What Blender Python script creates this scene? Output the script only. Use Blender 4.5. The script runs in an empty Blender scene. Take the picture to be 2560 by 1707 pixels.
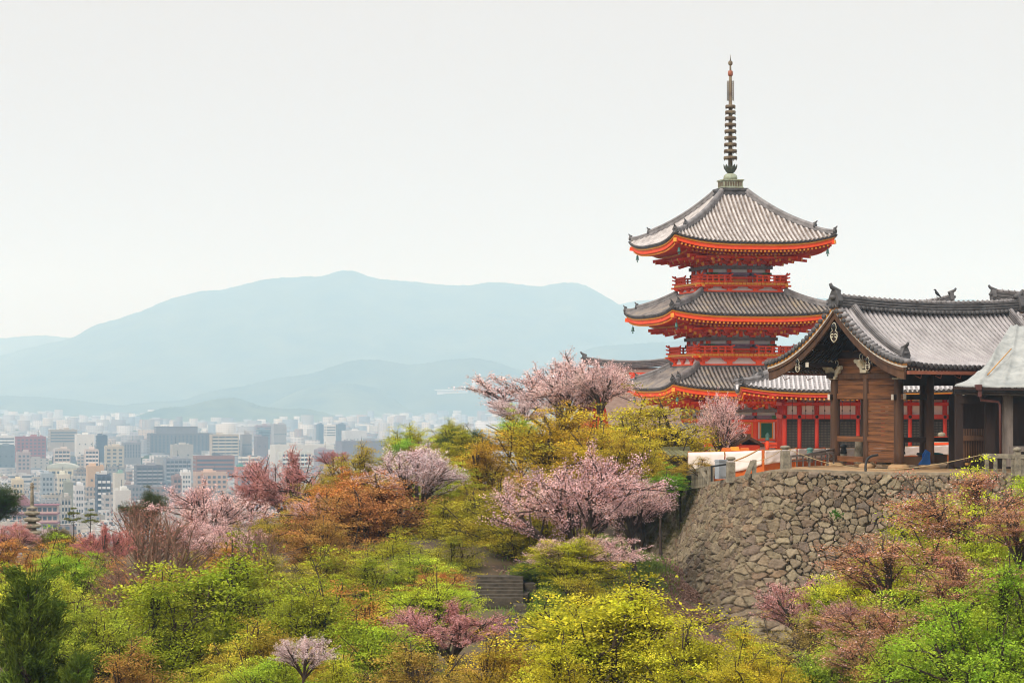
import bpy, math, random
import numpy as np
from mathutils import Vector, Matrix

R = math.radians
sc = bpy.context.scene
COL = sc.collection

# ------------------------------------------------------------------ camera, world, sun, exposure
F = 6400.0            # focal length in pixels of the 2560-pixel-wide photograph (90 mm lens)
CX, HY = 1280.0, 985.0
cam = bpy.data.cameras.new("camera")
cam.lens = 90.0
cam.sensor_width = 36.0
cam.shift_y = 131.5 / 2560.0
cam.clip_start = 1.0
cam.clip_end = 40000.0
cam_o = bpy.data.objects.new("camera", cam)
cam_o.location = (0, 0, 0)
cam_o.rotation_euler = (R(90), 0, 0)
COL.objects.link(cam_o)
sc.camera = cam_o

SUN_EL, SUN_AZ = 40.0, 220.0       # degrees; the azimuth is measured clockwise from +Y
world = bpy.data.worlds.new("World")
sc.world = world
world.use_nodes = True
wn, wl = world.node_tree.nodes, world.node_tree.links
wn.clear()
w_out = wn.new("ShaderNodeOutputWorld")
w_bg = wn.new("ShaderNodeBackground")
w_sky = wn.new("ShaderNodeTexSky")
w_sky.sky_type = 'NISHITA'
w_sky.sun_disc = False
w_sky.sun_elevation = R(SUN_EL)
w_sky.sun_rotation = R(SUN_AZ)
w_sky.dust_density = 6.0
w_hs = wn.new("ShaderNodeHueSaturation")
w_hs.inputs["Saturation"].default_value = 0.2
w_tc = wn.new("ShaderNodeTexCoord")
w_sep = wn.new("ShaderNodeSeparateXYZ")
w_ramp = wn.new("ShaderNodeValToRGB")       # a bright overcast: paler and stronger overhead
cr = w_ramp.color_ramp
cr.elements[0].position = 0.0
cr.elements[0].color = (0.86, 0.80, 0.745, 1)
cr.elements[1].position = 1.0
cr.elements[1].color = (1.0, 1.0, 1.0, 1)
e = cr.elements.new(0.16)
e.color = (0.915, 0.86, 0.815, 1)
w_gain = wn.new("ShaderNodeMapRange")
w_gain.inputs["From Min"].default_value = 0.15
w_gain.inputs["From Max"].default_value = 0.95
w_gain.inputs["To Min"].default_value = 8.85
w_gain.inputs["To Max"].default_value = 19.0
w_mul = wn.new("ShaderNodeMix"); w_mul.data_type = 'RGBA'; w_mul.blend_type = 'MULTIPLY'
w_mul.inputs[0].default_value = 1.0
w_mix = wn.new("ShaderNodeMix"); w_mix.data_type = 'RGBA'
w_mix.inputs[0].default_value = 0.93
wl.new(w_tc.outputs["Generated"], w_sep.inputs[0])
wl.new(w_sep.outputs["Z"], w_ramp.inputs[0])
wl.new(w_sep.outputs["Z"], w_gain.inputs["Value"])
wl.new(w_ramp.outputs[0], w_mul.inputs[6])
wl.new(w_gain.outputs[0], w_mul.inputs[7])
wl.new(w_sky.outputs[0], w_hs.inputs["Color"])
wl.new(w_hs.outputs[0], w_mix.inputs[6])
wl.new(w_mul.outputs[2], w_mix.inputs[7])
wl.new(w_mix.outputs[2], w_bg.inputs["Color"])
w_bg.inputs["Strength"].default_value = 0.1
wl.new(w_bg.outputs[0], w_out.inputs[0])

sun = bpy.data.lights.new("sun", 'SUN')
sun.energy = 3.2
sun.angle = R(22)
sun.color = (1.0, 0.95, 0.86)
sun_o = bpy.data.objects.new("sun", sun)
d = Vector((math.sin(R(SUN_AZ)) * math.cos(R(SUN_EL)), math.cos(R(SUN_AZ)) * math.cos(R(SUN_EL)), math.sin(R(SUN_EL))))
sun_o.rotation_euler = d.to_track_quat('Z', 'Y').to_euler()
sun_o.location = d * 300
COL.objects.link(sun_o)

sc.view_settings.view_transform = 'Standard'
sc.view_settings.look = 'None'
sc.view_settings.exposure = 0.0
sc.view_settings.gamma = 1.0
sc.cycles.max_bounces = 8
sc.cycles.diffuse_bounces = 3
sc.cycles.transmission_bounces = 3
sc.cycles.volume_bounces = 4
sc.cycles.use_denoising = True
sc.cycles.filter_width = 1.1

rng = np.random.default_rng(7)
rnd = random.Random(5)


def P(px, py, Y):
    """world point seen at pixel (px, py) of the 2560x1707 photograph at distance Y"""
    return Vector(((px - CX) / F * Y, Y, (HY - py) / F * Y))


# ------------------------------------------------------------------ helpers
def srgb(r, g, b, k=1.0):
    f = lambda c: (c / 255 / 12.92 if c / 255 <= 0.04045 else ((c / 255 + 0.055) / 1.055) ** 2.4)
    return (f(r) * k, f(g) * k, f(b) * k)


def tag(o, label=None, cat=None, group=None, kind=None):
    if label: o["label"] = label
    if cat: o["category"] = cat
    if group: o["group"] = group
    if kind: o["kind"] = kind
    return o


def thing(name, label, cat, loc=(0, 0, 0), rotz=0.0, group=None):
    o = bpy.data.objects.new(name, None)
    o.empty_display_size = 0.3
    o.location = loc
    o.rotation_euler = (0, 0, rotz)
    COL.objects.link(o)
    return tag(o, label, cat, group)


def copy_tree(o, parent=None):
    c = o.copy()
    COL.objects.link(c)
    c.parent = parent
    for ch in list(o.children):
        copy_tree(ch, c)
    return c


def link_mesh(name, me, parent=None, loc=(0, 0, 0), rotz=0.0):
    o = bpy.data.objects.new(name, me)
    o.location = loc
    o.rotation_euler = (0, 0, rotz)
    o.parent = parent
    COL.objects.link(o)
    return o


def np_mesh(name, verts, quads, mats=(), smooth=False, attrs=None):
    """fast mesh from numpy arrays of vertices and quads (or tris)"""
    me = bpy.data.meshes.new(name)
    verts = np.asarray(verts, dtype=np.float32).reshape(-1, 3)
    quads = np.asarray(quads, dtype=np.int32)
    n, k = quads.shape
    me.vertices.add(len(verts))
    me.vertices.foreach_set("co", verts.ravel())
    me.loops.add(n * k)
    me.loops.foreach_set("vertex_index", quads.ravel())
    me.polygons.add(n)
    me.polygons.foreach_set("loop_start", np.arange(n, dtype=np.int32) * k)
    me.polygons.foreach_set("loop_total", np.full(n, k, dtype=np.int32))
    if smooth:
        me.polygons.foreach_set("use_smooth", np.ones(n, dtype=bool))
    for m in mats:
        me.materials.append(m)
    for an, (typ, dom, data) in (attrs or {}).items():
        a = me.attributes.new(an, typ, dom)
        a.data.foreach_set("color" if typ == 'FLOAT_COLOR' else "value", np.asarray(data, dtype=np.float32).ravel())
    me.update(calc_edges=True)
    me.validate()
    return me


class MB:
    """collects shapes and links them as ONE mesh object"""
    def __init__(self):
        self.v, self.f, self.m, self.s = [], [], [], []

    def add(self, vs, fs, mi=0, smooth=False):
        b = len(self.v)
        self.v.extend(tuple(p) for p in vs)
        for f in fs:
            self.f.append(tuple(b + i for i in f))
            self.m.append(mi)
            self.s.append(smooth)

    def box(self, c, s, mi=0, M=None, taper=1.0):
        hx, hy, hz = s[0] / 2, s[1] / 2, s[2] / 2
        vs = []
        for z, k in ((-hz, 1.0), (hz, taper)):
            for x, y in ((-hx, -hy), (hx, -hy), (hx, hy), (-hx, hy)):
                p = Vector((x * k, y * k, z))
                if M is not None: p = M @ p
                vs.append(Vector(c) + p)
        self.add(vs, [(3, 2, 1, 0), (4, 5, 6, 7), (0, 1, 5, 4), (1, 2, 6, 5), (2, 3, 7, 6), (3, 0, 4, 7)], mi)

    def bar(self, p0, p1, w, h, mi=0, up=(0, 0, 1), w1=None, h1=None):
        p0, p1 = Vector(p0), Vector(p1)
        d = (p1 - p0).normalized()
        a = d.cross(Vector(up))
        if a.length < 1e-5: a = Vector((1, 0, 0))
        a.normalize()
        b = a.cross(d)
        w1 = w if w1 is None else w1
        h1 = h if h1 is None else h1
        vs = []
        for p, ww, hh in ((p0, w, h), (p1, w1, h1)):
            for x, y in ((-1, -1), (1, -1), (1, 1), (-1, 1)):
                vs.append(p + a * (x * ww / 2) + b * (y * hh / 2))
        self.add(vs, [(3, 2, 1, 0), (4, 5, 6, 7), (0, 1, 5, 4), (1, 2, 6, 5), (2, 3, 7, 6), (3, 0, 4, 7)], mi)

    def sweep(self, pts, prof, up=(0, 0, 1), mi=0, smooth=False, scale=None, closed=True, caps=True):
        """sweep a 2D profile (x across, y up) along a polyline"""
        pts = [Vector(p) for p in pts]
        n, k = len(pts), len(prof)
        vs = []
        for i, p in enumerate(pts):
            d = (pts[min(i + 1, n - 1)] - pts[max(i - 1, 0)]).normalized()
            a = d.cross(Vector(up))
            if a.length < 1e-5: a = Vector((1, 0, 0))
            a.normalize()
            b = a.cross(d)
            s = 1.0 if scale is None else scale[i]
            for x, y in prof:
                vs.append(p + a * (x * s) + b * (y * s))
        fs = []
        kk = k if closed else k - 1
        for i in range(n - 1):
            for j in range(kk):
                j2 = (j + 1) % k
                fs.append((i * k + j, i * k + j2, (i + 1) * k + j2, (i + 1) * k + j))
        if caps and closed:
            fs.append(tuple(range(k))[::-1])
            fs.append(tuple((n - 1) * k + j for j in range(k)))
        self.add(vs, fs, mi, smooth)

    def tube(self, pts, r, n=8, mi=0, smooth=True):
        rs = r if isinstance(r, (list, tuple)) else [r] * len(pts)
        prof = [(math.cos(2 * math.pi * j / n), math.sin(2 * math.pi * j / n)) for j in range(n)]
        d = Vector(pts[-1]) - Vector(pts[0])
        up = (0, 0, 1) if abs(d.normalized().z) < 0.9 else (0, 1, 0)
        self.sweep(pts, prof, up, mi, smooth, rs)

    def lathe(self, prof, n=16, c=(0, 0, 0), mi=0, smooth=True, ph=0.0, M=None):
        vs, fs = [], []
        k = len(prof)
        for (r, z) in prof:
            for j in range(n):
                a = 2 * math.pi * j / n + ph
                p = Vector((r * math.cos(a), r * math.sin(a), z))
                if M is not None: p = M @ p
                vs.append(Vector(c) + p)
        for i in range(k - 1):
            for j in range(n):
                j2 = (j + 1) % n
                fs.append((i * n + j, i * n + j2, (i + 1) * n + j2, (i + 1) * n + j))
        fs.append(tuple(range(n))[::-1])
        fs.append(tuple((k - 1) * n + j for j in range(n)))
        self.add(vs, fs, mi, smooth)

    def plate(self, poly, t, fn, mi=0):
        """a 2D outline given thickness t; fn(x, y, w) puts it in space"""
        n = len(poly)
        vs = [fn(x, y, -t / 2) for x, y in poly] + [fn(x, y, t / 2) for x, y in poly]
        fs = [tuple(range(n))[::-1], tuple(range(n, 2 * n))]
        fs += [(i, (i + 1) % n, n + (i + 1) % n, n + i) for i in range(n)]
        self.add(vs, fs, mi)

    def build(self, name, mats, parent=None, loc=(0, 0, 0), rotz=0.0):
        me = bpy.data.meshes.new(name)
        me.from_pydata([tuple(p) for p in self.v], [], self.f)
        mats = mats if isinstance(mats, (list, tuple)) else [mats]
        for m in mats: me.materials.append(m)
        me.polygons.foreach_set("material_index", self.m)
        me.polygons.foreach_set("use_smooth", self.s)
        me.update()
        return link_mesh(name, me, parent, loc, rotz)


# ------------------------------------------------------------------ materials
def new_mat(name):
    m = bpy.data.materials.new(name)
    m.use_nodes = True
    nt = m.node_tree
    return m, nt.nodes, nt.links, nt.nodes["Principled BSDF"]


def mat(name, c1, c2=None, scale=3.0, rough=0.75, bump=0.0, detail=6.0, stretch=(1, 1, 1), c3=None, lo=0.35, hi=0.68,
        metal=0.0, bscale=None, coords="Object"):
    m, n, l, b = new_mat(name)
    b.inputs["Roughness"].default_value = rough
    b.inputs["Metallic"].default_value = metal
    b.inputs["Specular IOR Level"].default_value = 0.3
    tc = n.new("ShaderNodeTexCoord")
    mp = n.new("ShaderNodeMapping")
    mp.inputs["Scale"].default_value = stretch
    l.new(tc.outputs[coords], mp.inputs[0])
    nz = n.new("ShaderNodeTexNoise")
    nz.inputs["Scale"].default_value = scale
    nz.inputs["Detail"].default_value = detail
    nz.inputs["Roughness"].default_value = 0.65
    l.new(mp.outputs[0], nz.inputs["Vector"])
    rp = n.new("ShaderNodeValToRGB")
    c2 = c2 or tuple(x * 0.72 for x in c1)
    rp.color_ramp.elements[0].position = lo
    rp.color_ramp.elements[0].color = (*c2, 1)
    rp.color_ramp.elements[1].position = hi
    rp.color_ramp.elements[1].color = (*c1, 1)
    if c3:
        e = rp.color_ramp.elements.new((lo + hi) / 2)
        e.color = (*c3, 1)
    l.new(nz.outputs[0], rp.inputs[0])
    l.new(rp.outputs[0], b.inputs["Base Color"])
    if bump:
        n2 = n.new("ShaderNodeTexNoise")
        n2.inputs["Scale"].default_value = bscale or scale * 4
        n2.inputs["Detail"].default_value = 5
        l.new(mp.outputs[0], n2.inputs["Vector"])
        bp = n.new("ShaderNodeBump")
        bp.inputs["Strength"].default_value = bump
        bp.inputs["Distance"].default_value = 0.05
        l.new(n2.outputs[0], bp.inputs["Height"])
        l.new(bp.outputs[0], b.inputs["Normal"])
    return m


M = {}
M["red"] = mat("vermilion_paint", (0.84, 0.085, 0.016), (0.66, 0.055, 0.014), 1.6, 0.65, 0.08, detail=9, lo=0.25, hi=0.6)
M["red2"] = mat("hall_red_paint", (0.62, 0.052, 0.028), (0.52, 0.040, 0.022), 1.5, 0.6)
M["darkred"] = mat("deep_red_paint", (0.72, 0.060, 0.014), (0.56, 0.040, 0.010), 1.5, 0.6)
M["yellow"] = mat("ochre_paint", (0.78, 0.33, 0.03), (0.62, 0.24, 0.02), 3, 0.6)
M["plaster"] = mat("white_plaster", (0.80, 0.76, 0.74), (0.70, 0.66, 0.64), 0.8, 0.85)
M["greenpaint"] = mat("green_paint", (0.012, 0.13, 0.07), (0.008, 0.09, 0.05), 2, 0.6)
M["black"] = mat("black_metal", (0.012, 0.012, 0.013), (0.02, 0.02, 0.02), 3, 0.5)
M["palepan"] = mat("pale_pan_tile", (0.36, 0.34, 0.345), (0.22, 0.21, 0.21), 1.6, 0.5, 0.1, detail=9)
M["bronze"] = mat("green_bronze", (0.10, 0.24, 0.21), (0.05, 0.13, 0.11), 4, 0.6, 0.2)
M["copper"] = mat("verdigris_copper", (0.38, 0.46, 0.36), (0.20, 0.17, 0.10), 2.2, 0.7, 0.3, c3=(0.30, 0.33, 0.24))
M["finial"] = mat("weathered_finial_bronze", (0.24, 0.20, 0.12), (0.075, 0.045, 0.028), 2.2, 0.7, 0.3, c3=(0.15, 0.11, 0.07))
M["lotus"] = mat("dark_finial_bronze", (0.10, 0.12, 0.09), (0.05, 0.05, 0.04), 3, 0.6, 0.3)
M["tile"] = mat("silver_roof_tile", (0.58, 0.545, 0.525), (0.28, 0.255, 0.245), 1.4, 0.55, 0.15, detail=9, c3=(0.45, 0.415, 0.40))
M["tilepan"] = mat("brown_pan_tile", (0.26, 0.215, 0.18), (0.11, 0.08, 0.06), 2.2, 0.65, 0.15, detail=9, c3=(0.19, 0.15, 0.125))
M["tileold"] = mat("lichen_roof_tile", (0.34, 0.285, 0.205), (0.105, 0.092, 0.088), 0.75, 0.7, 0.2, detail=12, c3=(0.25, 0.225, 0.215))
M["tileoldpan"] = mat("old_pan_tile", (0.11, 0.09, 0.07), (0.035, 0.03, 0.028), 1.5, 0.7, 0.15, detail=9)
M["tiledark"] = mat("dark_ridge_tile", (0.115, 0.11, 0.112), (0.038, 0.036, 0.037), 2.0, 0.55, 0.25, detail=9)
M["tilemid"] = mat("grey_ridge_tile", (0.27, 0.255, 0.255), (0.12, 0.11, 0.11), 1.6, 0.55, 0.2, detail=9)
M["tilegate"] = mat("gate_roof_tile", (0.44, 0.415, 0.42), (0.27, 0.25, 0.255), 1.1, 0.45, 0.12, detail=9)
M["tilegatepan"] = mat("gate_pan_tile", (0.13, 0.12, 0.122), (0.06, 0.056, 0.056), 1.6, 0.5, 0.1, detail=9)
M["beamgrey"] = mat("painted_grey_beam", (0.22, 0.21, 0.20), (0.10, 0.14, 0.11), 6.0, 0.7, detail=3, c3=(0.17, 0.15, 0.17))
M["beampurple"] = mat("painted_purple_beam", (0.26, 0.14, 0.22), (0.12, 0.11, 0.16), 7.0, 0.7, detail=3)
M["beamgreen"] = mat("painted_green_beam", (0.06, 0.22, 0.07), (0.03, 0.09, 0.05), 6.0, 0.7)
M["wood"] = mat("dark_brown_timber", (0.125, 0.062, 0.032), (0.045, 0.022, 0.013), 1.6, 0.7, 0.3, stretch=(1, 1, 0.12), detail=9)
M["woodh"] = mat("brown_plank", (0.25, 0.10, 0.033), (0.05, 0.022, 0.011), 1.6, 0.65, 0.3, stretch=(0.3, 0.3, 4.5), detail=12, c3=(0.16, 0.066, 0.025))
M["wooddark"] = mat("blackened_timber", (0.035, 0.018, 0.013), (0.018, 0.010, 0.008), 2.0, 0.75, 0.2, stretch=(1, 1, 0.2))
M["woodgrey"] = mat("weathered_grey_timber", (0.20, 0.17, 0.15), (0.10, 0.085, 0.075), 2.5, 0.8, 0.3, stretch=(1, 1, 0.3))
M["gofun"] = mat("pale_shell_paint", (0.62, 0.58, 0.44), (0.46, 0.43, 0.33), 4, 0.8)
M["white"] = mat("white_paint", (0.66, 0.62, 0.54), (0.54, 0.50, 0.43), 3, 0.7)
M["gutter"] = mat("copper_gutter", (0.36, 0.12, 0.06), (0.22, 0.07, 0.04), 1.5, 0.5)
M["pipe"] = mat("brown_downpipe", (0.13, 0.05, 0.045), (0.09, 0.035, 0.03), 2, 0.5)
M["stonepost"] = mat("lichen_granite", (0.33, 0.29, 0.215), (0.13, 0.115, 0.085), 3.5, 0.9, 0.4, detail=9, c3=(0.24, 0.21, 0.155))
M["stonedark"] = mat("dark_granite", (0.19, 0.17, 0.13), (0.075, 0.07, 0.05), 3.0, 0.9, 0.4, detail=9)
M["cloth"] = mat("white_sheeting", (0.80, 0.73, 0.70), (0.72, 0.64, 0.61), 1.5, 0.8)
M["stepstone"] = mat("worn_step_stone", (0.10, 0.082, 0.06), (0.045, 0.037, 0.028), 3.0, 0.95, 0.4, detail=9)
M["orange"] = mat("orange_board", (0.62, 0.15, 0.02), (0.48, 0.10, 0.015), 1.2, 0.6)
M["bamboo"] = mat("tan_bamboo", (0.55, 0.30, 0.09), (0.42, 0.20, 0.05), 5, 0.6)
M["rope"] = mat("straw_rope", (0.52, 0.40, 0.22), (0.40, 0.30, 0.16), 20, 0.9)
M["cabinet"] = mat("grey_steel_cabinet", (0.34, 0.37, 0.40), (0.27, 0.30, 0.33), 1.5, 0.4)
M["cardboard"] = mat("brown_cardboard", (0.27, 0.16, 0.085), (0.20, 0.11, 0.06), 2, 0.85)
M["blue"] = mat("blue_tarpaulin", (0.02, 0.14, 0.50), (0.015, 0.10, 0.38), 2.5, 0.5)
M["teal"] = mat("teal_cloth", (0.05, 0.28, 0.34), (0.03, 0.20, 0.26), 3, 0.6)
M["sand"] = mat("sandy_earth", (0.47, 0.31, 0.16), (0.30, 0.19, 0.10), 0.9, 0.95, 0.3, detail=10, c3=(0.39, 0.25, 0.13))
M["concrete"] = mat("pale_concrete", (0.34, 0.28, 0.20), (0.17, 0.14, 0.10), 1.6, 0.9, 0.2, detail=9)
M["tarp"] = mat("grey_green_tarpaulin", (0.40, 0.41, 0.39), (0.23, 0.245, 0.24), 1.3, 0.6, 0.25, detail=8, bscale=2.0)
M["greentarp"] = mat("green_tarpaulin", (0.06, 0.16, 0.10), (0.04, 0.10, 0.07), 2, 0.6)
# ------------------------------------------------------------------ terrain
GC = np.array([
    (0, -60, -13), (-90, -60, -13), (90, -60, -13), (0, 10, -13), (-60, 10, -14), (60, 10, -13),
    (0, 40, -14), (-40, 40, -15), (40, 40, -14), (0, 68, -13.5), (30, 68, -13), (-30, 68, -14.5), (70, 68, -12),
    (0, 95, -11.8), (15, 98, -12.6), (-25, 100, -14), (30, 100, -12.8), (60, 100, -12), (-60, 100, -16),
    (-0.8, 104, -10.4), (-0.5, 116, -8.4), (6.6, 124, -8.3), (7.9, 118.5, -10.4), (11, 115, -12.2), (16, 112, -13.4), (26, 111, -13.6),
    (4.5, 133, -7.0), (1.5, 136, -7.2), (10, 135, -10), (14, 126, -11), (22, 124, -12), (40, 120, -12), (8, 150, -9),
    (0, 150, -7), (-10, 150, -9), (-25, 150, -12.5), (-45, 150, -14), (-90, 150, -17),
    (0, 175, -6), (-12, 175, -9), (-28, 172, -11), (-34, 170, -11.6), (-55, 180, -14),
    (0, 215, -8), (-40, 220, -17), (-90, 220, -23), (20, 150, -11), (20, 200, -11), (50, 140, -11), (50, 200, -11), (90, 140, -11),
    (0, 260, -16), (50, 260, -14), (-60, 260, -26), (90, 240, -14)], dtype=float)


def _phi(r2):
    r2 = np.maximum(r2, 1e-9)
    return 0.5 * r2 * np.log(r2) * 1e-3


def _rbf_fit(pts):
    n = len(pts)
    d2 = ((pts[:, None, :2] - pts[None, :, :2]) ** 2).sum(-1)
    A = np.zeros((n + 3, n + 3))
    A[:n, :n] = _phi(d2) + np.eye(n) * 0.02
    A[:n, n] = 1; A[:n, n + 1:] = pts[:, :2]
    A[n, :n] = 1; A[n + 1:, :n] = pts[:, :2].T
    b = np.concatenate([pts[:, 2], np.zeros(3)])
    return np.linalg.solve(A, b)


_W = _rbf_fit(GC)
PLAIN = -80.0


def ground_np(X, Y):
    X, Y = np.asarray(X, float), np.asarray(Y, float)
    xc, yc = np.clip(X, -90, 90), np.clip(Y, -60, 260)
    n = len(GC)
    z = np.full(X.shape, _W[n]) + _W[n + 1] * xc + _W[n + 2] * yc
    for i in range(n):
        z = z + _W[i] * _phi((xc - GC[i, 0]) ** 2 + (yc - GC[i, 1]) ** 2)
    t = np.clip((Y - 235) / 420.0, 0, 1)
    t = t * t * (3 - 2 * t)
    return z * (1 - t) + PLAIN * t


def ground(x, y):
    return float(ground_np(np.array([x]), np.array([y]))[0])


def grid_mesh(name, X, Y, Z, mats, smooth=True):
    ny, nx = X.shape
    v = np.stack([X, Y, Z], -1).reshape(-1, 3)
    i = np.arange(nx * ny).reshape(ny, nx)
    q = np.stack([i[:-1, :-1], i[:-1, 1:], i[1:, 1:], i[1:, :-1]], -1).reshape(-1, 4)
    return np_mesh(name, v, q, mats, smooth)


def ground_material():
    m, n, l, b = new_mat("forest_floor_and_city_ground")
    b.inputs["Roughness"].default_value = 0.95
    geo = n.new("ShaderNodeNewGeometry")
    nz = n.new("ShaderNodeTexNoise"); nz.inputs["Scale"].default_value = 0.35; nz.inputs["Detail"].default_value = 8
    l.new(geo.outputs["Position"], nz.inputs["Vector"])
    r1 = n.new("ShaderNodeValToRGB")
    el = r1.color_ramp.elements
    el[0].position = 0.38; el[0].color = (0.045, 0.028, 0.016, 1)
    el[1].position = 0.74; el[1].color = (0.075, 0.085, 0.02, 1)
    x = el.new(0.5); x.color = (0.10, 0.065, 0.035, 1)
    l.new(nz.outputs[0], r1.inputs[0])
    n2 = n.new("ShaderNodeTexNoise"); n2.inputs["Scale"].default_value = 0.02; n2.inputs["Detail"].default_value = 6
    l.new(geo.outputs["Position"], n2.inputs["Vector"])
    r2 = n.new("ShaderNodeValToRGB")
    el = r2.color_ramp.elements
    el[0].position = 0.4; el[0].color = (0.10, 0.12, 0.08, 1)
    el[1].position = 0.6; el[1].color = (0.33, 0.32, 0.31, 1)
    l.new(n2.outputs[0], r2.inputs[0])
    sp = n.new("ShaderNodeSeparateXYZ"); l.new(geo.outputs["Position"], sp.inputs[0])
    mr = n.new("ShaderNodeMapRange")
    mr.inputs["From Min"].default_value = 500; mr.inputs["From Max"].default_value = 800
    l.new(sp.outputs["Y"], mr.inputs["Value"])
    mx = n.new("ShaderNodeMix"); mx.data_type = 'RGBA'
    l.new(mr.outputs[0], mx.inputs[0]); l.new(r1.outputs[0], mx.inputs[6]); l.new(r2.outputs[0], mx.inputs[7])
    l.new(mx.outputs[2], b.inputs["Base Color"])
    return m


xs = np.unique(np.concatenate([np.linspace(-70, 70, 141), -np.geomspace(70, 7000, 40), np.geomspace(70, 7000, 40)]))
ys = np.unique(np.concatenate([np.linspace(-400, -60, 10), np.linspace(-60, 260, 200), np.geomspace(260, 14000, 70)]))
gx, gy = np.meshgrid(xs, ys)
gz = ground_np(gx, gy)
near = (np.abs(gx) < 100) & (gy < 260)
gz = gz + near * (0.18 * np.sin(gx * 1.3 + gy * 0.7) * np.sin(gy * 1.1 - gx * 0.4))
tag(link_mesh("ground", grid_mesh("ground", gx, gy, gz, [ground_material()])), kind="structure")


def fbm(x, y, seed, octs=5):
    r = np.random.default_rng(seed)
    z = np.zeros_like(x); a = 1.0; f = 1.0
    for _ in range(octs):
        for _k in range(3):
            an, ph = r.uniform(0, 2 * math.pi), r.uniform(0, 6.28)
            z = z + a / 3 * np.sin((x * math.cos(an) + y * math.sin(an)) * f + ph + 1.3 * np.sin((x * math.sin(an) - y * math.cos(an)) * f * 0.7 + ph))
        a *= 0.5; f *= 2.05
    return z


# ------------------------------------------------------------------ the wall-top path and the terrace behind it
WT = [(2760, 118.5, 1191), (2400, 119, 1188), (2200, 120, 1186.5), (1972, 121, 1179), (1900, 122.2, 1186), (1830, 124.5, 1200),
      (1785, 127.5, 1209), (1752, 131.5, 1214), (1700, 137, 1219), (1630, 144, 1224), (1570, 151, 1227)]
WTP = [P(px, py, Y) for px, Y, py in WT]


def catmull(pts, n):
    out = []
    k = len(pts)
    for i in range(k - 1):
        p0, p1, p2, p3 = pts[max(i - 1, 0)], pts[i], pts[i + 1], pts[min(i + 2, k - 1)]
        for j in range(n):
            t = j / n
            out.append(0.5 * ((2 * p1) + (p2 - p0) * t + (2 * p0 - 5 * p1 + 4 * p2 - p3) * t * t + (3 * p1 - p0 - 3 * p2 + p3) * t ** 3))
    out.append(pts[-1])
    return out


WPATH = catmull(WTP, 24)
_wa = np.array([tuple(p) for p in WPATH])
_seg = np.linalg.norm(np.diff(_wa[:, :2], axis=0), axis=1)
_cum = np.concatenate([[0], np.cumsum(_seg)])
WLEN = _cum[-1]


def wall_pt(s):
    """point and outward normal (both arrays) on the wall-top path at arc length s"""
    p = np.stack([np.interp(s, _cum, _wa[:, k]) for k in range(3)], -1)
    a = np.stack([np.interp(np.clip(s - 0.6, 0, WLEN), _cum, _wa[:, k]) for k in range(2)], -1)
    b = np.stack([np.interp(np.clip(s + 0.6, 0, WLEN), _cum, _wa[:, k]) for k in range(2)], -1)
    t = b - a
    t /= np.linalg.norm(t, axis=-1, keepdims=True)
    nrm = np.stack([-t[..., 1], t[..., 0]], -1)      # path runs leftwards, outward faces the valley
    nrm = np.where((nrm[..., 1:2] > 0.75), -nrm, nrm)
    return p, nrm


# terrace sheet: rows inward from the wall top
def terrace_z(x, y):
    """the temple ground: falls a little to the back and to the left"""
    base = -3.62 - 0.0125 * max(0.0, y - 128)
    left = max(0.0, 13.2 - x + 0.05 * (y - 121))
    return base - 0.0 * left


_p, _n = wall_pt(np.linspace(0, WLEN, 220))
rows = []
back = np.stack([np.interp(np.linspace(0, 1, 220), [0, 0.55, 0.8, 1], [46, 30, 8, 3.0]),
                 np.interp(np.linspace(0, 1, 220), [0, 0.55, 0.8, 1], [240, 245, 232, 190])], -1)
for t in np.concatenate([[0, 0.004, 0.01], np.linspace(0.02, 1, 40)]):
    xy = _p[:, :2] * (1 - t) + back * t
    tz = -3.62 - 0.0125 * np.maximum(0, xy[:, 1] - 128)
    k = np.clip(t / 0.3, 0, 1)
    z = _p[:, 2] * (1 - k) + np.minimum(tz, _p[:, 2] + 4 * k) * k - 0.02
    rows.append(np.concatenate([xy, z[:, None]], -1))
rows = np.array(rows)
skirt = rows[-1].copy(); skirt[:, 2] -= 12
rows = np.concatenate([rows, skirt[None]], 0)
tag(link_mesh("terrace", grid_mesh("terrace_ground", rows[..., 0], rows[..., 1], rows[..., 2], [M["sand"]])), kind="structure")


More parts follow.
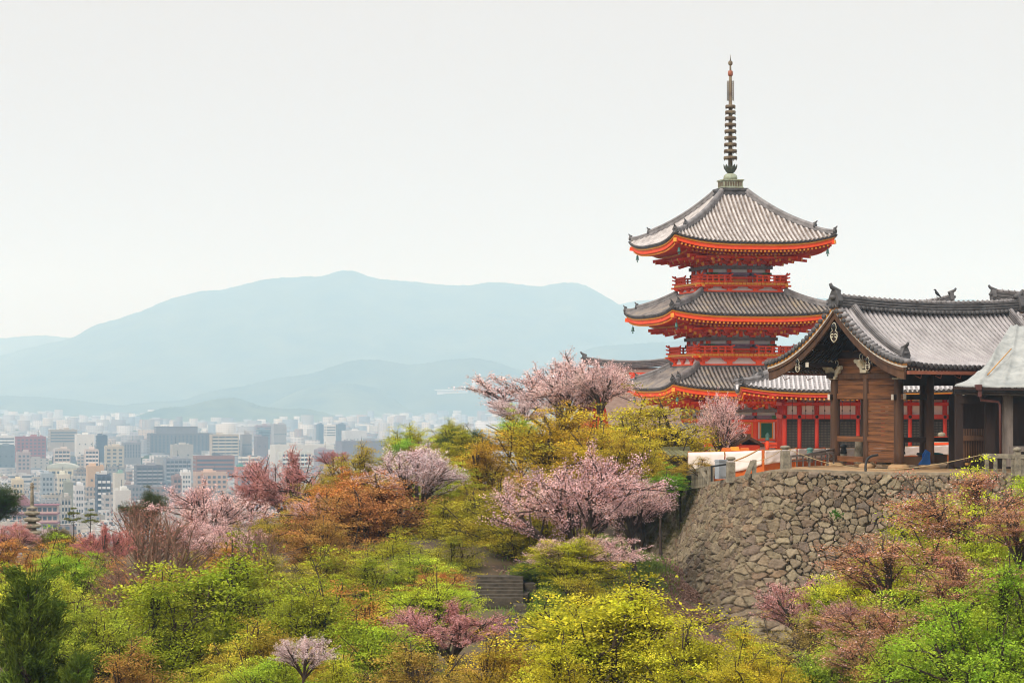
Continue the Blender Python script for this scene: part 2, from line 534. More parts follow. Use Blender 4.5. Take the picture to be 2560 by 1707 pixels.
def stone_material():
    m, n, l, b = new_mat("dry_stone_rubble")
    b.inputs["Roughness"].default_value = 0.95
    b.inputs["Specular IOR Level"].default_value = 0.15
    at = n.new("ShaderNodeAttribute"); at.attribute_name = "stone"
    rp = n.new("ShaderNodeValToRGB")
    K_ = 0.64
    cols = [(0.0, (0.33, 0.27, 0.19)), (0.18, (0.40, 0.34, 0.24)), (0.36, (0.24, 0.195, 0.145)), (0.5, (0.36, 0.29, 0.205)),
            (0.64, (0.27, 0.21, 0.175)), (0.78, (0.44, 0.37, 0.27)), (0.9, (0.32, 0.22, 0.15)), (1.0, (0.20, 0.165, 0.14))]
    el = rp.color_ramp.elements
    cols = [(p_, (c_[0] * K_ * 1.03, c_[1] * K_, c_[2] * K_ * 0.92)) for p_, c_ in cols]
    el[0].position, el[0].color = 0.0, (*cols[0][1], 1)
    el[1].position, el[1].color = 1.0, (*cols[-1][1], 1)
    for p_, c_ in cols[1:-1]:
        x = el.new(p_); x.color = (*c_, 1)
    l.new(at.outputs["Fac"], rp.inputs[0])
    geo = n.new("ShaderNodeNewGeometry")
    nz = n.new("ShaderNodeTexNoise"); nz.inputs["Scale"].default_value = 3.2; nz.inputs["Detail"].default_value = 10; nz.inputs["Roughness"].default_value = 0.75
    l.new(geo.outputs["Position"], nz.inputs["Vector"])
    mr = n.new("ShaderNodeMapRange"); mr.inputs["From Min"].default_value = 0.3; mr.inputs["From Max"].default_value = 0.7
    mr.inputs["To Min"].default_value = 0.45; mr.inputs["To Max"].default_value = 1.35
    l.new(nz.outputs[0], mr.inputs["Value"])
    mu = n.new("ShaderNodeMix"); mu.data_type = 'RGBA'; mu.blend_type = 'MULTIPLY'; mu.inputs[0].default_value = 1.0
    l.new(rp.outputs[0], mu.inputs[6]); l.new(mr.outputs[0], mu.inputs[7])
    ms = n.new("ShaderNodeAttribute"); ms.attribute_name = "moss"
    nm = n.new("ShaderNodeTexNoise"); nm.inputs["Scale"].default_value = 1.1; nm.inputs["Detail"].default_value = 8
    l.new(geo.outputs["Position"], nm.inputs["Vector"])
    ad = n.new("ShaderNodeMath"); ad.operation = 'ADD'
    l.new(ms.outputs["Fac"], ad.inputs[0]); l.new(nm.outputs[0], ad.inputs[1])
    m2 = n.new("ShaderNodeMapRange"); m2.inputs["From Min"].default_value = 0.98; m2.inputs["From Max"].default_value = 1.2
    l.new(ad.outputs[0], m2.inputs["Value"])
    mx = n.new("ShaderNodeMix"); mx.data_type = 'RGBA'
    l.new(m2.outputs[0], mx.inputs[0]); l.new(mu.outputs[2], mx.inputs[6])
    mx.inputs[7].default_value = (0.10, 0.095, 0.022, 1)
    l.new(mx.outputs[2], b.inputs["Base Color"])
    bp = n.new("ShaderNodeBump"); bp.inputs["Strength"].default_value = 0.5; bp.inputs["Distance"].default_value = 0.06
    l.new(nz.outputs[0], bp.inputs["Height"]); l.new(bp.outputs[0], b.inputs["Normal"])
    return m


def voronoi(s, h, cs, ch, seed):
    """F1, F2, cell random values and offset from the cell's point, on a jittered grid"""
    r = np.random.default_rng(seed)
    nI, nJ = int(s.max() / cs) + 6, int(h.max() / ch) + 8
    jx, jy = r.uniform(0.08, 0.92, (nI, nJ)), r.uniform(0.08, 0.92, (nI, nJ))
    wt = r.uniform(0, 1, (nI, nJ)) ** 2 * 0.13
    rv = r.uniform(0, 1, (nI, nJ, 4))
    ci, cj = np.floor(s / cs).astype(int), np.floor(h / ch).astype(int)
    f1 = np.full(s.shape, 1e9); f2 = f1.copy()
    id1 = np.zeros(s.shape + (2,), int)
    dx1, dy1 = np.zeros(s.shape), np.zeros(s.shape)
    for di in (-2, -1, 0, 1, 2):
        for dj in (-2, -1, 0, 1, 2):
            a, b = np.clip(ci + di + 2, 0, nI - 1), np.clip(cj + dj + 3, 0, nJ - 1)
            px_ = (ci + di + jx[a, b]) * cs
            py_ = (cj + dj + jy[a, b]) * ch
            dx, dy = s - px_, h - py_
            dd = np.sqrt(dx * dx + dy * dy * 1.5) - wt[a, b] * 1.6
            better = dd < f1
            f2 = np.where(better, f1, np.minimum(f2, dd))
            f1 = np.where(better, dd, f1)
            id1[..., 0] = np.where(better, a, id1[..., 0]); id1[..., 1] = np.where(better, b, id1[..., 1])
            dx1, dy1 = np.where(better, dx, dx1), np.where(better, dy, dy1)
    return f1, f2, rv[id1[..., 0], id1[..., 1]], dx1, dy1


ns, nh = 1600, 310
HW = 10.2
s_, h_ = np.meshgrid(np.linspace(0, WLEN, ns), np.linspace(-0.02, HW, nh))
warp = 0.06 * np.sin(s_ * 2.3 + h_ * 1.7) + 0.07 * np.sin(h_ * 3.9 - s_ * 1.1) + 0.04 * np.sin(s_ * 9.1 + h_ * 5)
warp2 = 0.08 * np.sin(h_ * 2.9 + s_ * 1.3 + 2) + 0.05 * np.sin(s_ * 5.3 - h_ * 4.2)
f1, f2, rv, dx1, dy1 = voronoi(s_ + warp + 2, h_ + warp2 + 2, 0.36, 0.29, 11)
edge = f2 - f1
k = np.clip((edge - 0.010) / 0.055, 0, 1)
bulge = np.sqrt(1 - (1 - k) ** 2)
disp = -0.36 + 0.38 * np.minimum(1, bulge * 1.12) + (rv[..., 1] - 0.5) * 0.10 * k + k * (dx1 * (rv[..., 2] - 0.5) * 0.7 + dy1 * (rv[..., 3] - 0.55) * 0.75)
disp += 0.03 * fbm(s_ * 9, h_ * 9, 5, 4) * k
disp += 0.012 * np.sin(s_ * 23 + h_ * 17) * np.sin(h_ * 31 - s_ * 11)
topk = np.clip(h_ / 0.12, 0, 1)
disp = disp * topk
wp, wnrm = wall_pt(s_)
bat = 0.30 * h_ + 0.022 * h_ ** 2
wx = wp[..., 0] + wnrm[..., 0] * (bat + disp)
wy = wp[..., 1] + wnrm[..., 1] * (bat + disp)
wz = wp[..., 2] - h_ + disp * 0.25
i = np.arange(ns * nh).reshape(nh, ns)
q = np.stack([i[:-1, :-1], i[1:, :-1], i[1:, 1:], i[:-1, 1:]], -1).reshape(-1, 4)
s_corner = float(np.interp(1752, [w[0] for w in WT][::-1], [np.interp(j * 24, range(len(_cum)), _cum) for j in range(len(WT))][::-1]))
moss = np.clip((s_ - s_corner) / 3.0 + 0.25, 0, 0.62) * np.clip(1.1 - h_ / 14, 0.2, 1)
me = np_mesh("stone_wall", np.stack([wx, wy, wz], -1).reshape(-1, 3), q, [stone_material()], False,
             {"stone": ('FLOAT', 'POINT', rv[..., 0]), "moss": ('FLOAT', 'POINT', moss)})
wall_o = tag(link_mesh("stone_wall", me), "tall curved dry-stone retaining wall of brown rubble below the temple buildings", "wall")

# coping kerb along the wall top
kb = MB()
kp = [Vector((*p_[:2], p_[2])) for p_ in _p]
cur = [Vector((a[0] - n_[0] * 0.18, a[1] - n_[1] * 0.18, a[2] + 0.10)) for a, n_ in zip(_p, _n)]
kb.sweep(cur, [(-0.15, -0.2), (0.15, -0.2), (0.15, 0.03), (-0.15, 0.03)], mi=0)
kb.build("coping", M["concrete"], wall_o)


# ------------------------------------------------------------------ hills
def hill_material(name, c1, c2):
    m, n, l, b = new_mat(name)
    b.inputs["Roughness"].default_value = 1.0
    b.inputs["Specular IOR Level"].default_value = 0.0
    geo = n.new("ShaderNodeNewGeometry")
    nz = n.new("ShaderNodeTexNoise"); nz.inputs["Scale"].default_value = 0.006; nz.inputs["Detail"].default_value = 12; nz.inputs["Roughness"].default_value = 0.7
    l.new(geo.outputs["Position"], nz.inputs["Vector"])
    rp = n.new("ShaderNodeValToRGB")
    rp.color_ramp.elements[0].position = 0.36; rp.color_ramp.elements[0].color = (*c2, 1)
    rp.color_ramp.elements[1].position = 0.66; rp.color_ramp.elements[1].color = (*c1, 1)
    l.new(nz.outputs[0], rp.inputs[0]); l.new(rp.outputs[0], b.inputs["Base Color"])
    return m


HM = hill_material("distant_forest", (0.075, 0.085, 0.04), (0.022, 0.035, 0.018))
HM2 = hill_material("near_hill_forest", (0.11, 0.12, 0.05), (0.022, 0.034, 0.016))


def hill(name, D, prof, front, backd, seed, m, rough=1.0, nx=360, ny=46):
    px = np.array([p_[0] for p_ in prof], float); py = np.array([p_[1] for p_ in prof], float)
    X = np.linspace((px[0] - CX) / F * D, (px[-1] - CX) / F * D, nx)
    fx = X / D * F + CX
    top = (HY - np.interp(fx, px, py)) / F * D
    for _ in range(2):
        top = np.convolve(np.pad(top, 2, mode='edge'), np.ones(5) / 5, 'valid')
    crest = rough * (2.2 * fbm(X / 60, X * 0, seed, 4) + 1.5 * np.random.default_rng(seed).uniform(-1, 1, nx))
    Y = np.concatenate([np.linspace(D - front, D, ny, endpoint=False), np.linspace(D, D + backd, 12)])
    XX, YY = np.meshgrid(X, Y)
    u = np.where(YY <= D, (YY - (D - front)) / front, 1 - (YY - D) / backd)
    u = np.clip(u, 0, 1)
    sh = 0.5 * u ** 1.3 + 0.5 * (u * u * (3 - 2 * u))
    T = np.maximum(top[None, :] - (PLAIN - 4), 1) + crest[None, :] * u ** 10
    n_ = fbm(XX / 420, YY / 420, seed + 1, 6)
    Z = PLAIN - 4 + T * sh * (1 + 0.34 * n_ * (1 - u) * np.clip(u * 3, 0, 1))
    Z = np.minimum(Z, PLAIN - 4 + T * np.maximum(sh, u * 0.98 + 0.02 * 0))
    XX = XX * (YY / D) ** 0.15
    return tag(link_mesh(name, grid_mesh(name, XX, YY, Z, [m])), kind="structure")


RIDGE = [(-300, 925), (-60, 905), (60, 872), (177, 846), (238, 811), (299, 796), (374, 769), (429, 745), (476, 735), (524, 723), (544, 726), (612, 711), (680, 696),
         (748, 693), (810, 693), (843, 677), (871, 673), (891, 679), (939, 697), (986, 700), (1054, 707), (1122, 716), (1190, 713), (1224, 705),
         (1293, 709), (1347, 717), (1381, 710), (1429, 704), (1463, 711), (1510, 738), (1551, 764), (1620, 800), (1750, 850), (1900, 880), (2100, 900), (2400, 930), (2900, 960)]
FAR = [(-500, 860), (-250, 850), (-60, 848), (0, 846), (50, 841), (102, 838), (150, 841), (177, 846), (260, 850), (500, 860), (1200, 830), (1480, 775), (1530, 768), (1578, 753),
       (1620, 750), (1650, 746), (1760, 742), (1900, 752), (2050, 744), (2250, 760), (2350, 756), (2411, 745), (2450, 751), (2600, 765), (3000, 790)]
hill("mountains", 12600, FAR, 1300, 900, 41, HM, 1.2)
hill("mountains", 11000, RIDGE, 2300, 1100, 42, HM, 1.3, 480, 60)
hill("foothills", 8500, [(900, 1020), (1100, 985), (1184, 960), (1280, 935), (1360, 912), (1430, 885), (1497, 866), (1600, 858), (1750, 850), (1900, 870), (2100, 880), (2300, 895), (2700, 920)], 900, 600, 43, HM, 1.0)
hill("foothills", 8200, [(-300, 1000), (-100, 985), (120, 992), (300, 1012), (463, 1000), (531, 975), (612, 963), (680, 946), (782, 932), (884, 900), (952, 899), (1020, 912), (1122, 899), (1190, 894), (1250, 908), (1400, 960), (1500, 1010)], 800, 600, 44, HM, 1.0)
hill("foothills", 7800, [(640, 1030), (720, 988), (770, 968), (816, 960), (884, 956), (952, 973), (1007, 1007), (1060, 1032)], 700, 300, 45, HM2, 1.0, 200)
hill("foothills", 6500, [(296, 1062), (320, 1048), (354, 1034), (408, 1018), (463, 1016), (531, 999), (585, 994), (619, 1004), (646, 1014), (700, 1020), (760, 1018), (810, 1030), (864, 1046), (900, 1062)], 420, 400, 46, HM2, 1.0, 260)
# ------------------------------------------------------------------ the city on the plain
def facade_mat(name, use_attr=False, glass=(0.05, 0.065, 0.085), wx=(3.4, 0.22, 0.8), wz=(3.1, 0.3, 0.78)):
    """painted concrete with rows of dark window openings set out in metres on the upright faces"""
    m, n, l, b = new_mat(name)
    b.inputs["Roughness"].default_value = 0.8
    tc = n.new("ShaderNodeTexCoord")
    sp = n.new("ShaderNodeSeparateXYZ"); l.new(tc.outputs["Object"], sp.inputs[0])
    geo = n.new("ShaderNodeNewGeometry")
    vt = n.new("ShaderNodeVectorTransform"); vt.vector_type = 'NORMAL'; vt.convert_from = 'WORLD'; vt.convert_to = 'OBJECT'
    l.new(geo.outputs["True Normal"], vt.inputs[0])
    sn = n.new("ShaderNodeSeparateXYZ"); l.new(vt.outputs[0], sn.inputs[0])

    def math_(op, a, b_=None, c=None):
        x = n.new("ShaderNodeMath"); x.operation = op
        for k_, v_ in enumerate((a, b_, c)):
            if v_ is None: continue
            if isinstance(v_, (int, float)): x.inputs[k_].default_value = v_
            else: l.new(v_, x.inputs[k_])
        return x.outputs[0]

    ny = math_('ABSOLUTE', sn.outputs["Y"])
    isx = math_('GREATER_THAN', ny, 0.5)
    u = math_('ADD', math_('MULTIPLY', sp.outputs["X"], isx), math_('MULTIPLY', sp.outputs["Y"], math_('SUBTRACT', 1.0, isx)))

    def band(v, w):
        fr = math_('FRACT', math_('DIVIDE', v, w[0]))
        return math_('MULTIPLY', math_('GREATER_THAN', fr, w[1]), math_('LESS_THAN', fr, w[2]))

    upright = math_('LESS_THAN', math_('ABSOLUTE', sn.outputs["Z"]), 0.5)
    win = math_('MULTIPLY', math_('MULTIPLY', band(u, wx), band(sp.outputs["Z"], wz)), upright)
    if use_attr:
        ca = n.new("ShaderNodeVertexColor"); ca.layer_name = "paint"
        col = ca.outputs["Color"]
    else:
        oi = n.new("ShaderNodeObjectInfo"); col = oi.outputs["Color"]
    nz = n.new("ShaderNodeTexNoise"); nz.inputs["Scale"].default_value = 0.25; nz.inputs["Detail"].default_value = 6
    l.new(tc.outputs["Object"], nz.inputs["Vector"])
    mr = n.new("ShaderNodeMapRange"); mr.inputs["To Min"].default_value = 0.8; mr.inputs["To Max"].default_value = 1.15
    l.new(nz.outputs[0], mr.inputs["Value"])
    mu = n.new("ShaderNodeMix"); mu.data_type = 'RGBA'; mu.blend_type = 'MULTIPLY'; mu.inputs[0].default_value = 1.0
    l.new(col, mu.inputs[6]); l.new(mr.outputs[0], mu.inputs[7])
    mx = n.new("ShaderNodeMix"); mx.data_type = 'RGBA'
    l.new(win, mx.inputs[0]); l.new(mu.outputs[2], mx.inputs[6]); mx.inputs[7].default_value = (*glass, 1)
    l.new(mx.outputs[2], b.inputs["Base Color"])
    return m


FAC = [facade_mat("apartment_facade"),
       facade_mat("band_window_facade", wx=(40, 0.02, 0.97), wz=(3.4, 0.35, 0.75)),
       facade_mat("office_facade", wx=(2.2, 0.25, 0.75), wz=(3.2, 0.3, 0.8)),
       facade_mat("small_window_facade", wx=(5.2, 0.35, 0.62), wz=(3.1, 0.4, 0.72))]
FAR_FAC = facade_mat("far_facade", True, wx=(4.0, 0.25, 0.75), wz=(3.1, 0.35, 0.75), glass=(0.12, 0.13, 0.15))


def paint_mat():
    m, n, l, b = new_mat("painted_concrete")
    b.inputs["Roughness"].default_value = 0.85
    oi = n.new("ShaderNodeObjectInfo")
    tc = n.new("ShaderNodeTexCoord")
    nz = n.new("ShaderNodeTexNoise"); nz.inputs["Scale"].default_value = 0.22; nz.inputs["Detail"].default_value = 7
    l.new(tc.outputs["Object"], nz.inputs["Vector"])
    mr = n.new("ShaderNodeMapRange"); mr.inputs["To Min"].default_value = 0.8; mr.inputs["To Max"].default_value = 1.15
    l.new(nz.outputs[0], mr.inputs["Value"])
    mu = n.new("ShaderNodeMix"); mu.data_type = 'RGBA'; mu.blend_type = 'MULTIPLY'; mu.inputs[0].default_value = 1.0
    l.new(oi.outputs["Color"], mu.inputs[6]); l.new(mr.outputs[0], mu.inputs[7])
    l.new(mu.outputs[2], b.inputs["Base Color"])
    return m


PAINT = paint_mat()
GLASS = mat("city_window_glass", (0.05, 0.065, 0.085), (0.025, 0.03, 0.04), 0.3, 0.3)
ROT = 0.26


def unit_box(name, m):
    b = MB(); b.box((0, 0, 0), (1, 1, 1), 0)
    me = bpy.data.meshes.new(name)
    me.from_pydata([tuple(v) for v in b.v], [], b.f)
    me.materials.append(m)
    me.update()
    return me


WIN_ME = unit_box("window", GLASS)
SLAB_ME = unit_box("balcony", PAINT)


def block_mb(w, dp, h, floors=0, extras=True, seed=0):
    """a building body from z=0 to h: walls, parapet set on the roof edge, roof hut and tanks"""
    r = random.Random(seed)
    b = MB()
    b.box((0, 0, h / 2), (w, dp, h))
    t, ph = 0.35, 0.9
    for x, y, sx, sy in ((0, -dp / 2 + t / 2, w, t), (0, dp / 2 - t / 2, w, t), (-w / 2 + t / 2, 0, t, dp - 2 * t), (w / 2 - t / 2, 0, t, dp - 2 * t)):
        b.box((x, y, h + ph / 2 + 0.003), (sx, sy, ph))
    return b


def hero(z, name, label, cat, px0, px1, ytop, D, color, style="punch", cols=5, floors=8, dp=14.0, glass=None, rot=ROT, trim=None, group=None, hut=True, roofc=None):
    zt = (HY - ytop) / F * D
    h = zt - PLAIN
    pw = (px1 - px0) / F * D
    w = max(5.0, (pw - dp * math.sin(abs(rot))) / math.cos(rot))
    c = P((px0 + px1) / 2, 0, D)
    t = thing(name, label, cat, (c.x, D + dp / 2, PLAIN), rot, group)
    wall = block_mb(w, dp, h).build("wall", PAINT, t)
    wall.color = (*[q_ * 0.68 for q_ in color], 1)
    tc = trim or tuple(min(0.8, x * 1.25 + 0.04) for x in color)
    r = random.Random(int(px0 * 7 + ytop))
    if hut:
        hb = MB()
        hw, hd, hh = min(w * 0.4, 6), min(dp * 0.5, 5), 2.8
        hb.box((r.uniform(-w * 0.2, w * 0.2), 0, h + hh / 2 - 0.01), (hw, hd, hh))
        for k in range(r.randint(2, 5)):
            tb = MB(); s_q = (r.uniform(1, 2.2), r.uniform(1, 2), r.uniform(1.2, 2.2))
            tb.box((0, 0, s_q[2] / 2), s_q); tb.box((0, 0, s_q[2] + 0.08), (s_q[0] * 1.1, s_q[1] * 1.1, 0.15))
            o = tb.build("roof_tank", PAINT, t, (r.uniform(-w * 0.42, w * 0.42), r.uniform(-dp * 0.38, dp * 0.38), h)); o.color = (*[q_ * 0.7 for q_ in tc], 1)
        mb_ = MB(); mx_ = r.uniform(-w * 0.3, w * 0.3)
        mb_.tube([(mx_, 0, h), (mx_, 0, h + r.uniform(4, 8))], 0.16, 5)
        mb_.bar((mx_ - 0.9, 0, h + 3.6), (mx_ + 0.9, 0, h + 3.6), 0.12, 0.12); mb_.build("aerial", M["black"], t)
        o = hb.build("rooftop_hut", PAINT, t); o.color = (*[q_ * 0.75 for q_ in (roofc or tc)], 1)
    fh = min(3.4, (h - 1.0) / floors) if floors else 3
    z0 = h - 0.9 - fh * floors

    def part(me, nm, loc, scl, col=None):
        o = bpy.data.objects.new(nm, me)
        o.location, o.scale, o.parent = loc, scl, t
        if col: o.color = (*[q_ * 0.8 for q_ in col], 1)
        COL.objects.link(o)

    if style in ("punch", "strips"):
        cw = (w - 1.0) / cols
        for f in range(floors):
            zc = z0 + fh * (f + 0.5)
            for k in range(cols):
                part(WIN_ME, "window", (-w / 2 + 0.5 + cw * (k + 0.5), -dp / 2 - 0.02, zc), (cw * (0.58 if style == "punch" else 0.42), 0.12, fh * (0.5 if style == "punch" else 0.8)))
            if f % 1 == 0:
                for k in range(2):
                    part(WIN_ME, "window", (-w / 2 - 0.02, -dp / 4 + dp / 2 * k, zc), (0.12, dp * 0.16, fh * 0.45))
    elif style == "balcony":
        for f in range(floors):
            zc = z0 + fh * (f + 0.5)
            part(WIN_ME, "window", (0, -dp / 2 - 0.02, zc + fh * 0.12), (w * 0.92, 0.12, fh * 0.62))
            part(SLAB_ME, "balcony", (0, -dp / 2 - 0.55, zc - fh * 0.30), (w * 0.94, 1.1, fh * 0.38), tc)
            for k in range(2):
                part(WIN_ME, "window", (-w / 2 - 0.02, -dp / 4 + dp / 2 * k, zc), (0.12, dp * 0.12, fh * 0.4))
        for k in range(cols + 1):
            part(SLAB_ME, "pier", (-w / 2 + w * k / cols * 0.985 + 0.1, -dp / 2 - 0.62, (z0 + h) / 2), (0.45 if cols > 3 else 0.6, 1.3, h - z0), color)
    elif style == "bands":
        for f in range(floors):
            zc = z0 + fh * (f + 0.5)
            part(WIN_ME, "window", (0, -dp / 2 - 0.02, zc), (w * 0.94, 0.12, fh * 0.45))
            part(WIN_ME, "window", (-w / 2 - 0.02, 0, zc), (0.12, dp * 0.8, fh * 0.45))
    elif style == "few":
        for k in range(cols):
            part(WIN_ME, "window", (-w / 2 + w * (k + 0.5) / cols, -dp / 2 - 0.02, h * 0.72), (1.4, 0.12, 1.5))
            part(WIN_ME, "window", (-w / 2 + w * (k + 0.5) / cols, -dp / 2 - 0.02, h * 0.45), (1.4, 0.12, 1.5))
    return t, w, h, dp


def z1(x): return x / 3.675
def y1(y): return 900 + y / 3.675
def z2(x): return 500 + x / 3.675


HEROES = []
def H(name, label, cat, box, D, color, **kw):
    HEROES.append((name, label, cat, box, D, color, kw))


c = srgb
H("hotel", "long dark grey hotel with rows of narrow windows and a set-back penthouse", "building", (z1(1325), z1(1945), y1(680)), 2950, (0.15, 0.13, 0.13), style="strips", cols=16, floors=6, dp=30, hut=False)
H("apartment_block", "beige apartment block with tiers of balconies beside the long grey hotel", "building", (z1(1912), z1(2190), y1(690)), 2700, (0.46, 0.36, 0.24), style="balcony", cols=4, floors=9, dp=16, trim=(0.60, 0.52, 0.40))
H("office_block", "plain grey slab with tiny windows joined to the beige balcony block", "building", (z1(2192), z1(2312), y1(690)), 2730, (0.25, 0.22, 0.21), style="few", cols=4, dp=16)
H("apartment_tower", "slate grey apartment tower with pale balcony rails, tallest of the near row", "building", (z1(1205), z1(1495), y1(978)), 1850, (0.14, 0.135, 0.16), style="balcony", cols=5, floors=10, dp=16, trim=(0.33, 0.32, 0.34))
H("apartment_block", "terracotta block with a dark glazed stepped top behind the salmon grid block", "building", (z1(1752), z1(2150), y1(890)), 2050, (0.30, 0.13, 0.085), style="bands", floors=5, dp=18, trim=(0.10, 0.11, 0.13), roofc=(0.12, 0.13, 0.15))
H("apartment_block", "salmon apartment block with a square grid of window bays", "building", (z1(1757), z1(2085), y1(1040)), 1780, (0.56, 0.37, 0.26), style="punch", cols=6, floors=7, dp=14)
H("apartment_block", "orange tiled building with a green edged roof", "building", (z1(2140), z1(2262), y1(990)), 1950, (0.52, 0.16, 0.07), style="few", cols=3, dp=12, trim=(0.05, 0.30, 0.20))
H("apartment_block", "teal grey apartment block with pale balcony rails near the rosy cherry tree", "building", (z1(2168), z1(2370), y1(1042)), 1700, (0.22, 0.25, 0.27), style="balcony", cols=4, floors=6, dp=14)
H("office_block", "red brick block with pale square windows", "building", (z1(112), z1(415), y1(710)), 2550, (0.30, 0.085, 0.075), style="punch", cols=7, floors=6, dp=18)
H("office_block", "white office block with three long dark window bands at the city's edge", "building", (z1(-70), z1(130), y1(700)), 2700, (0.72, 0.70, 0.68), style="bands", floors=3, dp=16)
H("office_block", "slate blue block in front of the white banded office block", "building", (z1(-60), z1(132), y1(795)), 2350, (0.15, 0.18, 0.21), style="few", cols=3, dp=16)
H("office_block", "tan and grey hall-like block with a brown top storey", "building", (z1(412), z1(705), y1(645)), 3000, (0.36, 0.29, 0.22), style="bands", floors=4, dp=26)
H("office_tower", "dark navy glass tower standing among white blocks", "building", (z1(860), z1(986), y1(700)), 2550, (0.055, 0.065, 0.10), style="punch", cols=5, floors=9, dp=14)
H("apartment_block", "beige apartment block with a stepped saw-tooth side", "building", (z1(940), z1(1135), y1(800)), 2350, (0.48, 0.41, 0.30), style="punch", cols=3, floors=6, dp=12)
H("office_block", "mauve grey block with dark vertical glass to the left of the hotel", "building", (z1(1100), z1(1292), y1(765)), 2600, (0.24, 0.22, 0.23), style="strips", cols=6, floors=4, dp=16)
H("apartment_block", "pinkish apartment block with an arched canopy at its foot", "building", (z1(470), z1(640), y1(825)), 2250, (0.52, 0.43, 0.37), style="balcony", cols=4, floors=5, dp=13)
H("apartment_tower", "slim pale pink balcony tower beside the slate navy tower", "building", (z1(755), z1(902), y1(828)), 2200, (0.60, 0.50, 0.45), style="balcony", cols=4, floors=6, dp=12)
H("apartment_tower", "tan fronted tower with a dark navy flank", "building", (z1(765), z1(955), y1(985)), 1720, (0.58, 0.38, 0.22), style="few", cols=2, dp=12)
H("apartment_tower", "navy tower with a white checkerboard of balconies", "building", (z1(845), z1(1012), y1(1062)), 1500, (0.07, 0.08, 0.12), style="balcony", cols=3, floors=9, dp=12, trim=(0.72, 0.71, 0.70))
H("apartment_tower", "plain cream tower with a rounded corner and green roof edge", "building", (z1(1008), z1(1140), y1(1052)), 1530, (0.62, 0.58, 0.50), style="few", cols=2, dp=12, trim=(0.25, 0.42, 0.35))
H("apartment_tower", "blue grey tower with a narrow column of balconies", "building", (z1(340), z1(490), y1(1055)), 1650, (0.36, 0.40, 0.44), style="punch", cols=3, floors=7, dp=12)
H("apartment_block", "cream walk-up block to the right of the blue grey tower", "building", (z1(492), z1(640), y1(1062)), 1600, (0.66, 0.60, 0.49), style="punch", cols=4, floors=5, dp=12)
H("apartment_block", "yellow cream block near the stone pagoda's spire", "building", (z1(60), z1(215), y1(1115)), 1560, (0.64, 0.53, 0.36), style="punch", cols=3, floors=3, dp=14)
H("apartment_block", "tall narrow olive grey slab behind the white walk-ups", "building", (z1(590), z1(640), y1(1140)), 1420, (0.30, 0.31, 0.25), style="few", cols=1, dp=8)
H("apartment_block", "white walk-up block with dark stair windows in front of the tan tower", "building", (z1(640), z1(772), y1(1170)), 1400, (0.68, 0.66, 0.66), style="punch", cols=3, floors=5, dp=12)
H("warehouse", "broad white windowless block beneath the cream tower", "building", (z1(1002), z1(1200), y1(1210)), 1380, (0.66, 0.62, 0.58), style="few", cols=2, dp=14)
H("apartment_tower", "brown banded tower between white blocks and the salmon grid block", "building", (z1(1560), z1(1655), y1(1085)), 1680, (0.26, 0.155, 0.125), style="balcony", cols=2, floors=7, dp=11)
H("apartment_block", "small white block wedged behind the brown banded tower", "building", (z1(1632), z1(1755), y1(1040)), 1830, (0.70, 0.67, 0.64), style="punch", cols=3, floors=4, dp=12)
H("apartment_block", "grey beige walk-up with open galleries behind the stone pagoda", "building", (z1(515), z1(640), y1(1275)), 1320, (0.38, 0.35, 0.31), style="balcony", cols=3, floors=4, dp=12)
H("warehouse", "long blank off-white hall among the middle rows", "building", (z1(655), z1(862), y1(690)), 2800, (0.66, 0.63, 0.58), style="few", cols=3, dp=24)
H("office_block", "smooth grey beige block with a curved end in front of the hotel", "building", (z1(1540), z1(1772), y1(785)), 2400, (0.38, 0.36, 0.33), style="few", cols=2, dp=20)
H("apartment_block", "long grey slab with stacked galleries behind the slate apartment tower", "building", (z1(1482), z1(1752), y1(915)), 2150, (0.23, 0.225, 0.25), style="balcony", cols=6, floors=5, dp=16)
H("apartment_block", "pink grey block in front of the red brick block", "building", (z1(122), z1(278), y1(855)), 2200, (0.40, 0.31, 0.29), style="punch", cols=3, floors=4, dp=14)
H("office_block", "tall grey block with a lower wing at the middle of the skyline", "building", (z2(640), z2(792), y1(595)), 3200, (0.31, 0.29, 0.28), style="few", cols=6, dp=22)
H("office_block", "violet brown block with flat blank walls behind the orange building", "building", (z2(480), z2(626), y1(708)), 2700, (0.19, 0.15, 0.16), style="few", cols=2, dp=20)
H("department_store", "large flat violet grey store building half hidden by the olive trees", "building", (z2(1225), z2(1720), y1(755)), 2400, (0.20, 0.18, 0.21), style="few", cols=6, dp=34)
H("department_store", "wide white store building crowded with rooftop machinery", "building", (z2(620), z2(1225), y1(790)), 2300, (0.64, 0.62, 0.57), style="few", cols=7, dp=30, trim=(0.55, 0.54, 0.50))
H("office_block", "white office block with green glazed balcony front above the rosy cherry", "building", (z2(702), z2(1026), y1(852)), 2050, (0.62, 0.62, 0.56), style="balcony", cols=8, floors=3, dp=18)
H("office_block", "navy glass block on the left of the white stepped pyramid block", "building", (z2(1060), z2(1135), y1(595)), 3400, (0.10, 0.13, 0.17), style="few", cols=2, dp=18)
H("office_block", "white stepped block with deep window bays between two dark glass blocks", "building", (z2(1130), z2(1245), y1(600)), 3350, (0.72, 0.68, 0.62), style="bands", floors=4, dp=18)
H("office_block", "dark glass block on the right of the white stepped pyramid block", "building", (z2(1240), z2(1338), y1(595)), 3400, (0.12, 0.14, 0.17), style="few", cols=2, dp=18)
H("office_block", "pale slim slab rising above the far skyline near the green treetops", "building", (z2(1716), z2(1778), y1(525)), 4200, (0.72, 0.69, 0.66), style="few", cols=1, dp=14)
H("office_block", "low white block with grey panels behind the large violet store", "building", (z2(1290), z2(1530), y1(655)), 3100, (0.58, 0.57, 0.56), style="few", cols=6, dp=24)
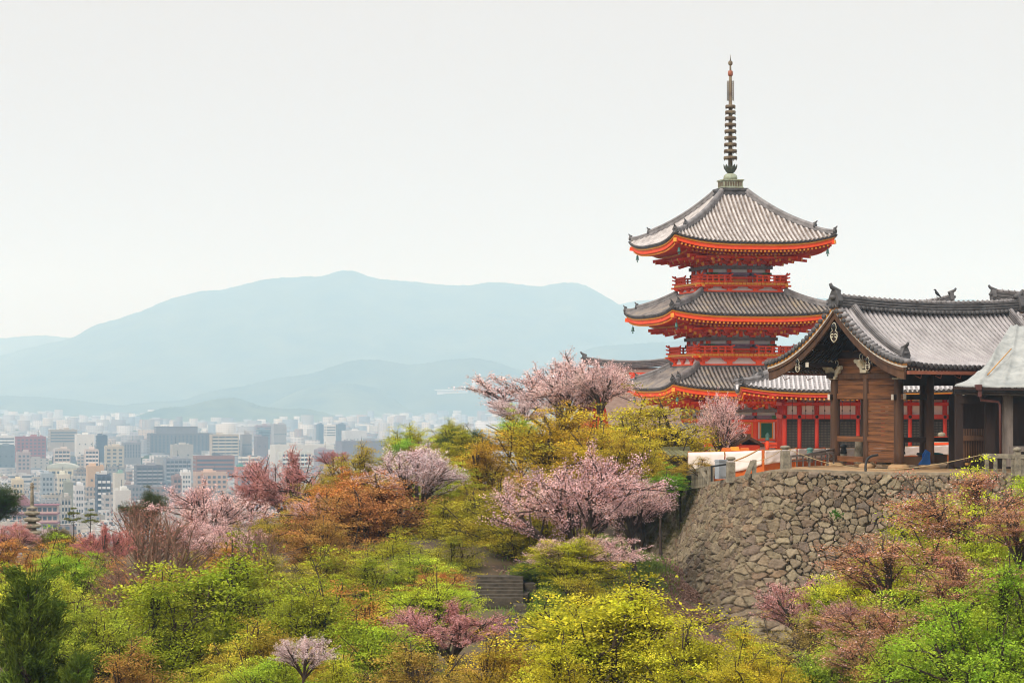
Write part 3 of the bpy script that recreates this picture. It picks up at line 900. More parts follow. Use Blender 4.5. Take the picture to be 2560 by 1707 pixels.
H("office_block", "purple brown slab with rows of windows left of the tall grey block", "building", (z2(490), z2(668), y1(605)), 3500, (0.28, 0.19, 0.19), style="bands", floors=3, dp=18)
H("office_block", "teal glass block in front of the purple brown slab", "building", (z2(505), z2(640), y1(645)), 3050, (0.14, 0.20, 0.23), style="bands", floors=3, dp=18)
H("office_block", "mauve office block with a strip of small windows above the pink tree", "building", (z2(1030), z2(1230), y1(832)), 2150, (0.30, 0.25, 0.27), style="bands", floors=2, dp=20)

for name, label, cat, (xa, xb, yt), D, colr, kw in HEROES:
    t, w_, h_b, dp_ = hero(0, name, label, cat, xa, xb, yt, D, colr, **kw)
    if name == "hotel":
        b = MB(); b.box((-w_ * 0.06, 0, h_b + 4.2), (w_ * 0.66, 18, 8.0)); b.box((-w_ * 0.06, 0, h_b + 8.5), (w_ * 0.68, 19, 0.6))
        b.build("penthouse", PAINT, t).color = (0.13, 0.115, 0.12, 1)

# arched sports hall and the restaurant with purple red eaves
c_ = P(z1(565), 0, 1950)
t = thing("sports_hall", "low hall with a pale green barrel roof and yellow walls", "building", (c_.x, 1955, PLAIN), 0.12)
hz_ = (HY - y1(990)) / F * 1950 - PLAIN
wd = (z1(710) - z1(420)) / F * 1950
b = MB(); b.box((0, 0, hz_ / 2), (wd, 26, hz_)); b.build("wall", PAINT, t).color = (0.44, 0.40, 0.30, 1)
b = MB()
arc = [(wd / 2 * 1.02 * math.cos(a), 3.6 * math.sin(a)) for a in np.linspace(0, math.pi, 17)]
b.plate(arc, 27.0, lambda x, y, w: (x, w, hz_ + 0.01 + y)); b.build("roof", PAINT, t).color = (0.36, 0.38, 0.33, 1)
for k in range(6):
    o = bpy.data.objects.new("window", WIN_ME); o.parent = t; COL.objects.link(o)
    o.location = (-wd / 2 + wd * (k + 0.5) / 6, -13.03, hz_ * 0.86); o.scale = (wd / 9, 0.12, 2.2)

c_ = P(z1(305), 0, 1150)
t = thing("restaurant", "wide old restaurant with maroon tiled eaves and cream walls behind the stone pagoda", "building", (c_.x, 1156, PLAIN), 0.10)
wd = (z1(512) - z1(100)) / F * 1150
zt = (HY - y1(1330)) / F * 1150 - PLAIN
b = MB(); b.box((0, 0, zt / 2), (wd, 10, zt)); b.build("wall", PAINT, t).color = (0.50, 0.34, 0.30, 1)
for k, zz in enumerate((zt - 0.1, zt - 4.0, zt - 8.0)):
    b = MB(); b.box((0, -0.6, zz), (wd + 1.2, 12.4, 0.5)); b.build("eave", PAINT, t).color = (0.19, 0.055, 0.07, 1)
    for q_ in range(9):
        o = bpy.data.objects.new("window", WIN_ME); o.parent = t; COL.objects.link(o)
        o.location = (-wd / 2 + wd * (q_ + 0.5) / 9, -5.03, zz - 2.0); o.scale = (wd / 13, 0.12, 1.7)
b = MB()
b.plate([(-wd * 0.21, 0), (wd * 0.21, 0), (0, 4.2)], 12.6, lambda x, y, w: (x - wd * 0.29, w, zt + 0.16 + y)); b.build("roof", PAINT, t).color = (0.22, 0.07, 0.075, 1)

# random mid-rise blocks: the largest as single things, everything smaller or farther as one mass
PAL = [(0.66, 0.63, 0.60), (0.70, 0.67, 0.62), (0.58, 0.54, 0.49), (0.44, 0.42, 0.41), (0.62, 0.55, 0.46), (0.36, 0.35, 0.36), (0.50, 0.41, 0.34),
       (0.74, 0.72, 0.70), (0.28, 0.27, 0.29), (0.40, 0.28, 0.23), (0.52, 0.47, 0.44), (0.64, 0.62, 0.62), (0.70, 0.64, 0.55), (0.20, 0.20, 0.23), (0.32, 0.37, 0.42)]
LBL = {0: "pale", 1: "cream", 2: "beige", 3: "grey", 4: "tan", 5: "slate", 6: "brown"}
mid, far = [], []
used = [((xa + xb) / 2, D, (xb - xa) / F * D) for _, _, _, (xa, xb, _), D, _, _ in HEROES] + [(z1(565), 1950, 90), (z1(305), 1150, 45)]
for k in range(4600):
    D = 1080 + 2300 * rnd.random() ** 0.9
    px = rnd.uniform(-420, 1420)
    w = rnd.uniform(9, 22); dp = rnd.uniform(10, 22)
    base_h = 7 + 8 * rnd.random() ** 1.5 + (rnd.random() < 0.16) * rnd.uniform(5, 14)
    # keep the blocks lower than what stands behind them in the photograph
    cap = (HY - np.interp(D, [1080, 1400, 2000, 2600, 3400], [1280, 1215, 1130, 1085, 1058])) / F * D - PLAIN
    base_h = min(base_h, max(6, cap + rnd.uniform(-2, 5)))
    x = (px - CX) / F * D
    hw_ = w * 0.6 / D * F
    for _, _, _, (xa, xb, yt), hD, _, _ in HEROES:      # do not stand before the taller blocks' fronts
        if hD > D and xa - hw_ < px < xb + hw_:
            base_h = min(base_h, max(4.5, (HY - (yt + 52)) / F * D - PLAIN))
    ok = True
    for (ux, uD, uw) in used:
        if abs(D - uD) < 26 and abs(x - (ux - CX) / F * uD) < (uw / 2 + w / 2): ok = False; break
    if not ok: continue
    for (ox, oD, ow, od, oh) in mid[-900:]:
        if abs(D - oD) < (dp + od) / 2 + 1 and abs(x - ox) < (w + ow) / 2 + 1: ok = False; break
    if ok: mid.append((x, D, w, dp, base_h))
mid.sort(key=lambda m_: -(m_[2] * (m_[4] ** 1.3)) / m_[1] ** 2)
inview = [m_ for m_ in mid if -30 < m_[0] / m_[1] * F + CX < 1290]
near_mid = inview[:230]
keep = set(id(m_) for m_ in near_mid)
rest = [m_ for m_ in mid if id(m_) not in keep]
protos = {}
for k, (x, D, w, dp, h) in enumerate(near_mid):
    b = block_mb(w, dp, h)
    for q_ in range(rnd.randint(2, 6)):
        b.box((rnd.uniform(-w * 0.3, w * 0.3), rnd.uniform(-dp * 0.3, dp * 0.3), h + 1.2), (rnd.uniform(1.5, w * 0.3), rnd.uniform(1.5, 4), 2.4))
    o = b.build("city_building", FAC[rnd.choice([0, 0, 1, 2, 3, 3])], None, (x, D, PLAIN), ROT + rnd.uniform(-0.06, 0.06))
    colr = rnd.choice(PAL)
    kf = rnd.uniform(0.38, 0.74)
    o.color = tuple(min(0.8, q_ * kf) for q_ in colr) + (1,)
    tag(o, "small flat-roofed block blurred into the crowded rows of the hazy city", "building", "small blocks of the hazy city")

for k in range(30000):
    D = 2700 + 8200 * rnd.random() ** 0.72
    px = rnd.uniform(-420, 1500) if rnd.random() < 0.85 else rnd.uniform(1500, 2900)
    far.append(((px - CX) / F * D, D, rnd.uniform(9, 30), rnd.uniform(8, 24), rnd.choice([6, 7, 8, 9, 12, 15]) + (rnd.random() < 0.05) * rnd.uniform(6, 22)))
allb = rest + far
bx = np.array(allb)
n_ = len(bx)
uv = np.array([(-.5, -.5, 0), (.5, -.5, 0), (.5, .5, 0), (-.5, .5, 0), (-.5, -.5, 1), (.5, -.5, 1), (.5, .5, 1), (-.5, .5, 1)])
ang = ROT + rng.uniform(-0.1, 0.1, n_)
loc = uv[None] * bx[:, None, [2, 3, 4]]
cs_, sn_ = np.cos(ang)[:, None], np.sin(ang)[:, None]
vx = loc[..., 0] * cs_ - loc[..., 1] * sn_ + bx[:, None, 0]
vy = loc[..., 0] * sn_ + loc[..., 1] * cs_ + bx[:, None, 1]
vz = loc[..., 2] + PLAIN - 0.3
fq = np.array([(4, 5, 6, 7), (0, 1, 5, 4), (1, 2, 6, 5), (2, 3, 7, 6), (3, 0, 4, 7)])
Q = (fq[None] + (np.arange(n_) * 8)[:, None, None]).reshape(-1, 4)
pal = np.array(PAL)[rng.integers(0, len(PAL), n_)] * rng.uniform(0.28, 0.7, (n_, 1))
pc = np.repeat(pal[:, None, :], 8, 1)
pc = np.concatenate([np.clip(pc, 0, 0.8), np.ones((n_, 8, 1))], -1)
me = np_mesh("distant_city", np.stack([vx, vy, vz], -1).reshape(-1, 3), Q, [FAR_FAC], False, {"paint": ('FLOAT_COLOR', 'POINT', pc)})
tag(link_mesh("distant_city", me), "countless small pale blocks of the far city fading to blue", "city", kind="stuff")

# groves among the far blocks
gv = []
for k in range(420):
    D = 2600 + 7000 * rnd.random()
    px = rnd.uniform(-100, 1400)
    gv.append(((px - CX) / F * D, D, rnd.uniform(10, 40), rnd.uniform(8, 16)))
nu = 7
vs, fs = [], []
for gxx, gyy, rr, hh in gv:
    b0 = len(vs)
    for r_i in range(4):
        rad = rr * math.cos(r_i / 3.2 * math.pi / 2) * 1.0
        for j in range(nu):
            a = 2 * math.pi * j / nu + r_i
            vs.append((gxx + rad * math.cos(a) * rnd.uniform(0.8, 1.2), gyy + rad * math.sin(a) * 0.8, PLAIN - 0.5 + hh * math.sin(r_i / 3 * math.pi / 2) * rnd.uniform(0.85, 1.1)))
    for r_i in range(3):
        for j in range(nu):
            j2 = (j + 1) % nu
            fs.append((b0 + r_i * nu + j, b0 + r_i * nu + j2, b0 + (r_i + 1) * nu + j2, b0 + (r_i + 1) * nu + j))
tag(link_mesh("distant_groves", np_mesh("distant_groves", np.array(vs), np.array(fs), [HM2], True)), "dark green groves scattered among the far city blocks", "trees", kind="stuff")

# white memorial building and its tower on the far foothill
bD = 7800
M["memorial"] = mat("pale_memorial_stone", (0.50, 0.49, 0.48), (0.42, 0.41, 0.40), 0.1, 0.9)
cc = P(1132, 980, bD)
t = thing("memorial_hall", "long low white building on the far foothill beside a slim white tower", "building", (cc.x, bD, cc.z - 6))
b = MB(); b.box((0, 0, -10), (95, 20, 42)); b.build("wall", M["memorial"], t)
b = MB(); b.box((0, 0, 12.5), (110, 30, 2.5)); b.build("roof", M["memorial"], t)
cc = P(1184, 968, bD)
t = MB(); t.box((0, 0, 2), (9, 9, 66)); t.box((0, 0, 36), (5, 5, 3))
tag(t.build("white_tower", M["memorial"], None, (cc.x, bD, cc.z - 8)), "slim white tower standing alone on the far blue foothill", "tower")
# ------------------------------------------------------------------ tiled roofs
def tile_rows(mb, fn, A, tl, course, rr, mi_roll, mi_pan, nst=9, cap=True, mi_cap=None, lift=0.04):
    """round cover tiles running up the slope at every a in A, stepped pan tiles between them"""
    def frame(a, t):
        p = fn(a, t)
        da = (fn(a + 0.01, t) - fn(a - 0.01, t)).normalized()
        dt = (fn(a, min(t + 0.01, 1.0)) - fn(a, max(t - 0.01, 0.0))).normalized()
        n = da.cross(dt)
        if n.z < 0: n = -n
        n.normalize()
        return p, da, n
    angs = [-0.15, 0.6, 1.2, 1.94, 2.54, 3.29]
    for a in A:
        t1 = tl(a)
        if t1 < 0.02: continue
        vs, fs = [], []
        m = max(3, int(nst * t1) + 2)
        for i in range(m):
            p, da, n = frame(a, t1 * i / (m - 1))
            for g in angs:
                vs.append(p + da * (math.cos(g) * rr) + n * (math.sin(g) * rr + 0.02))
        k = len(angs)
        for i in range(m - 1):
            for j in range(k - 1):
                fs.append((i * k + j, i * k + j + 1, (i + 1) * k + j + 1, (i + 1) * k + j))
        mb.add(vs, fs, mi_roll, True)
        if cap:
            p, da, n = frame(a, 0.0)
            out = da.cross(n)
            dt = (fn(a, 0.02) - fn(a, 0.0)).normalized()
            c0 = p - dt * 0.05 + n * (rr * 0.35)
            cv = [c0 + da * (math.cos(q * math.pi / 4) * rr * 1.2) + n * (math.sin(q * math.pi / 4) * rr * 1.2) for q in range(8)]
            cb = [v + dt * 0.12 for v in cv]
            mb.add(cv + cb, [tuple(range(8)), tuple(range(8, 16))[::-1]] + [(q, (q + 1) % 8, 8 + (q + 1) % 8, 8 + q) for q in range(8)], mi_roll if mi_cap is None else mi_cap)
    for a, b in zip(A[:-1], A[1:]):
        t1 = max(tl(a), tl(b))
        if t1 < 0.03: continue
        L = (fn((a + b) / 2, t1) - fn((a + b) / 2, 0)).length
        n_c = max(2, int(L / course))
        vs, fs = [], []
        for j in range(n_c):
            ta, tb = t1 * j / n_c, t1 * (j + 1) / n_c
            for (q, t, up) in ((a, ta, lift), (b, ta, lift), (a, tb, 0.0), (b, tb, 0.0)):
                p = fn(q, t)
                vs.append(p + Vector((0, 0, up)))
            o = 4 * j
            fs.append((o, o + 1, o + 3, o + 2))
            if j: fs.append((o - 2, o - 1, o + 1, o))
            else: pass
        mb.add(vs, fs, mi_pan)


def ornament(mb, p, d, s, mi=0):
    """ridge-end demon tile: a stout block with a curled horn rising over it; d points outwards"""
    p, d = Vector(p), Vector(d)
    d.z = 0; d.normalize()
    a = Vector((-d.y, d.x, 0))
    def fn(x, y, w): return p + a * x * s + Vector((0, 0, y * s)) + d * (w * s)
    mb.plate([(-0.32, -0.35), (-0.42, -0.1), (-0.30, 0.18), (-0.16, 0.42), (0, 0.5), (0.16, 0.42), (0.30, 0.18), (0.42, -0.1), (0.32, -0.35), (0.1, -0.28), (-0.1, -0.28)], 0.3, fn, mi)
    mb.lathe([(0.01, -0.12), (0.15, -0.1), (0.2, 0), (0.15, 0.1), (0.01, 0.12)], 8, p + Vector((0, 0, 0.08 * s)) + d * 0.17 * s, mi, M=Matrix.Scale(s, 3))
    hp = [p + Vector((0, 0, 0.36 * s)) - d * 0.25 * s, p + Vector((0, 0, 0.48 * s)) + d * 0.05 * s, p + Vector((0, 0, 0.58 * s)) + d * 0.25 * s, p + Vector((0, 0, 0.76 * s)) + d * 0.36 * s]
    mb.tube(hp, [0.13 * s, 0.13 * s, 0.11 * s, 0.08 * s], 7, mi)


RIDGE_PROF = [(-0.17, -0.1), (0.17, -0.1), (0.15, 0.2), (0.19, 0.22), (0.13, 0.34), (0.0, 0.40), (-0.13, 0.34), (-0.19, 0.22), (-0.15, 0.2)]


def rotk(k):
    return Matrix.Rotation(k * math.pi / 2, 3, 'Z')


# ------------------------------------------------------------------ the pagoda
PG = P(1826, 0, 200); PG.z = -4.6
pag = thing("pagoda", "three-storeyed vermilion pagoda with grey tiled roofs and a tall ringed bronze finial", "pagoda", PG, R(12.6))

STOREYS = [  # eave half, top half, eave z, top z, upturn, body half, zbody0, ztop of beams, deck half, deck z, tile set
    dict(we=6.65, wt=3.7, ze=4.93, zt=6.70, up=0.52, wb=2.9, z0=0.0, zb=3.45, old=True),
    dict(we=6.75, wt=3.3, ze=10.58, zt=12.34, up=0.46, wb=2.6, z0=7.6, zb=9.0, dk=3.9, zd=7.62, old=True),
    dict(we=6.45, wt=0.95, ze=16.06, zt=20.15, up=0.66, wb=2.3, z0=13.05, zb=14.52, dk=3.5, zd=13.09, old=False),
]


def pagoda_roof(S):
    we, wt, ze, zt, up = S["we"], S["wt"], S["ze"], S["zt"], S["up"]
    stretch = 0.30 if S["old"] else 0.42
    def zz(a, t):
        w = we + (wt - we) * t
        s = min(1.0, abs(a) / max(w, 1e-3))
        return ze + (zt - ze) * ((1 - stretch) * t + stretch * t * t) + up * s ** 3.2 * (1 - t) ** 1.6
    mb = MB()
    n = int(2 * we / 0.34)
    A = [(-we + 0.12) + (2 * we - 0.24) * i / n for i in range(n + 1)]
    tl = lambda a: min(1.0, (we - abs(a)) / (we - wt))
    for k in range(4):
        Rk = rotk(k)
        fn = lambda a, t, Rk=Rk: Rk @ Vector((a, -(we + (wt - we) * t), zz(a, t)))
        tile_rows(mb, fn, A, tl, 0.30, 0.09, 0, 1, 9, mi_cap=2)
    if S["old"]:
        mats = [M["tileold"], M["tileoldpan"], M["tiledark"]]
    else:
        mats = [M["tile"], M["tilepan"], M["tiledark"]]
    roof = mb.build("roof", mats, pag)
    for k in range(4):
        Rk = rotk(k)
        hb = MB()
        def hp(t, dz=0.0):
            w = we + (wt - we) * t
            return Rk @ Vector((w, -w, zz(w, t) + dz))
        hb.sweep([hp(t, 0.12) for t in np.linspace(0.24, 1, 12)], [(x * 0.95, y * 0.95) for x, y in RIDGE_PROF], mi=0)
        hb.sweep([hp(t, 0.06 + 0.10 * max(0, 0.1 - t) * 10) for t in np.linspace(0.025, 0.25, 6)], [(x * 0.85, y * 0.7) for x, y in RIDGE_PROF], mi=0)
        dr = Rk @ Vector((1, -1, 0))
        ornament(hb, hp(0.235, 0.36), dr, 0.5, 1)
        ornament(hb, hp(0.02, 0.28), dr, 0.5, 1)
        hb.build("hip_ridge", [M["tilemid"], M["tiledark"]], roof)
    if S["wt"] > 2:       # flashing course where the roof meets the balcony
        fb = MB()
        for k in range(4):
            Rk = rotk(k)
            fb.bar(Rk @ Vector((-wt, -wt, zt + 0.02)), Rk @ Vector((wt, -wt, zt + 0.02)), 0.3, 0.16)
        fb.build("flashing", M["tiledark"], roof)
    # eaves: boards and rafters
    eb = MB()
    ew = lambda a, r: ze + up * min(1.0, abs(a) / r) ** 3.2
    for k in range(4):
        Rk = rotk(k)
        xs_ = np.linspace(-1, 1, 25)
        for (r, dz, w, h, mi) in ((we - 0.06, -0.05, 0.16, 0.09, 3), (we - 0.14, -0.16, 0.16, 0.13, 1), (we - 0.2, -0.37, 0.12, 0.30, 0)):
            pts = [Rk @ Vector((r * x, -r, ew(r * x, r) + dz)) for x in xs_]
            eb.sweep(pts, [(-w / 2, -h / 2), (w / 2, -h / 2), (w / 2, h / 2), (-w / 2, h / 2)], mi=mi)
        # soffit
        vs, fs = [], []
        rs = [(we - 0.2, -0.5), (we - 1.5, -0.58), (S["wb"] + 0.1, -0.66)]
        for r, dz in rs:
            damp = max(0.0, (r - S["wb"]) / (we - S["wb"])) ** 1.3
            for x in xs_:
                vs.append(Rk @ Vector((r * x, -r, ze + dz + up * abs(x) ** 3.2 * damp)))
        m = len(xs_)
        for i in range(len(rs) - 1):
            for j in range(m - 1):
                fs.append((i * m + j, (i + 1) * m + j, (i + 1) * m + j + 1, i * m + j + 1))
        eb.add(vs, fs, 2)
        nr = int(2 * we / 0.33)
        for i in range(nr + 1):
            a = -we + 0.35 + (2 * we - 0.7) * i / nr
            def z_at(r, dz):
                damp = max(0.0, (r - S["wb"]) / (we - S["wb"])) ** 1.3
                return ze + dz + up * min(1, abs(a) / r) ** 3.2 * damp
            for r1, r0, dz, sz in ((we - 0.24, we - 1.9, -0.62, 0.13), (we - 1.55, S["wb"] + 0.2, -0.80, 0.14)):
                r0 = max(r0, abs(a))
                if r1 - r0 < 0.15: continue
                p1, p0 = Vector((a, -r1, z_at(r1, dz))), Vector((a, -r0, z_at(r0, dz)))
                eb.bar(Rk @ p0, Rk @ p1, sz, sz, 2)
                dirv = (p1 - p0).normalized()
                eb.bar(Rk @ (p1 + dirv * 0.002), Rk @ (p1 + dirv * 0.035), sz * 1.02, sz * 1.02, 1)
        # corner hip rafter
        cdir = Rk @ Vector((1, -1, 0)).normalized()
        c0 = Rk @ Vector((S["wb"], -S["wb"], ze - 0.78))
        c1 = Rk @ Vector((we - 0.12, -we + 0.12, ze + up - 0.52))
        eb.bar(c0, c1, 0.26, 0.3, 0)
        eb.bar(c1, c1 + (c1 - c0).normalized() * 0.04, 0.27, 0.31, 1)
    eb.build("eave", [M["red"], M["yellow"], M["darkred"], M["black"]], roof)


def bracket_set(H, corner=False):
    """stepped bracket arms under the eave: local -Y is outwards, z from 0 to H"""
    b = MB()
    tiers = 3
    st = 0.56
    b.box((0, 0.0, 0.06), (0.42, 0.42, 0.14), 0)
    for i in range(tiers):
        z = 0.12 + (H - 0.12) * (i + 0.5) / tiers
        out = st * (i + 1)
        b.box((0, -out / 2, z), (0.2, out + 0.25, 0.2), 0)
        b.box((0, -out - 0.14, z), (0.205, 0.03, 0.205), 1)
        # lobed arm parallel to the wall
        L = 0.62
        yb = -st * i - 0.02
        b.plate([(-L, 0.10), (-L, 0.0), (-L * 0.82, -0.1), (-L * 0.4, -0.13), (L * 0.4, -0.13), (L * 0.82, -0.1), (L, 0.0), (L, 0.10)], 0.18, lambda x, y, w, yb=yb, z=z: Vector((x, yb + w, z + y)), 0)
        for x in (-L + 0.1, 0, L - 0.1):
            b.box((x, yb, z + 0.15), (0.24, 0.24, 0.12), 0)
    # slanting tail beam
    b.bar((0, 0.1, H * 0.98), (0, -st * 3 - 0.42, H * 0.42), 0.17, 0.2, 2)
    b.bar((0, -st * 3 - 0.42, H * 0.42), (0, -st * 3 - 0.45, H * 0.41), 0.175, 0.205, 1)
    return b


def storey_body(S, idx):
    wb, z0, zb, ze = S["wb"], S["z0"], S["zb"], S["ze"]
    H = ze - 0.80 - zb
    b = MB()
    b.box((0, 0, (z0 + ze - 0.7) / 2), (2 * wb - 0.16, 2 * wb - 0.16, ze - 0.7 - z0))
    wall = b.build("wall", M["plaster"], pag)
    xs_ = [-wb, -wb * 0.36, wb * 0.36, wb]
    cm = MB(); cm.lathe([(0.19, 0), (0.19, zb - z0 - 0.05)], 12)
    first = None
    for k in range(4):
        for x in xs_[:-1]:
            p = rotk(k) @ Vector((x, -wb, z0))
            if first is None:
                first = cm.build("column", M["red"], pag, p)
            else:
                o = first.copy(); o.location = p; COL.objects.link(o); o.parent = pag
    # ring beams: patterned head beam and tie beam, red sills
    specs = {0: [(zb - 0.14, 0.24, "beamgrey", 0.32), (zb - 0.62, 0.24, "beampurple", 0.16), (0.75, 0.3, "red", 0.14), (0.12, 0.24, "red", 0.2), (zb - 0.9, 0.2, "red", 0.06)],
             1: [(zb - 0.15, 0.26, "beamgrey", 0.34), (zb - 0.66, 0.24, "beampurple", 0.2), (zb - 0.95, 0.16, "red", 0.06), (z0 + 0.1, 0.2, "red", 0.1)],
             2: [(zb - 0.15, 0.26, "beamgrey", 0.34), (zb - 0.68, 0.26, "beampurple", 0.2), (zb - 0.96, 0.16, "red", 0.06), (z0 + 0.1, 0.2, "red", 0.1)]}[idx]
    for z, h, mname, ext in specs:
        bb = MB()
        gm = 1
        for k in range(4):
            Rk = rotk(k)
            e_ = ext if k % 2 == 0 else ext
            off = wb + 0.13 + (0.004 if k % 2 else 0)
            bb.box(Rk @ Vector((0, -off, z + (0.003 if k % 2 else 0))), (2 * wb + 2 * e_, 0.2, h) if k % 2 == 0 else (0.2, 2 * wb + 2 * e_, h), 0)
            if mname == "beampurple":
                for sx in (-1, 1):     # green ends with studs
                    c_ = Rk @ Vector((sx * (wb + ext - 0.35), -off - 0.006, z))
                    bb.box(c_, (0.72, 0.205, h + 0.006) if k % 2 == 0 else (0.205, 0.72, h + 0.006), 1)
                for x in xs_:
                    bb.lathe([(0.11, 0), (0.11, 0.05), (0.05, 0.09)], 8, Rk @ Vector((x, -off - 0.10, z)), 2, M=Rk @ Matrix.Rotation(math.pi / 2, 3, 'X'))
        bb.build("tie_beam" if mname != "red" else "rail_beam", [M[mname], M["beamgreen"], M["black"]], pag)
    # bays: doors in the middle, green slatted windows at the sides
    zlo, zhi = (0.9, zb - 1.0) if idx == 0 else (z0 + 0.2, zb - 1.04)
    for k in range(4):
        Rk = rotk(k)
        rz = k * math.pi / 2
        fn0 = lambda x, y, z: Rk @ Vector((x, -wb + y, z))
        d = MB()
        d.box((0, 0, (zhi + (0.3 if idx == 0 else zlo)) / 2), (wb * 0.62, 0.10, zhi - (0.3 if idx == 0 else zlo)), 1)
        dz0 = 0.3 if idx == 0 else zlo
        for sx in (-1, 1):
            d.box((sx * wb * 0.135, -0.06, (zhi + dz0) / 2 - 0.06), (wb * 0.255, 0.06, zhi - dz0 - 0.22), 0)
            if idx == 0:
                d.lathe([(0.05, 0), (0.07, 0.03)], 8, (sx * 0.12, -0.1, (zhi + dz0) / 2), 2, M=Matrix.Rotation(math.pi / 2, 3, 'X'))
        d.box((0, -0.065, (zhi + dz0) / 2 - 0.06), (0.04, 0.05, zhi - dz0 - 0.22), 2)
        d.build("door", [M["red"], M["yellow"], M["black"]], pag, fn0(0, 0.0, 0), rz)
        for sx in (-1, 1):
            w_ = MB()
            cx_ = sx * wb * 0.68
            ww = wb * 0.30
            zw0 = zlo + 0.02 if idx else 1.15
            w_.box((0, 0, (zhi + zw0) / 2), (wb * 0.5, 0.06, zhi - zw0 + 0.3 if idx == 0 else zhi - zw0), 3)
            w_.box((0, -0.04, (zhi + zw0) / 2), (ww + 0.18, 0.08, zhi - zw0), 1)
            w_.box((0, -0.075, (zhi + zw0) / 2), (ww, 0.05, zhi - zw0 - 0.16), 2)
            for q in range(5):
                w_.box((-ww / 2 + ww * (q + 0.5) / 5, -0.105, (zhi + zw0) / 2), (ww * 0.1, 0.03, zhi - zw0 - 0.16), 2)
            for q in (-1, 1):
                w_.box((q * (ww / 2 + 0.17), -0.05, (zhi + zw0) / 2), (0.09, 0.05, zhi - zw0), 0)
            w_.build("window", [M["plaster"], M["yellow"], M["greenpaint"], M["red"]], pag, fn0(cx_, 0, 0), rz)
    # brackets
    bs = bracket_set(H)
    proto = None
    for k in range(4):
        for x in xs_ if True else []:
            if proto is None:
                proto = bs.build("bracket_set", [M["red"], M["yellow"], M["darkred"]], pag, rotk(k) @ Vector((x, -wb, zb)), k * math.pi / 2)
                continue
            o = proto.copy(); COL.objects.link(o); o.parent = pag
            o.location = rotk(k) @ Vector((x, -wb, zb)); o.rotation_euler = (0, 0, k * math.pi / 2)
    pb = MB()      # purlins carried by the brackets and struts between them
    for k in range(4):
        Rk = rotk(k)
        for r, z in ((wb + 1.68, ze - 0.98), (wb + 1.1, ze - 0.95), (wb + 0.55, ze - 0.93)):
            rr = r + (0.004 if k % 2 else 0)
            pb.box(Rk @ Vector((0, -rr, z + (0.003 if k % 2 else 0))), (2 * r + 0.7, 0.17, 0.18) if k % 2 == 0 else (0.17, 2 * r + 0.7, 0.18), 0)
        for x in (-wb * 0.68, 0, wb * 0.68):
            pb.box(Rk @ Vector((x, -wb - 0.06, zb + H * 0.3)), (0.26, 0.16, H * 0.6) if k % 2 == 0 else (0.16, 0.26, H * 0.6), 0)
        dg = Rk @ Vector((1, -1, 0)).normalized()
        c0 = Rk @ Vector((wb, -wb, 0))
        for i, (ln, zf) in enumerate(((1.3, 0.12), (2.1, 0.36), (2.9, 0.60), (3.6, 0.84))):
            p0 = c0 + Vector((0, 0, zb + H * zf + 0.3)); p1 = c0 + dg * ln + Vector((0, 0, zb + H * zf - 0.02))
            pb.bar(p0, p1, 0.2, 0.24, 1)
            pb.bar(p1, p1 + (p1 - p0).normalized() * 0.03, 0.21, 0.25, 2)
        for s in (-1, 1):      # tail beams fanning beside each corner
            for i, ln in enumerate((1.5, 2.1)):
                e1 = (Rk @ Vector((0, -1, 0))) if s < 0 else (Rk @ Vector((1, 0, 0)))
                p0 = c0 + dg * (0.5 + i * 0.6) + Vector((0, 0, zb + H * 0.75))
                p1 = c0 + dg * (0.5 + i * 0.6) + e1 * ln + Vector((0, 0, zb + H * 0.5))
                pb.bar(p0, p1, 0.16, 0.2, 1)
                pb.bar(p1, p1 + (p1 - p0).normalized() * 0.03, 0.165, 0.205, 2)
    pb.build("purlins", [M["red"], M["darkred"], M["yellow"]], pag)


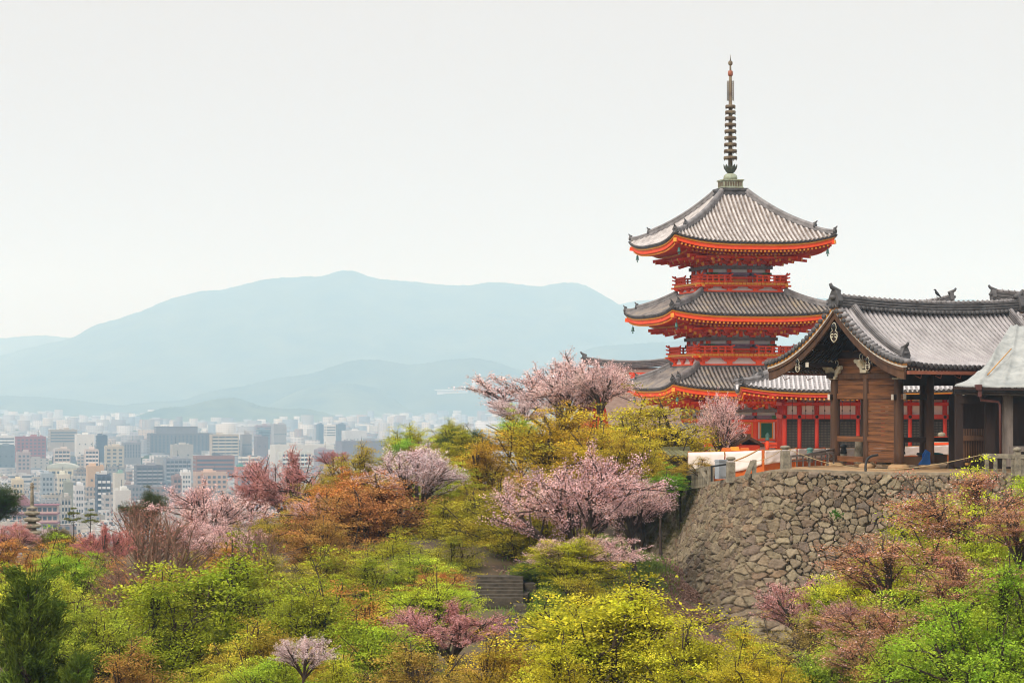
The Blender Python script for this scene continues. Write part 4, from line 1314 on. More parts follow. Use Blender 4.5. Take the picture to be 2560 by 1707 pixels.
def balcony(S, zroof):
    dk, zd = S["dk"], S["zd"]
    b = MB()
    b.box((0, 0, zd - 0.02), (2 * dk, 2 * dk, 0.14), 0)
    for k in range(4):
        Rk = rotk(k)
        def bx(x, r, z, sx, sy, sz, mi):
            b.box(Rk @ Vector((x, -r, z)), (sx, sy, sz) if k % 2 == 0 else (sy, sx, sz), mi)
        o = 0.003 * (k % 2)
        nd = int(2 * dk / 0.3)
        for i in range(nd):      # ochre board ends with thin gaps
            bx(-dk + 2 * dk * (i + 0.5) / nd, dk + 0.03, zd - 0.02, 2 * dk / nd - 0.045, 0.07, 0.17, 1)
        bx(0, dk - 0.16, zd - 0.17 + o, 2 * dk + 0.9 - 0.32, 0.2, 0.14, 0)     # projecting beam
        for sx in (-1, 1):
            bx(sx * (dk + 0.31), dk - 0.16, zd - 0.17 + o, 0.04, 0.205, 0.145, 1)
        bx(0, dk - 0.52, (zroof + zd - 0.12) / 2, 2 * (dk - 0.52), 0.12, zd - 0.12 - zroof, 2)           # white panel
        bx(0, dk - 0.34, zroof + 0.11 + o, 2 * (dk - 0.26), 0.2, 0.22, 0)                             # lower beam
        H = zd - 0.24 - zroof - 0.22
        for x in (-dk * 0.86, -dk * 0.30, dk * 0.30, dk * 0.86):
            L, zc = 0.62, zroof + 0.22 + H
            pl = [(-L, 0), (-L, -0.08), (-L * 0.62, -H * 0.55), (-0.22, -H * 0.6), (-0.2, -H), (0.2, -H), (0.22, -H * 0.6), (L * 0.62, -H * 0.55), (L, -0.08), (L, 0)]
            b.plate(pl, 0.16, lambda x2, y2, w, x=x, zc=zc: Rk @ Vector((x + x2, -(dk - 0.38) + w, zc + y2)), 0)
            for q in (-0.5, 0, 0.5):
                bx(x + q, dk - 0.28, zc - 0.02, 0.2, 0.18, 0.1, 0)
    bal = b.build("balcony", [M["red"], M["yellow"], M["plaster"]], pag)
    for k in range(4):
        Rk = rotk(k)
        gap = 0.85
        hr = dk - 0.10
        for s in (-1, 1):
            r = MB()
            x0, x1 = s * (hr + 0.34), s * gap
            for z, th, cu in ((0.62, 0.075, 0.17), (0.40, 0.06, 0.08), (0.14, 0.075, 0.0)):
                pts = [Vector((x0, -hr, zd + z + cu)), Vector((x0 - s * 0.2, -hr, zd + z + cu * 0.25)), Vector((x0 - s * 0.45, -hr, zd + z)), Vector((x1 + s * 0.3, -hr, zd + z)), Vector((x1, -hr, zd + z + cu * 0.6))]
                r.tube([Rk @ p for p in pts], th * 0.95, 6, 0)
            npst = 6
            for i in range(npst):
                x = s * (gap + 0.22 + (hr - gap - 0.22) * i / (npst - 1))
                c_ = Rk @ Vector((x, -hr, zd + 0.31))
                r.box(c_, (0.13, 0.13, 0.56), 0)
            r.build("railing", M["red"], bal)


for i, S in enumerate(STOREYS):
    if "dk" in S: balcony(S, STOREYS[i - 1]["zt"])
    storey_body(S, i)
    pagoda_roof(S)

# stone base, steps and the low red rail at the foot
b = MB(); b.box((0, 0, -0.35), (8.4, 8.4, 0.7)); b.build("base", M["concrete"], pag)
b = MB()
for x in (1.6, 4.1):
    b.lathe([(0.16, 0), (0.16, 0.95), (0.12, 0.98), (0.13, 1.05)], 10, (x, -4.3, 0), 0)
    b.lathe([(0.17, 1.05), (0.17, 1.2), (0.11, 1.24), (0.2, 1.36), (0.16, 1.5), (0.03, 1.66)], 10, (x, -4.3, 0), 1)
for z in (0.25, 0.55, 0.82):
    b.bar((1.6, -4.3, z), (4.1, -4.3, z), 0.11, 0.1, 0); b.bar((4.1, -4.3, z + 0.002), (4.1, 2.0, z + 0.002), 0.1, 0.11, 0)
b.build("railing", [M["red"], M["bronze"]], pag)

# neck and the finial
b = MB()
for (h0, h1, a) in ((20.05, 20.25, 1.16), (20.25, 20.42, 1.06), (20.42, 20.62, 1.12)):
    b.box((0, 0, (h0 + h1) / 2), (2 * a, 2 * a, h1 - h0 - 0.006))
b.build("roof_crown", M["tiledark"], pag)
fin = MB()
fin.box((0, 0, 20.95), (1.56, 1.56, 0.56), 0)
fin.box((0, 0, 20.66), (1.66, 1.66, 0.1), 0)
fin.box((0, 0, 21.26), (1.72, 1.72, 0.1), 0)
for k in range(4):
    for x in np.linspace(-0.62, 0.62, 7):
        fin.box(rotk(k) @ Vector((x, -0.79, 20.95)), (0.11, 0.03, 0.34) if k % 2 == 0 else (0.03, 0.11, 0.34), 1)
fin_o = fin.build("finial", [M["copper"], M["finial"]], pag)
b = MB(); b.lathe([(0.53, 21.31), (0.54, 21.5), (0.50, 21.66), (0.36, 21.78), (0.15, 21.84)], 20, mi=0)
b.build("inverted_bowl", M["copper"], fin_o)
b = MB()
b.lathe([(0.15, 21.78), (0.30, 21.9), (0.36, 22.02), (0.16, 22.06)], 14)
for j in range(10):
    a = j * 2 * math.pi / 10
    ca, sa = math.cos(a), math.sin(a)
    def pf(x, y, w, ca=ca, sa=sa):
        rr = 0.30 + 0.24 * min(1, max(0, y / 0.55)) ** 0.7 + w
        return Vector((ca * rr - sa * x, sa * rr + ca * x, 21.92 + y))
    b.plate([(-0.06, 0), (-0.17, 0.28), (-0.10, 0.46), (0, 0.60), (0.10, 0.46), (0.17, 0.28), (0.06, 0)], 0.04, pf)
b.build("lotus", M["lotus"], fin_o)
b = MB(); b.tube([(0, 0, 21.8), (0, 0, 29.4)], [0.19, 0.12], 10); b.tube([(0, 0, 29.4), (0, 0, 30.3)], [0.085, 0.07], 8); b.tube([(0, 0, 30.5), (0, 0, 31.1)], [0.06, 0.008], 8)
b.build("spindle", M["finial"], fin_o)
for j, y in enumerate((267, 281.3, 296.6, 312.5, 328.8, 345.4, 362, 378.2, 395.1)):
    z = (985 - y) / 32.0 + 4.6
    rr = 0.40 + 0.135 * j / 8
    b = MB()
    b.lathe([(0.16, -0.05), (rr * 0.92, -0.12), (rr, -0.08), (rr * 0.99, 0.06), (rr * 0.93, 0.12), (0.16, 0.07)], 20, (0, 0, z), 0)
    for q in range(8):
        a = q * math.pi / 4
        b.tube([(rr * 0.93 * math.cos(a), rr * 0.93 * math.sin(a), z - 0.12), (rr * 0.93 * math.cos(a), rr * 0.93 * math.sin(a), z - 0.2)], 0.025, 5)
    b.build("ring", M["finial"], fin_o)
for k in range(4):      # openwork flame
    b = MB()
    ca, sa = math.cos(k * math.pi / 2 + 0.5), math.sin(k * math.pi / 2 + 0.5)
    for j in range(11):
        z = 27.55 + j * 0.135
        for x0, x1, s in ((0.12, 0.28, 1), (0.28, 0.40, 1)):
            pts = [Vector((x0 * ca, x0 * sa, z)), Vector(((x0 + x1) / 2 * ca, (x0 + x1) / 2 * sa, z + 0.02)), Vector((x1 * ca, x1 * sa, z + 0.09))]
            b.tube(pts, [0.02, 0.02, 0.01], 4)
    for x in (0.2, 0.34):
        b.tube([(x * ca, x * sa, 27.5), (x * ca * 0.95, x * sa * 0.95, 29.05)], 0.016, 4)
    b.build("flame", M["finial"], fin_o)
b = MB(); b.lathe([(0.05, 29.38), (0.19, 29.46), (0.205, 29.62), (0.19, 29.80), (0.05, 29.88)], 12); b.build("ball", M["gutter"], fin_o)
b = MB(); b.lathe([(0.04, 30.22), (0.15, 30.30), (0.19, 30.44), (0.14, 30.57), (0.04, 30.64)], 12); b.build("ball", M["finial"], fin_o)

# wind bells at the roof corners
bm_ = MB()
bm_.tube([(0, 0, 0.0), (0, 0, -0.28)], 0.02, 5)
bm_.lathe([(0.04, -0.26), (0.09, -0.31), (0.105, -0.52), (0.15, -0.62), (0.135, -0.62), (0.08, -0.5)], 10)
bm_.box((0, 0, -0.74), (0.11, 0.03, 0.13)); bm_.tube([(0, 0, -0.5), (0, 0, -0.74)], 0.012, 4)
Rz = Matrix.Rotation(R(12.6), 3, 'Z')
belln = {0: "front", 1: "right", 2: "rear", 3: "left"}
proto = None
CW = {(2, -1): "far left corner of the pagoda's top roof", (2, 0): "near corner of the pagoda's top roof", (2, 1): "far right corner of the pagoda's top roof",
      (1, -1): "far left corner of the pagoda's middle roof", (1, 0): "near corner of the pagoda's middle roof", (0, -1): "far left corner of the pagoda's lowest roof", (0, 0): "near corner of the pagoda's lowest roof"}
for (i, q), where in CW.items():
    S = STOREYS[i]
    r = S["we"] - 0.55
    loc = {-1: (-r, r), 0: (-r, -r), 1: (r, -r)}[q]
    wpos = PG + Rz @ Vector((loc[0], loc[1], S["ze"] + S["up"] - 0.80))
    if proto is None:
        proto = bm_.build("wind_bell", M["bronze"], None, wpos)
        o = proto
    else:
        o = proto.copy(); COL.objects.link(o); o.location = wpos
    tag(o, "green bronze bell hanging under the " + where, "bell", "wind bells of the pagoda")
# ------------------------------------------------------------------ gable-roofed halls
def ridge_stack(mb, pts, h, w, mi_d=0, mi_m=1, discs=True, side=None):
    """layered ridge: dark courses with paler edges and a round cap; rows of round tile ends along its foot"""
    n = 4
    for i in range(n):
        z0, z1_ = h * 0.82 * i / n, h * 0.82 * (i + 0.72) / n
        ww = w * (1 - 0.06 * i)
        mb.sweep(pts, [(-ww / 2, z0), (ww / 2, z0), (ww / 2, z1_), (-ww / 2, z1_)], mi=mi_d)
        mb.sweep(pts, [(-ww / 2 - 0.03, z1_ + 0.002), (ww / 2 + 0.03, z1_ + 0.002), (ww / 2 + 0.03, h * 0.82 * (i + 1) / n - 0.002), (-ww / 2 - 0.03, h * 0.82 * (i + 1) / n - 0.002)], mi=mi_m)
    mb.sweep(pts, [(-w * 0.34, h * 0.82), (w * 0.34, h * 0.82), (w * 0.26, h * 0.95), (0, h), (-w * 0.26, h * 0.95)], mi=mi_m, smooth=True)


def arc_pts(fn, n):
    return [fn(i / (n - 1)) for i in range(n)]


def gable_roof(par, x0, x1, yr, half, ze, zr, mats, c=0.24, sag=0.25, up=0.25, rr=0.10, sp=0.33, kd=1.15, ridge_h=0.66, ridge_w=0.46, kd_t=0.22, verge=True, orn=1.0, kdright=True, left_orn=True):
    xm, hl = (x0 + x1) / 2, (x1 - x0) / 2
    def zz(a, t):
        q = abs(a - xm) / hl if left_orn or a > xm else 0.0
        return ze + (zr - ze) * (c * t + (1 - c) * t * t) + sag * q * q * t + up * q ** 4 * (1 - t)
    mb = MB()
    a0, a1 = x0 + kd + 0.1, x1 - kd - 0.1
    n = int((a1 - a0) / sp)
    A = [a0 + (a1 - a0) * i / n for i in range(n + 1)]
    tl = lambda a: 1.0
    fns = []
    for s in (-1, 1):
        fn = lambda a, t, s=s: Vector((a, yr + s * half * (1 - t), zz(a, t)))
        fns.append(fn)
        tile_rows(mb, fn, A, tl, 0.32, rr, 0, 1, 12, mi_cap=2)
        if verge:      # verge: two rolls down the slope and short tiles turned outwards
            for e_ in (-1, 1):
                xe = x0 if e_ < 0 else x1
                AA = sorted([xe - e_ * 0.42, xe - e_ * 0.72, xe - e_ * 1.02])
                tile_rows(mb, fn, AA, tl, 0.32, rr * 1.1, 0, 1, 12, mi_cap=2)
                L = sum((fn(xe, (i + 1) / 20) - fn(xe, i / 20)).length for i in range(20))
                m = int(L / 0.31)
                for i in range(m + 1):
                    t = i / m * 0.985
                    p = fn(xe, t)
                    mb.tube([p + Vector((e_ * 0.05, 0, 0.03)), p + Vector((-e_ * 0.5, 0, 0.06))], rr * 1.15, 8, 3)
                    mb.tube([p + Vector((e_ * 0.10, 0, 0.03)), p + Vector((e_ * 0.02, 0, 0.03))], rr * 1.3, 8, 2)
    roof = mb.build("roof", mats, par)
    rb = MB()
    rp = [Vector((x, yr, zz(x, 1.0) - 0.04)) for x in np.linspace(x0 + 0.25, x1 - 0.25, 15)]
    ridge_stack(rb, rp, ridge_h, ridge_w)
    m = int((x1 - x0 - 2 * kd) / 0.3)
    for s in (-1, 1):
        for i in range(m + 1):
            x = x0 + kd + (x1 - x0 - 2 * kd) * i / m
            p = Vector((x, yr + s * (ridge_w / 2 + 0.02), zz(x, 1.0) + 0.03))
            rb.tube([p, p + Vector((0, s * 0.2, -0.06))], 0.115, 8, 0)
    for i in range(m * 1):
        x = x0 + 0.4 + (x1 - x0 - 0.8) * i / m
        p = Vector((x, yr, zz(x, 1.0) + ridge_h - 0.06))
        rb.tube([p + Vector((0, -0.19, -0.05)), p + Vector((0, 0, 0.05)), p + Vector((0, 0.19, -0.05))], 0.035, 5, 1)
    rb.build("ridge", [M["tiledark"], M["tilemid"]], roof)
    for e_, xe in ((-1, x0), (1, x1)):
        if e_ < 0 and not left_orn: continue
        ob = MB()
        ornament(ob, (xe + 0.2 * -e_, yr, zz(xe, 1.0) + ridge_h * 0.5), (e_, 0, 0), orn)
        ob.build("ridge_end_tile", M["tiledark"], roof)
        if not kdright and e_ > 0: continue
        for s in (-1, 1):
            if s > 0 and not kdright: continue
            kb_ = MB()
            xk = xe - e_ * kd
            fn = fns[0] if s < 0 else fns[1]
            pts = [fn(xk, t) + Vector((0, 0, 0.02)) for t in np.linspace(kd_t, 0.97, 14)]
            ridge_stack(kb_, pts, 0.42, 0.34)
            ornament(kb_, fn(xk, kd_t - 0.01) + Vector((0, 0, 0.3)), (0, s, 0), 0.75, 0)
            kb_.build("descending_ridge", [M["tiledark"], M["tilemid"]], roof)
    return roof, zz


GATE_O = Vector((19.34, 128.0, -3.55))
GR = R(35)
gate = thing("temple_gate", "dark timber temple gate with a curved gable and grey tiled roof on the terrace edge", "gate", GATE_O, GR)
GX0, GX1, GYR, GH, GZE, GZR = -2.3, 11.1, 2.35, 5.02, 4.85, 7.75
g_roof, gz_f = gable_roof(gate, GX0, GX1, GYR, GH, GZE, GZR, [M["tilegate"], M["tilegatepan"], M["tiledark"], M["tilemid"]])


def gfn(a, t, s, dz=0.0):
    return Vector((a, GYR + s * GH * (1 - t), gz_f(a, t) + dz))


# bargeboards with pale edge strips
for xe, e_ in ((GX0 + 0.17, -1), (GX1 - 0.17, 1)):
    for s in (-1, 1):
        b = MB()
        ts = np.linspace(0.0, 1.0, 22)
        def strip(dz_top, h, th, mi, off=0.0, grow=0.0):
            top = [gfn(xe, t, s, dz_top) for t in ts]
            vs, fs = [], []
            for t, p in zip(ts, top):
                hh = h + grow * (1 - t) ** 2
                for dx, dz in ((e_ * (th / 2 + off), 0), (e_ * (th / 2 + off), -hh), (e_ * (-th / 2 + off), -hh), (e_ * (-th / 2 + off), 0)):
                    vs.append(p + Vector((dx, 0, dz)))
            for i in range(len(ts) - 1):
                for j in range(4):
                    fs.append((4 * i + j, 4 * i + (j + 1) % 4, 4 * i + 4 + (j + 1) % 4, 4 * i + 4 + j))
            fs.append((0, 1, 2, 3)); fs.append(tuple(4 * (len(ts) - 1) + j for j in (3, 2, 1, 0)))
            b.add(vs, fs, mi)
        strip(-0.03, 0.09, 0.34, 1)
        strip(-0.125, 0.10, 0.29, 2)
        strip(-0.23, 0.44, 0.12, 0, 0.0, 0.14)
        strip(-0.23, 0.14, 0.10, 0, 0.08)
        b.build("bargeboard", [M["wood"], M["yellow"], M["white"]], gate)

# soffit and rafters
b = MB()
xs_ = np.linspace(GX0 + 0.25, GX1 - 0.25, 16)
for s in (-1, 1):
    ts = np.linspace(0.02, 0.93, 12)
    vs = [gfn(x, t, s, -0.16) for t in ts for x in xs_]
    m = len(xs_)
    b.add(vs, [(i * m + j, i * m + j + 1, (i + 1) * m + j + 1, (i + 1) * m + j) for i in range(len(ts) - 1) for j in range(m - 1)], 0)
    for x in np.arange(GX0 + 0.55, GX1 - 0.5, 0.235):
        for t0, t1, dz in ((0.03, 0.30, -0.24), (0.16, 0.90, -0.33)):
            pp = [gfn(x, t, s, dz) for t in np.linspace(t0, t1, 6)]
            b.sweep(pp, [(-0.045, -0.05), (0.045, -0.05), (0.045, 0.05), (-0.045, 0.05)], mi=0)
            dd = (pp[0] - pp[1]).normalized()
            b.bar(pp[0] + dd * 0.002, pp[0] + dd * 0.02, 0.092, 0.102, 1)
    b.sweep([gfn(x, 0.012, s, -0.14) for x in xs_], [(-0.05, -0.05), (0.05, -0.05), (0.05, 0.07), (-0.05, 0.07)], mi=0)
b.build("rafters", [M["wooddark"], M["white"]], gate)

GCX = [0, 2.1, 4.06, 6.3, 8.8]
for x in GCX:
    for y in ((0, 2.35, 4.7) if x in (0, 8.8) else (0, 4.7)):
        b = MB()
        r = 0.25 if y != 2.35 else 0.185
        b.lathe([(r * 1.02, 0.0), (r, 0.6), (r * 0.97, 3.4), (r * 0.92, 4.55)], 18)
        b.build("column", M["wood"], gate, (x, y, 0.0))
        b = MB(); b.lathe([(r * 2.3, -0.2), (r * 2.1, -0.04), (r * 1.5, 0.05), (0.02, 0.06)], 11)
        b.build("base_stone", M["sand"], gate, (x, y, 0.0))


def gbeam(p0, p1, w, h, name, m, white_ends=0.0):
    b = MB(); b.bar(p0, p1, w, h, 0)
    if white_ends:
        d_ = (Vector(p1) - Vector(p0)).normalized()
        for q, sg in ((Vector(p0), -1), (Vector(p1), 1)):
            b.bar(q + d_ * sg * 0.002, q + d_ * sg * 0.03, w * 1.02, h * 1.02, 1)
    b.build(name, [m, M["white"]], gate)


for x in (0, 8.8):      # gable-side beams
    gbeam((x, -0.42, 3.44), (x, 5.12, 3.44), 0.16, 0.27, "tie_beam", M["woodh"], 1)
    gbeam((x, -0.1, 4.46), (x, 4.8, 4.46), 0.24, 0.26, "head_beam", M["wood"])
for y in (0, 4.7):
    gbeam((-0.42, y, 3.40), (9.2, y, 3.40), 0.16, 0.27, "tie_beam", M["wooddark"], 1)
    gbeam((-0.5, y, 4.50), (9.3, y, 4.50), 0.26, 0.28, "head_beam", M["wooddark"])
    gbeam((-1.9, y, 5.05), (10.7, y, 5.05), 0.22, 0.24, "purlin", M["wooddark"], 1)
    gbeam((0, y + 0.05, 1.26), (4.06, y + 0.05, 1.26), 0.12, 0.24, "rail", M["wooddark"])
    b = MB(); b.box((4.4, y, 4.2), (8.7, 0.08, 0.42)); b.build("panel", M["wooddark"], gate)
gbeam((0, 2.5, 1.27), (0, 4.6, 1.27), 0.14, 0.27, "rail", M["woodh"])
gbeam((0, 2.5, 0.24), (0, 4.6, 0.24), 0.16, 0.28, "sill", M["woodh"])
gbeam((0.0, 0.2, 1.27), (0.0, 2.25, 1.27), 0.20, 0.27, "rail", M["woodh"])
gbeam((-1.9, 2.35, 6.9), (10.7, 2.35, 6.9), 0.24, 0.26, "purlin", M["wooddark"])

# plank walls of the gable side: each board a little proud or sunk against its neighbours
b = MB()
z = 0.12
r_ = random.Random(3)
while z < 3.30:
    h = r_.uniform(0.15, 0.24)
    h = min(h, 3.30 - z)
    b.box((0.0 + r_.uniform(-0.008, 0.008), 1.18, z + h / 2), (0.07, 2.1, h - 0.012), 0)
    z += h
b.build("plank_wall", M["woodh"], gate)
b = MB()
for z0, z1_ in ((3.58, 4.0), (4.0, 4.34)):
    b.box((0.01, 1.18, (z0 + z1_) / 2), (0.06, 2.1, z1_ - z0 - 0.015), 0); b.box((0.01, 3.52, (z0 + z1_) / 2), (0.06, 2.1, z1_ - z0 - 0.015), 0)
for z0, z1_ in ((4.60, 5.0), (5.0, 5.4), (5.4, 5.8)):
    b.box((0.03, 2.35, (z0 + z1_) / 2), (0.06, 4.9 - (z0 - 4.6) * 1.6, z1_ - z0 - 0.015), 0)
b.build("gable_wall", M["woodh"], gate)
b = MB()      # dark king-post zone above
b.bar((0.0, 0.6, 5.55), (0.0, 4.1, 5.55), 0.26, 0.32, 0); b.box((0, 2.35, 6.2), (0.22, 0.36, 1.1), 0)
b.bar((0, 1.2, 5.72), (0, 2.2, 6.7), 0.2, 0.24, 0); b.bar((0, 3.5, 5.72), (0, 2.5, 6.7), 0.2, 0.24, 0)
b.box((0.12, 2.35, 6.0), (0.06, 5.2, 1.9), 0, taper=0.35)
b.build("gable_frame", M["wooddark"], gate)
for y in (0.55, 4.15):      # white-ended purlin blocks under the barge
    b = MB(); b.box((GX0 + 0.75, y, 5.95), (1.1, 0.2, 0.34), 0); b.box((GX0 + 0.19, y, 5.95), (0.03, 0.21, 0.36), 1)
    b.build("purlin_end", [M["wooddark"], M["white"]], gate)


def scroll(b, c, d, s, mi, flip=1):
    """pale carved bracket nose: a curling strip in the plane of d and z"""
    c, d = Vector(c), Vector(d).normalized()
    a = Vector((-d.y, d.x, 0))
    def f(x, y, w): return c + d * x * s + Vector((0, 0, y * s)) + a * w
    b.plate([(0, -0.5), (0.25, -0.5), (0.34, -0.2), (0.62, -0.05), (0.72, 0.22), (0.98, 0.30), (1.05, 0.52), (0.86, 0.66), (0.70, 0.55), (0.5, 0.60), (0.30, 0.34), (0.12, 0.30), (0, 0.1)], 0.16, f, mi)
    b.lathe([(0.02, -0.10), (0.16, -0.09), (0.16, 0.09), (0.02, 0.10)], 10, f(0.86, 0.47, 0), mi, M=Matrix.Rotation(math.atan2(a.y, a.x), 3, 'Z') @ Matrix.Rotation(math.pi / 2, 3, 'Y') @ Matrix.Scale(s, 3))
    pts = [f(0.1 + 0.42 * math.cos(q) * k_, 0.95 + 0.42 * math.sin(q) * k_, 0) for q, k_ in zip(np.linspace(-1.6, 3.6, 12), np.linspace(1, 0.3, 12))]
    b.tube(pts, 0.05 * s, 5, mi)


for y, z in ((0.0, 4.72), (2.35, 5.05), (4.7, 4.72)):
    b = MB()
    scroll(b, (-0.12, y, z), (-1, 0, 0), 0.40, 0)
    scroll(b, (-0.1, y - 0.16, z - 0.06), (-0.15, -1, 0), 0.52, 0)
    scroll(b, (-0.1, y + 0.16, z - 0.06), (-0.15, 1, 0), 0.52, 0)
    b.box((-0.02, y, z - 0.34), (0.46, 0.46, 0.16), 0)
    b.build("carved_bracket", M["gofun"], gate)
for x in GCX[1:]:
    b = MB(); scroll(b, (x - 0.1, -0.1, 4.62), (-1, -0.1, 0), 0.4, 0); b.box((x, 0, 4.72), (0.44, 0.44, 0.16), 0)
    b.build("carved_bracket", M["wooddark"], gate)


def pendant(c, s):
    b = MB()
    c = Vector(c)
    def f(x, y, w): return c + Vector((w, x * s, y * s))
    heart = [(0, -1.0), (-0.30, -0.78), (-0.46, -0.42), (-0.40, -0.12), (-0.2, 0.02), (-0.3, 0.3), (-0.18, 0.62), (0, 0.72), (0.18, 0.62), (0.3, 0.3), (0.2, 0.02), (0.40, -0.12), (0.46, -0.42), (0.30, -0.78)]
    b.plate(heart, 0.12, f, 2)
    b.lathe([(0.27 * s, -0.03), (0.2 * s, 0.06), (0.03, 0.09)], 6, f(0, 0.36, -0.10), 1, M=Matrix.Rotation(-math.pi / 2, 3, 'Y'))
    for sg in (-1, 1):
        pts = [f(sg * (0.21 + 0.18 * math.cos(q) * k_), -0.42 + 0.2 * math.sin(q) * k_, -0.08) for q, k_ in zip(np.linspace(2.6, -3.4, 12), np.linspace(1, 0.35, 12))]
        b.tube(pts, 0.05 * s, 5, 0)
        b.tube([f(sg * 0.02, -0.92, -0.07), f(sg * 0.28, -0.72, -0.07), f(sg * 0.4, -0.42, -0.07)], 0.05 * s, 5, 0)
    b.tube([f(x * 0.93, y * 0.93, -0.07) for x, y in heart + heart[:1]], 0.035 * s, 5, 0)
    b.build("pendant", [M["gofun"], M["black"], M["wooddark"]], gate)


pendant((GX0 + 0.16, GYR, 6.72), 0.62)
pendant((GX0 + 0.16, GYR - 2.45, 5.1), 0.42)
pendant((GX0 + 0.16, GYR + 2.75, 5.06), 0.42)

# copper gutter under the front eave with brackets and a slanting spout
b = MB()
b.bar((GX0 + 0.2, -2.86, 4.60), (5.6, -2.86, 4.58), 0.2, 0.17, 0)
for x in np.arange(GX0 + 1.2, 5.4, 1.35):
    b.tube([(x, -2.75, 4.55), (x, -2.7, 4.32), (x, -2.3, 4.45)], 0.022, 5, 0)
b.tube([(2.35, -2.86, 4.5), (2.45, -3.0, 4.18), (3.2, -3.5, 3.98), (4.2, -3.9, 3.82)], 0.09, 8, 0)
b.build("gutter", M["gutter"], gate)
b = MB()
b.bar((GX0 + 0.3, GYR + GH + 0.14, 4.62), (4, GYR + GH + 0.14, 4.6), 0.17, 0.15, 0)
for x in (-1.2, 0.4, 2.0):
    b.tube([(x, GYR + GH + 0.05, 4.5), (x, GYR + GH - 0.1, 4.28), (x, GYR + GH - 0.5, 4.4)], 0.02, 5, 0)
b.build("gutter", M["gutter"], gate)

# ------------------------------------------------------------------ red hall behind the gate
HO = P(1962, 0, 163); HO.z = -4.30
hall = thing("red_hall", "long vermilion hall with white panels and black lattice shutters behind the dark gate", "temple hall", HO, R(-3.5))
HL, HD = 10.8, 8.0


def hip_roof(par, x0, x1, y0, y1_, ze, zr, ridge_in, up, mats, sp=0.3, rr=0.085, c=0.45, ridge_h=0.6):
    xm, ym = (x0 + x1) / 2, (y0 + y1_) / 2
    hx, hy = (x1 - x0) / 2, (y1_ - y0) / 2
    mb = MB()
    for k in range(4):
        A_, B_ = (hx, hy) if k % 2 == 0 else (hy, hx)      # half length along the eave, half depth
        rin = B_ if True else 0
        Rk = rotk(k)
        def fn(a, t, A_=A_, B_=B_, Rk=Rk):
            d_ = B_ if k % 2 == 0 else (hx - (hx - hy))
            run = hy * t
            s = min(1.0, abs(a) / max(A_ - run, 1e-3))
            z = ze + (zr - ze) * (c * t + (1 - c) * t * t) + up * s ** 4 * (1 - t) ** 1.5
            return Vector((xm, ym, 0)) + Rk @ Vector((a, -(B_ - run), z))
        n = int(2 * A_ / sp)
        AA = [-A_ + 0.1 + (2 * A_ - 0.2) * i / n for i in range(n + 1)]
        tile_rows(mb, fn, AA, lambda a, A_=A_: min(1.0, (A_ - abs(a)) / hy), 0.32, rr, 0, 1, 9, mi_cap=2)
    roof = mb.build("roof", mats, par)
    for k in range(4):
        sx, sy = ((-1, -1), (1, -1), (1, 1), (-1, 1))[k]
        hb = MB()
        def hp(t):
            z = ze + (zr - ze) * (c * t + (1 - c) * t * t) + up * (1 - t) ** 1.5
            return Vector((xm + sx * (hx - hy * t), ym + sy * (hy - hy * t), z))
        hb.sweep([hp(t) + Vector((0, 0, 0.1)) for t in np.linspace(0.22, 0.99, 10)], RIDGE_PROF, mi=0)
        hb.sweep([hp(t) + Vector((0, 0, 0.05 + max(0, 0.1 - t))) for t in np.linspace(0.02, 0.23, 5)], [(x, y * 0.8) for x, y in RIDGE_PROF], mi=0)
        ornament(hb, hp(0.21) + Vector((0, 0, 0.36)), (sx, sy, 0), 0.55, 1); ornament(hb, hp(0.01) + Vector((0, 0, 0.28)), (sx, sy, 0), 0.5, 1)
        hb.build("hip_ridge", [M["tilemid"], M["tiledark"]], roof)
    rb = MB()
    ridge_stack(rb, [Vector((x, ym, zr - 0.05 + 0.45 * (abs(x - xm) / (hx - hy + 0.01)) ** 3)) for x in np.linspace(xm - (hx - hy) - 0.3, xm + (hx - hy) + 0.3, 11)], ridge_h, 0.45)
    for s in (-1, 1): ornament(rb, (xm + s * (hx - hy + 0.35), ym, zr + 0.75), (s, 0, 0), 0.8, 0)
    rb.build("ridge", [M["tiledark"], M["tilemid"]], roof)
    return roof


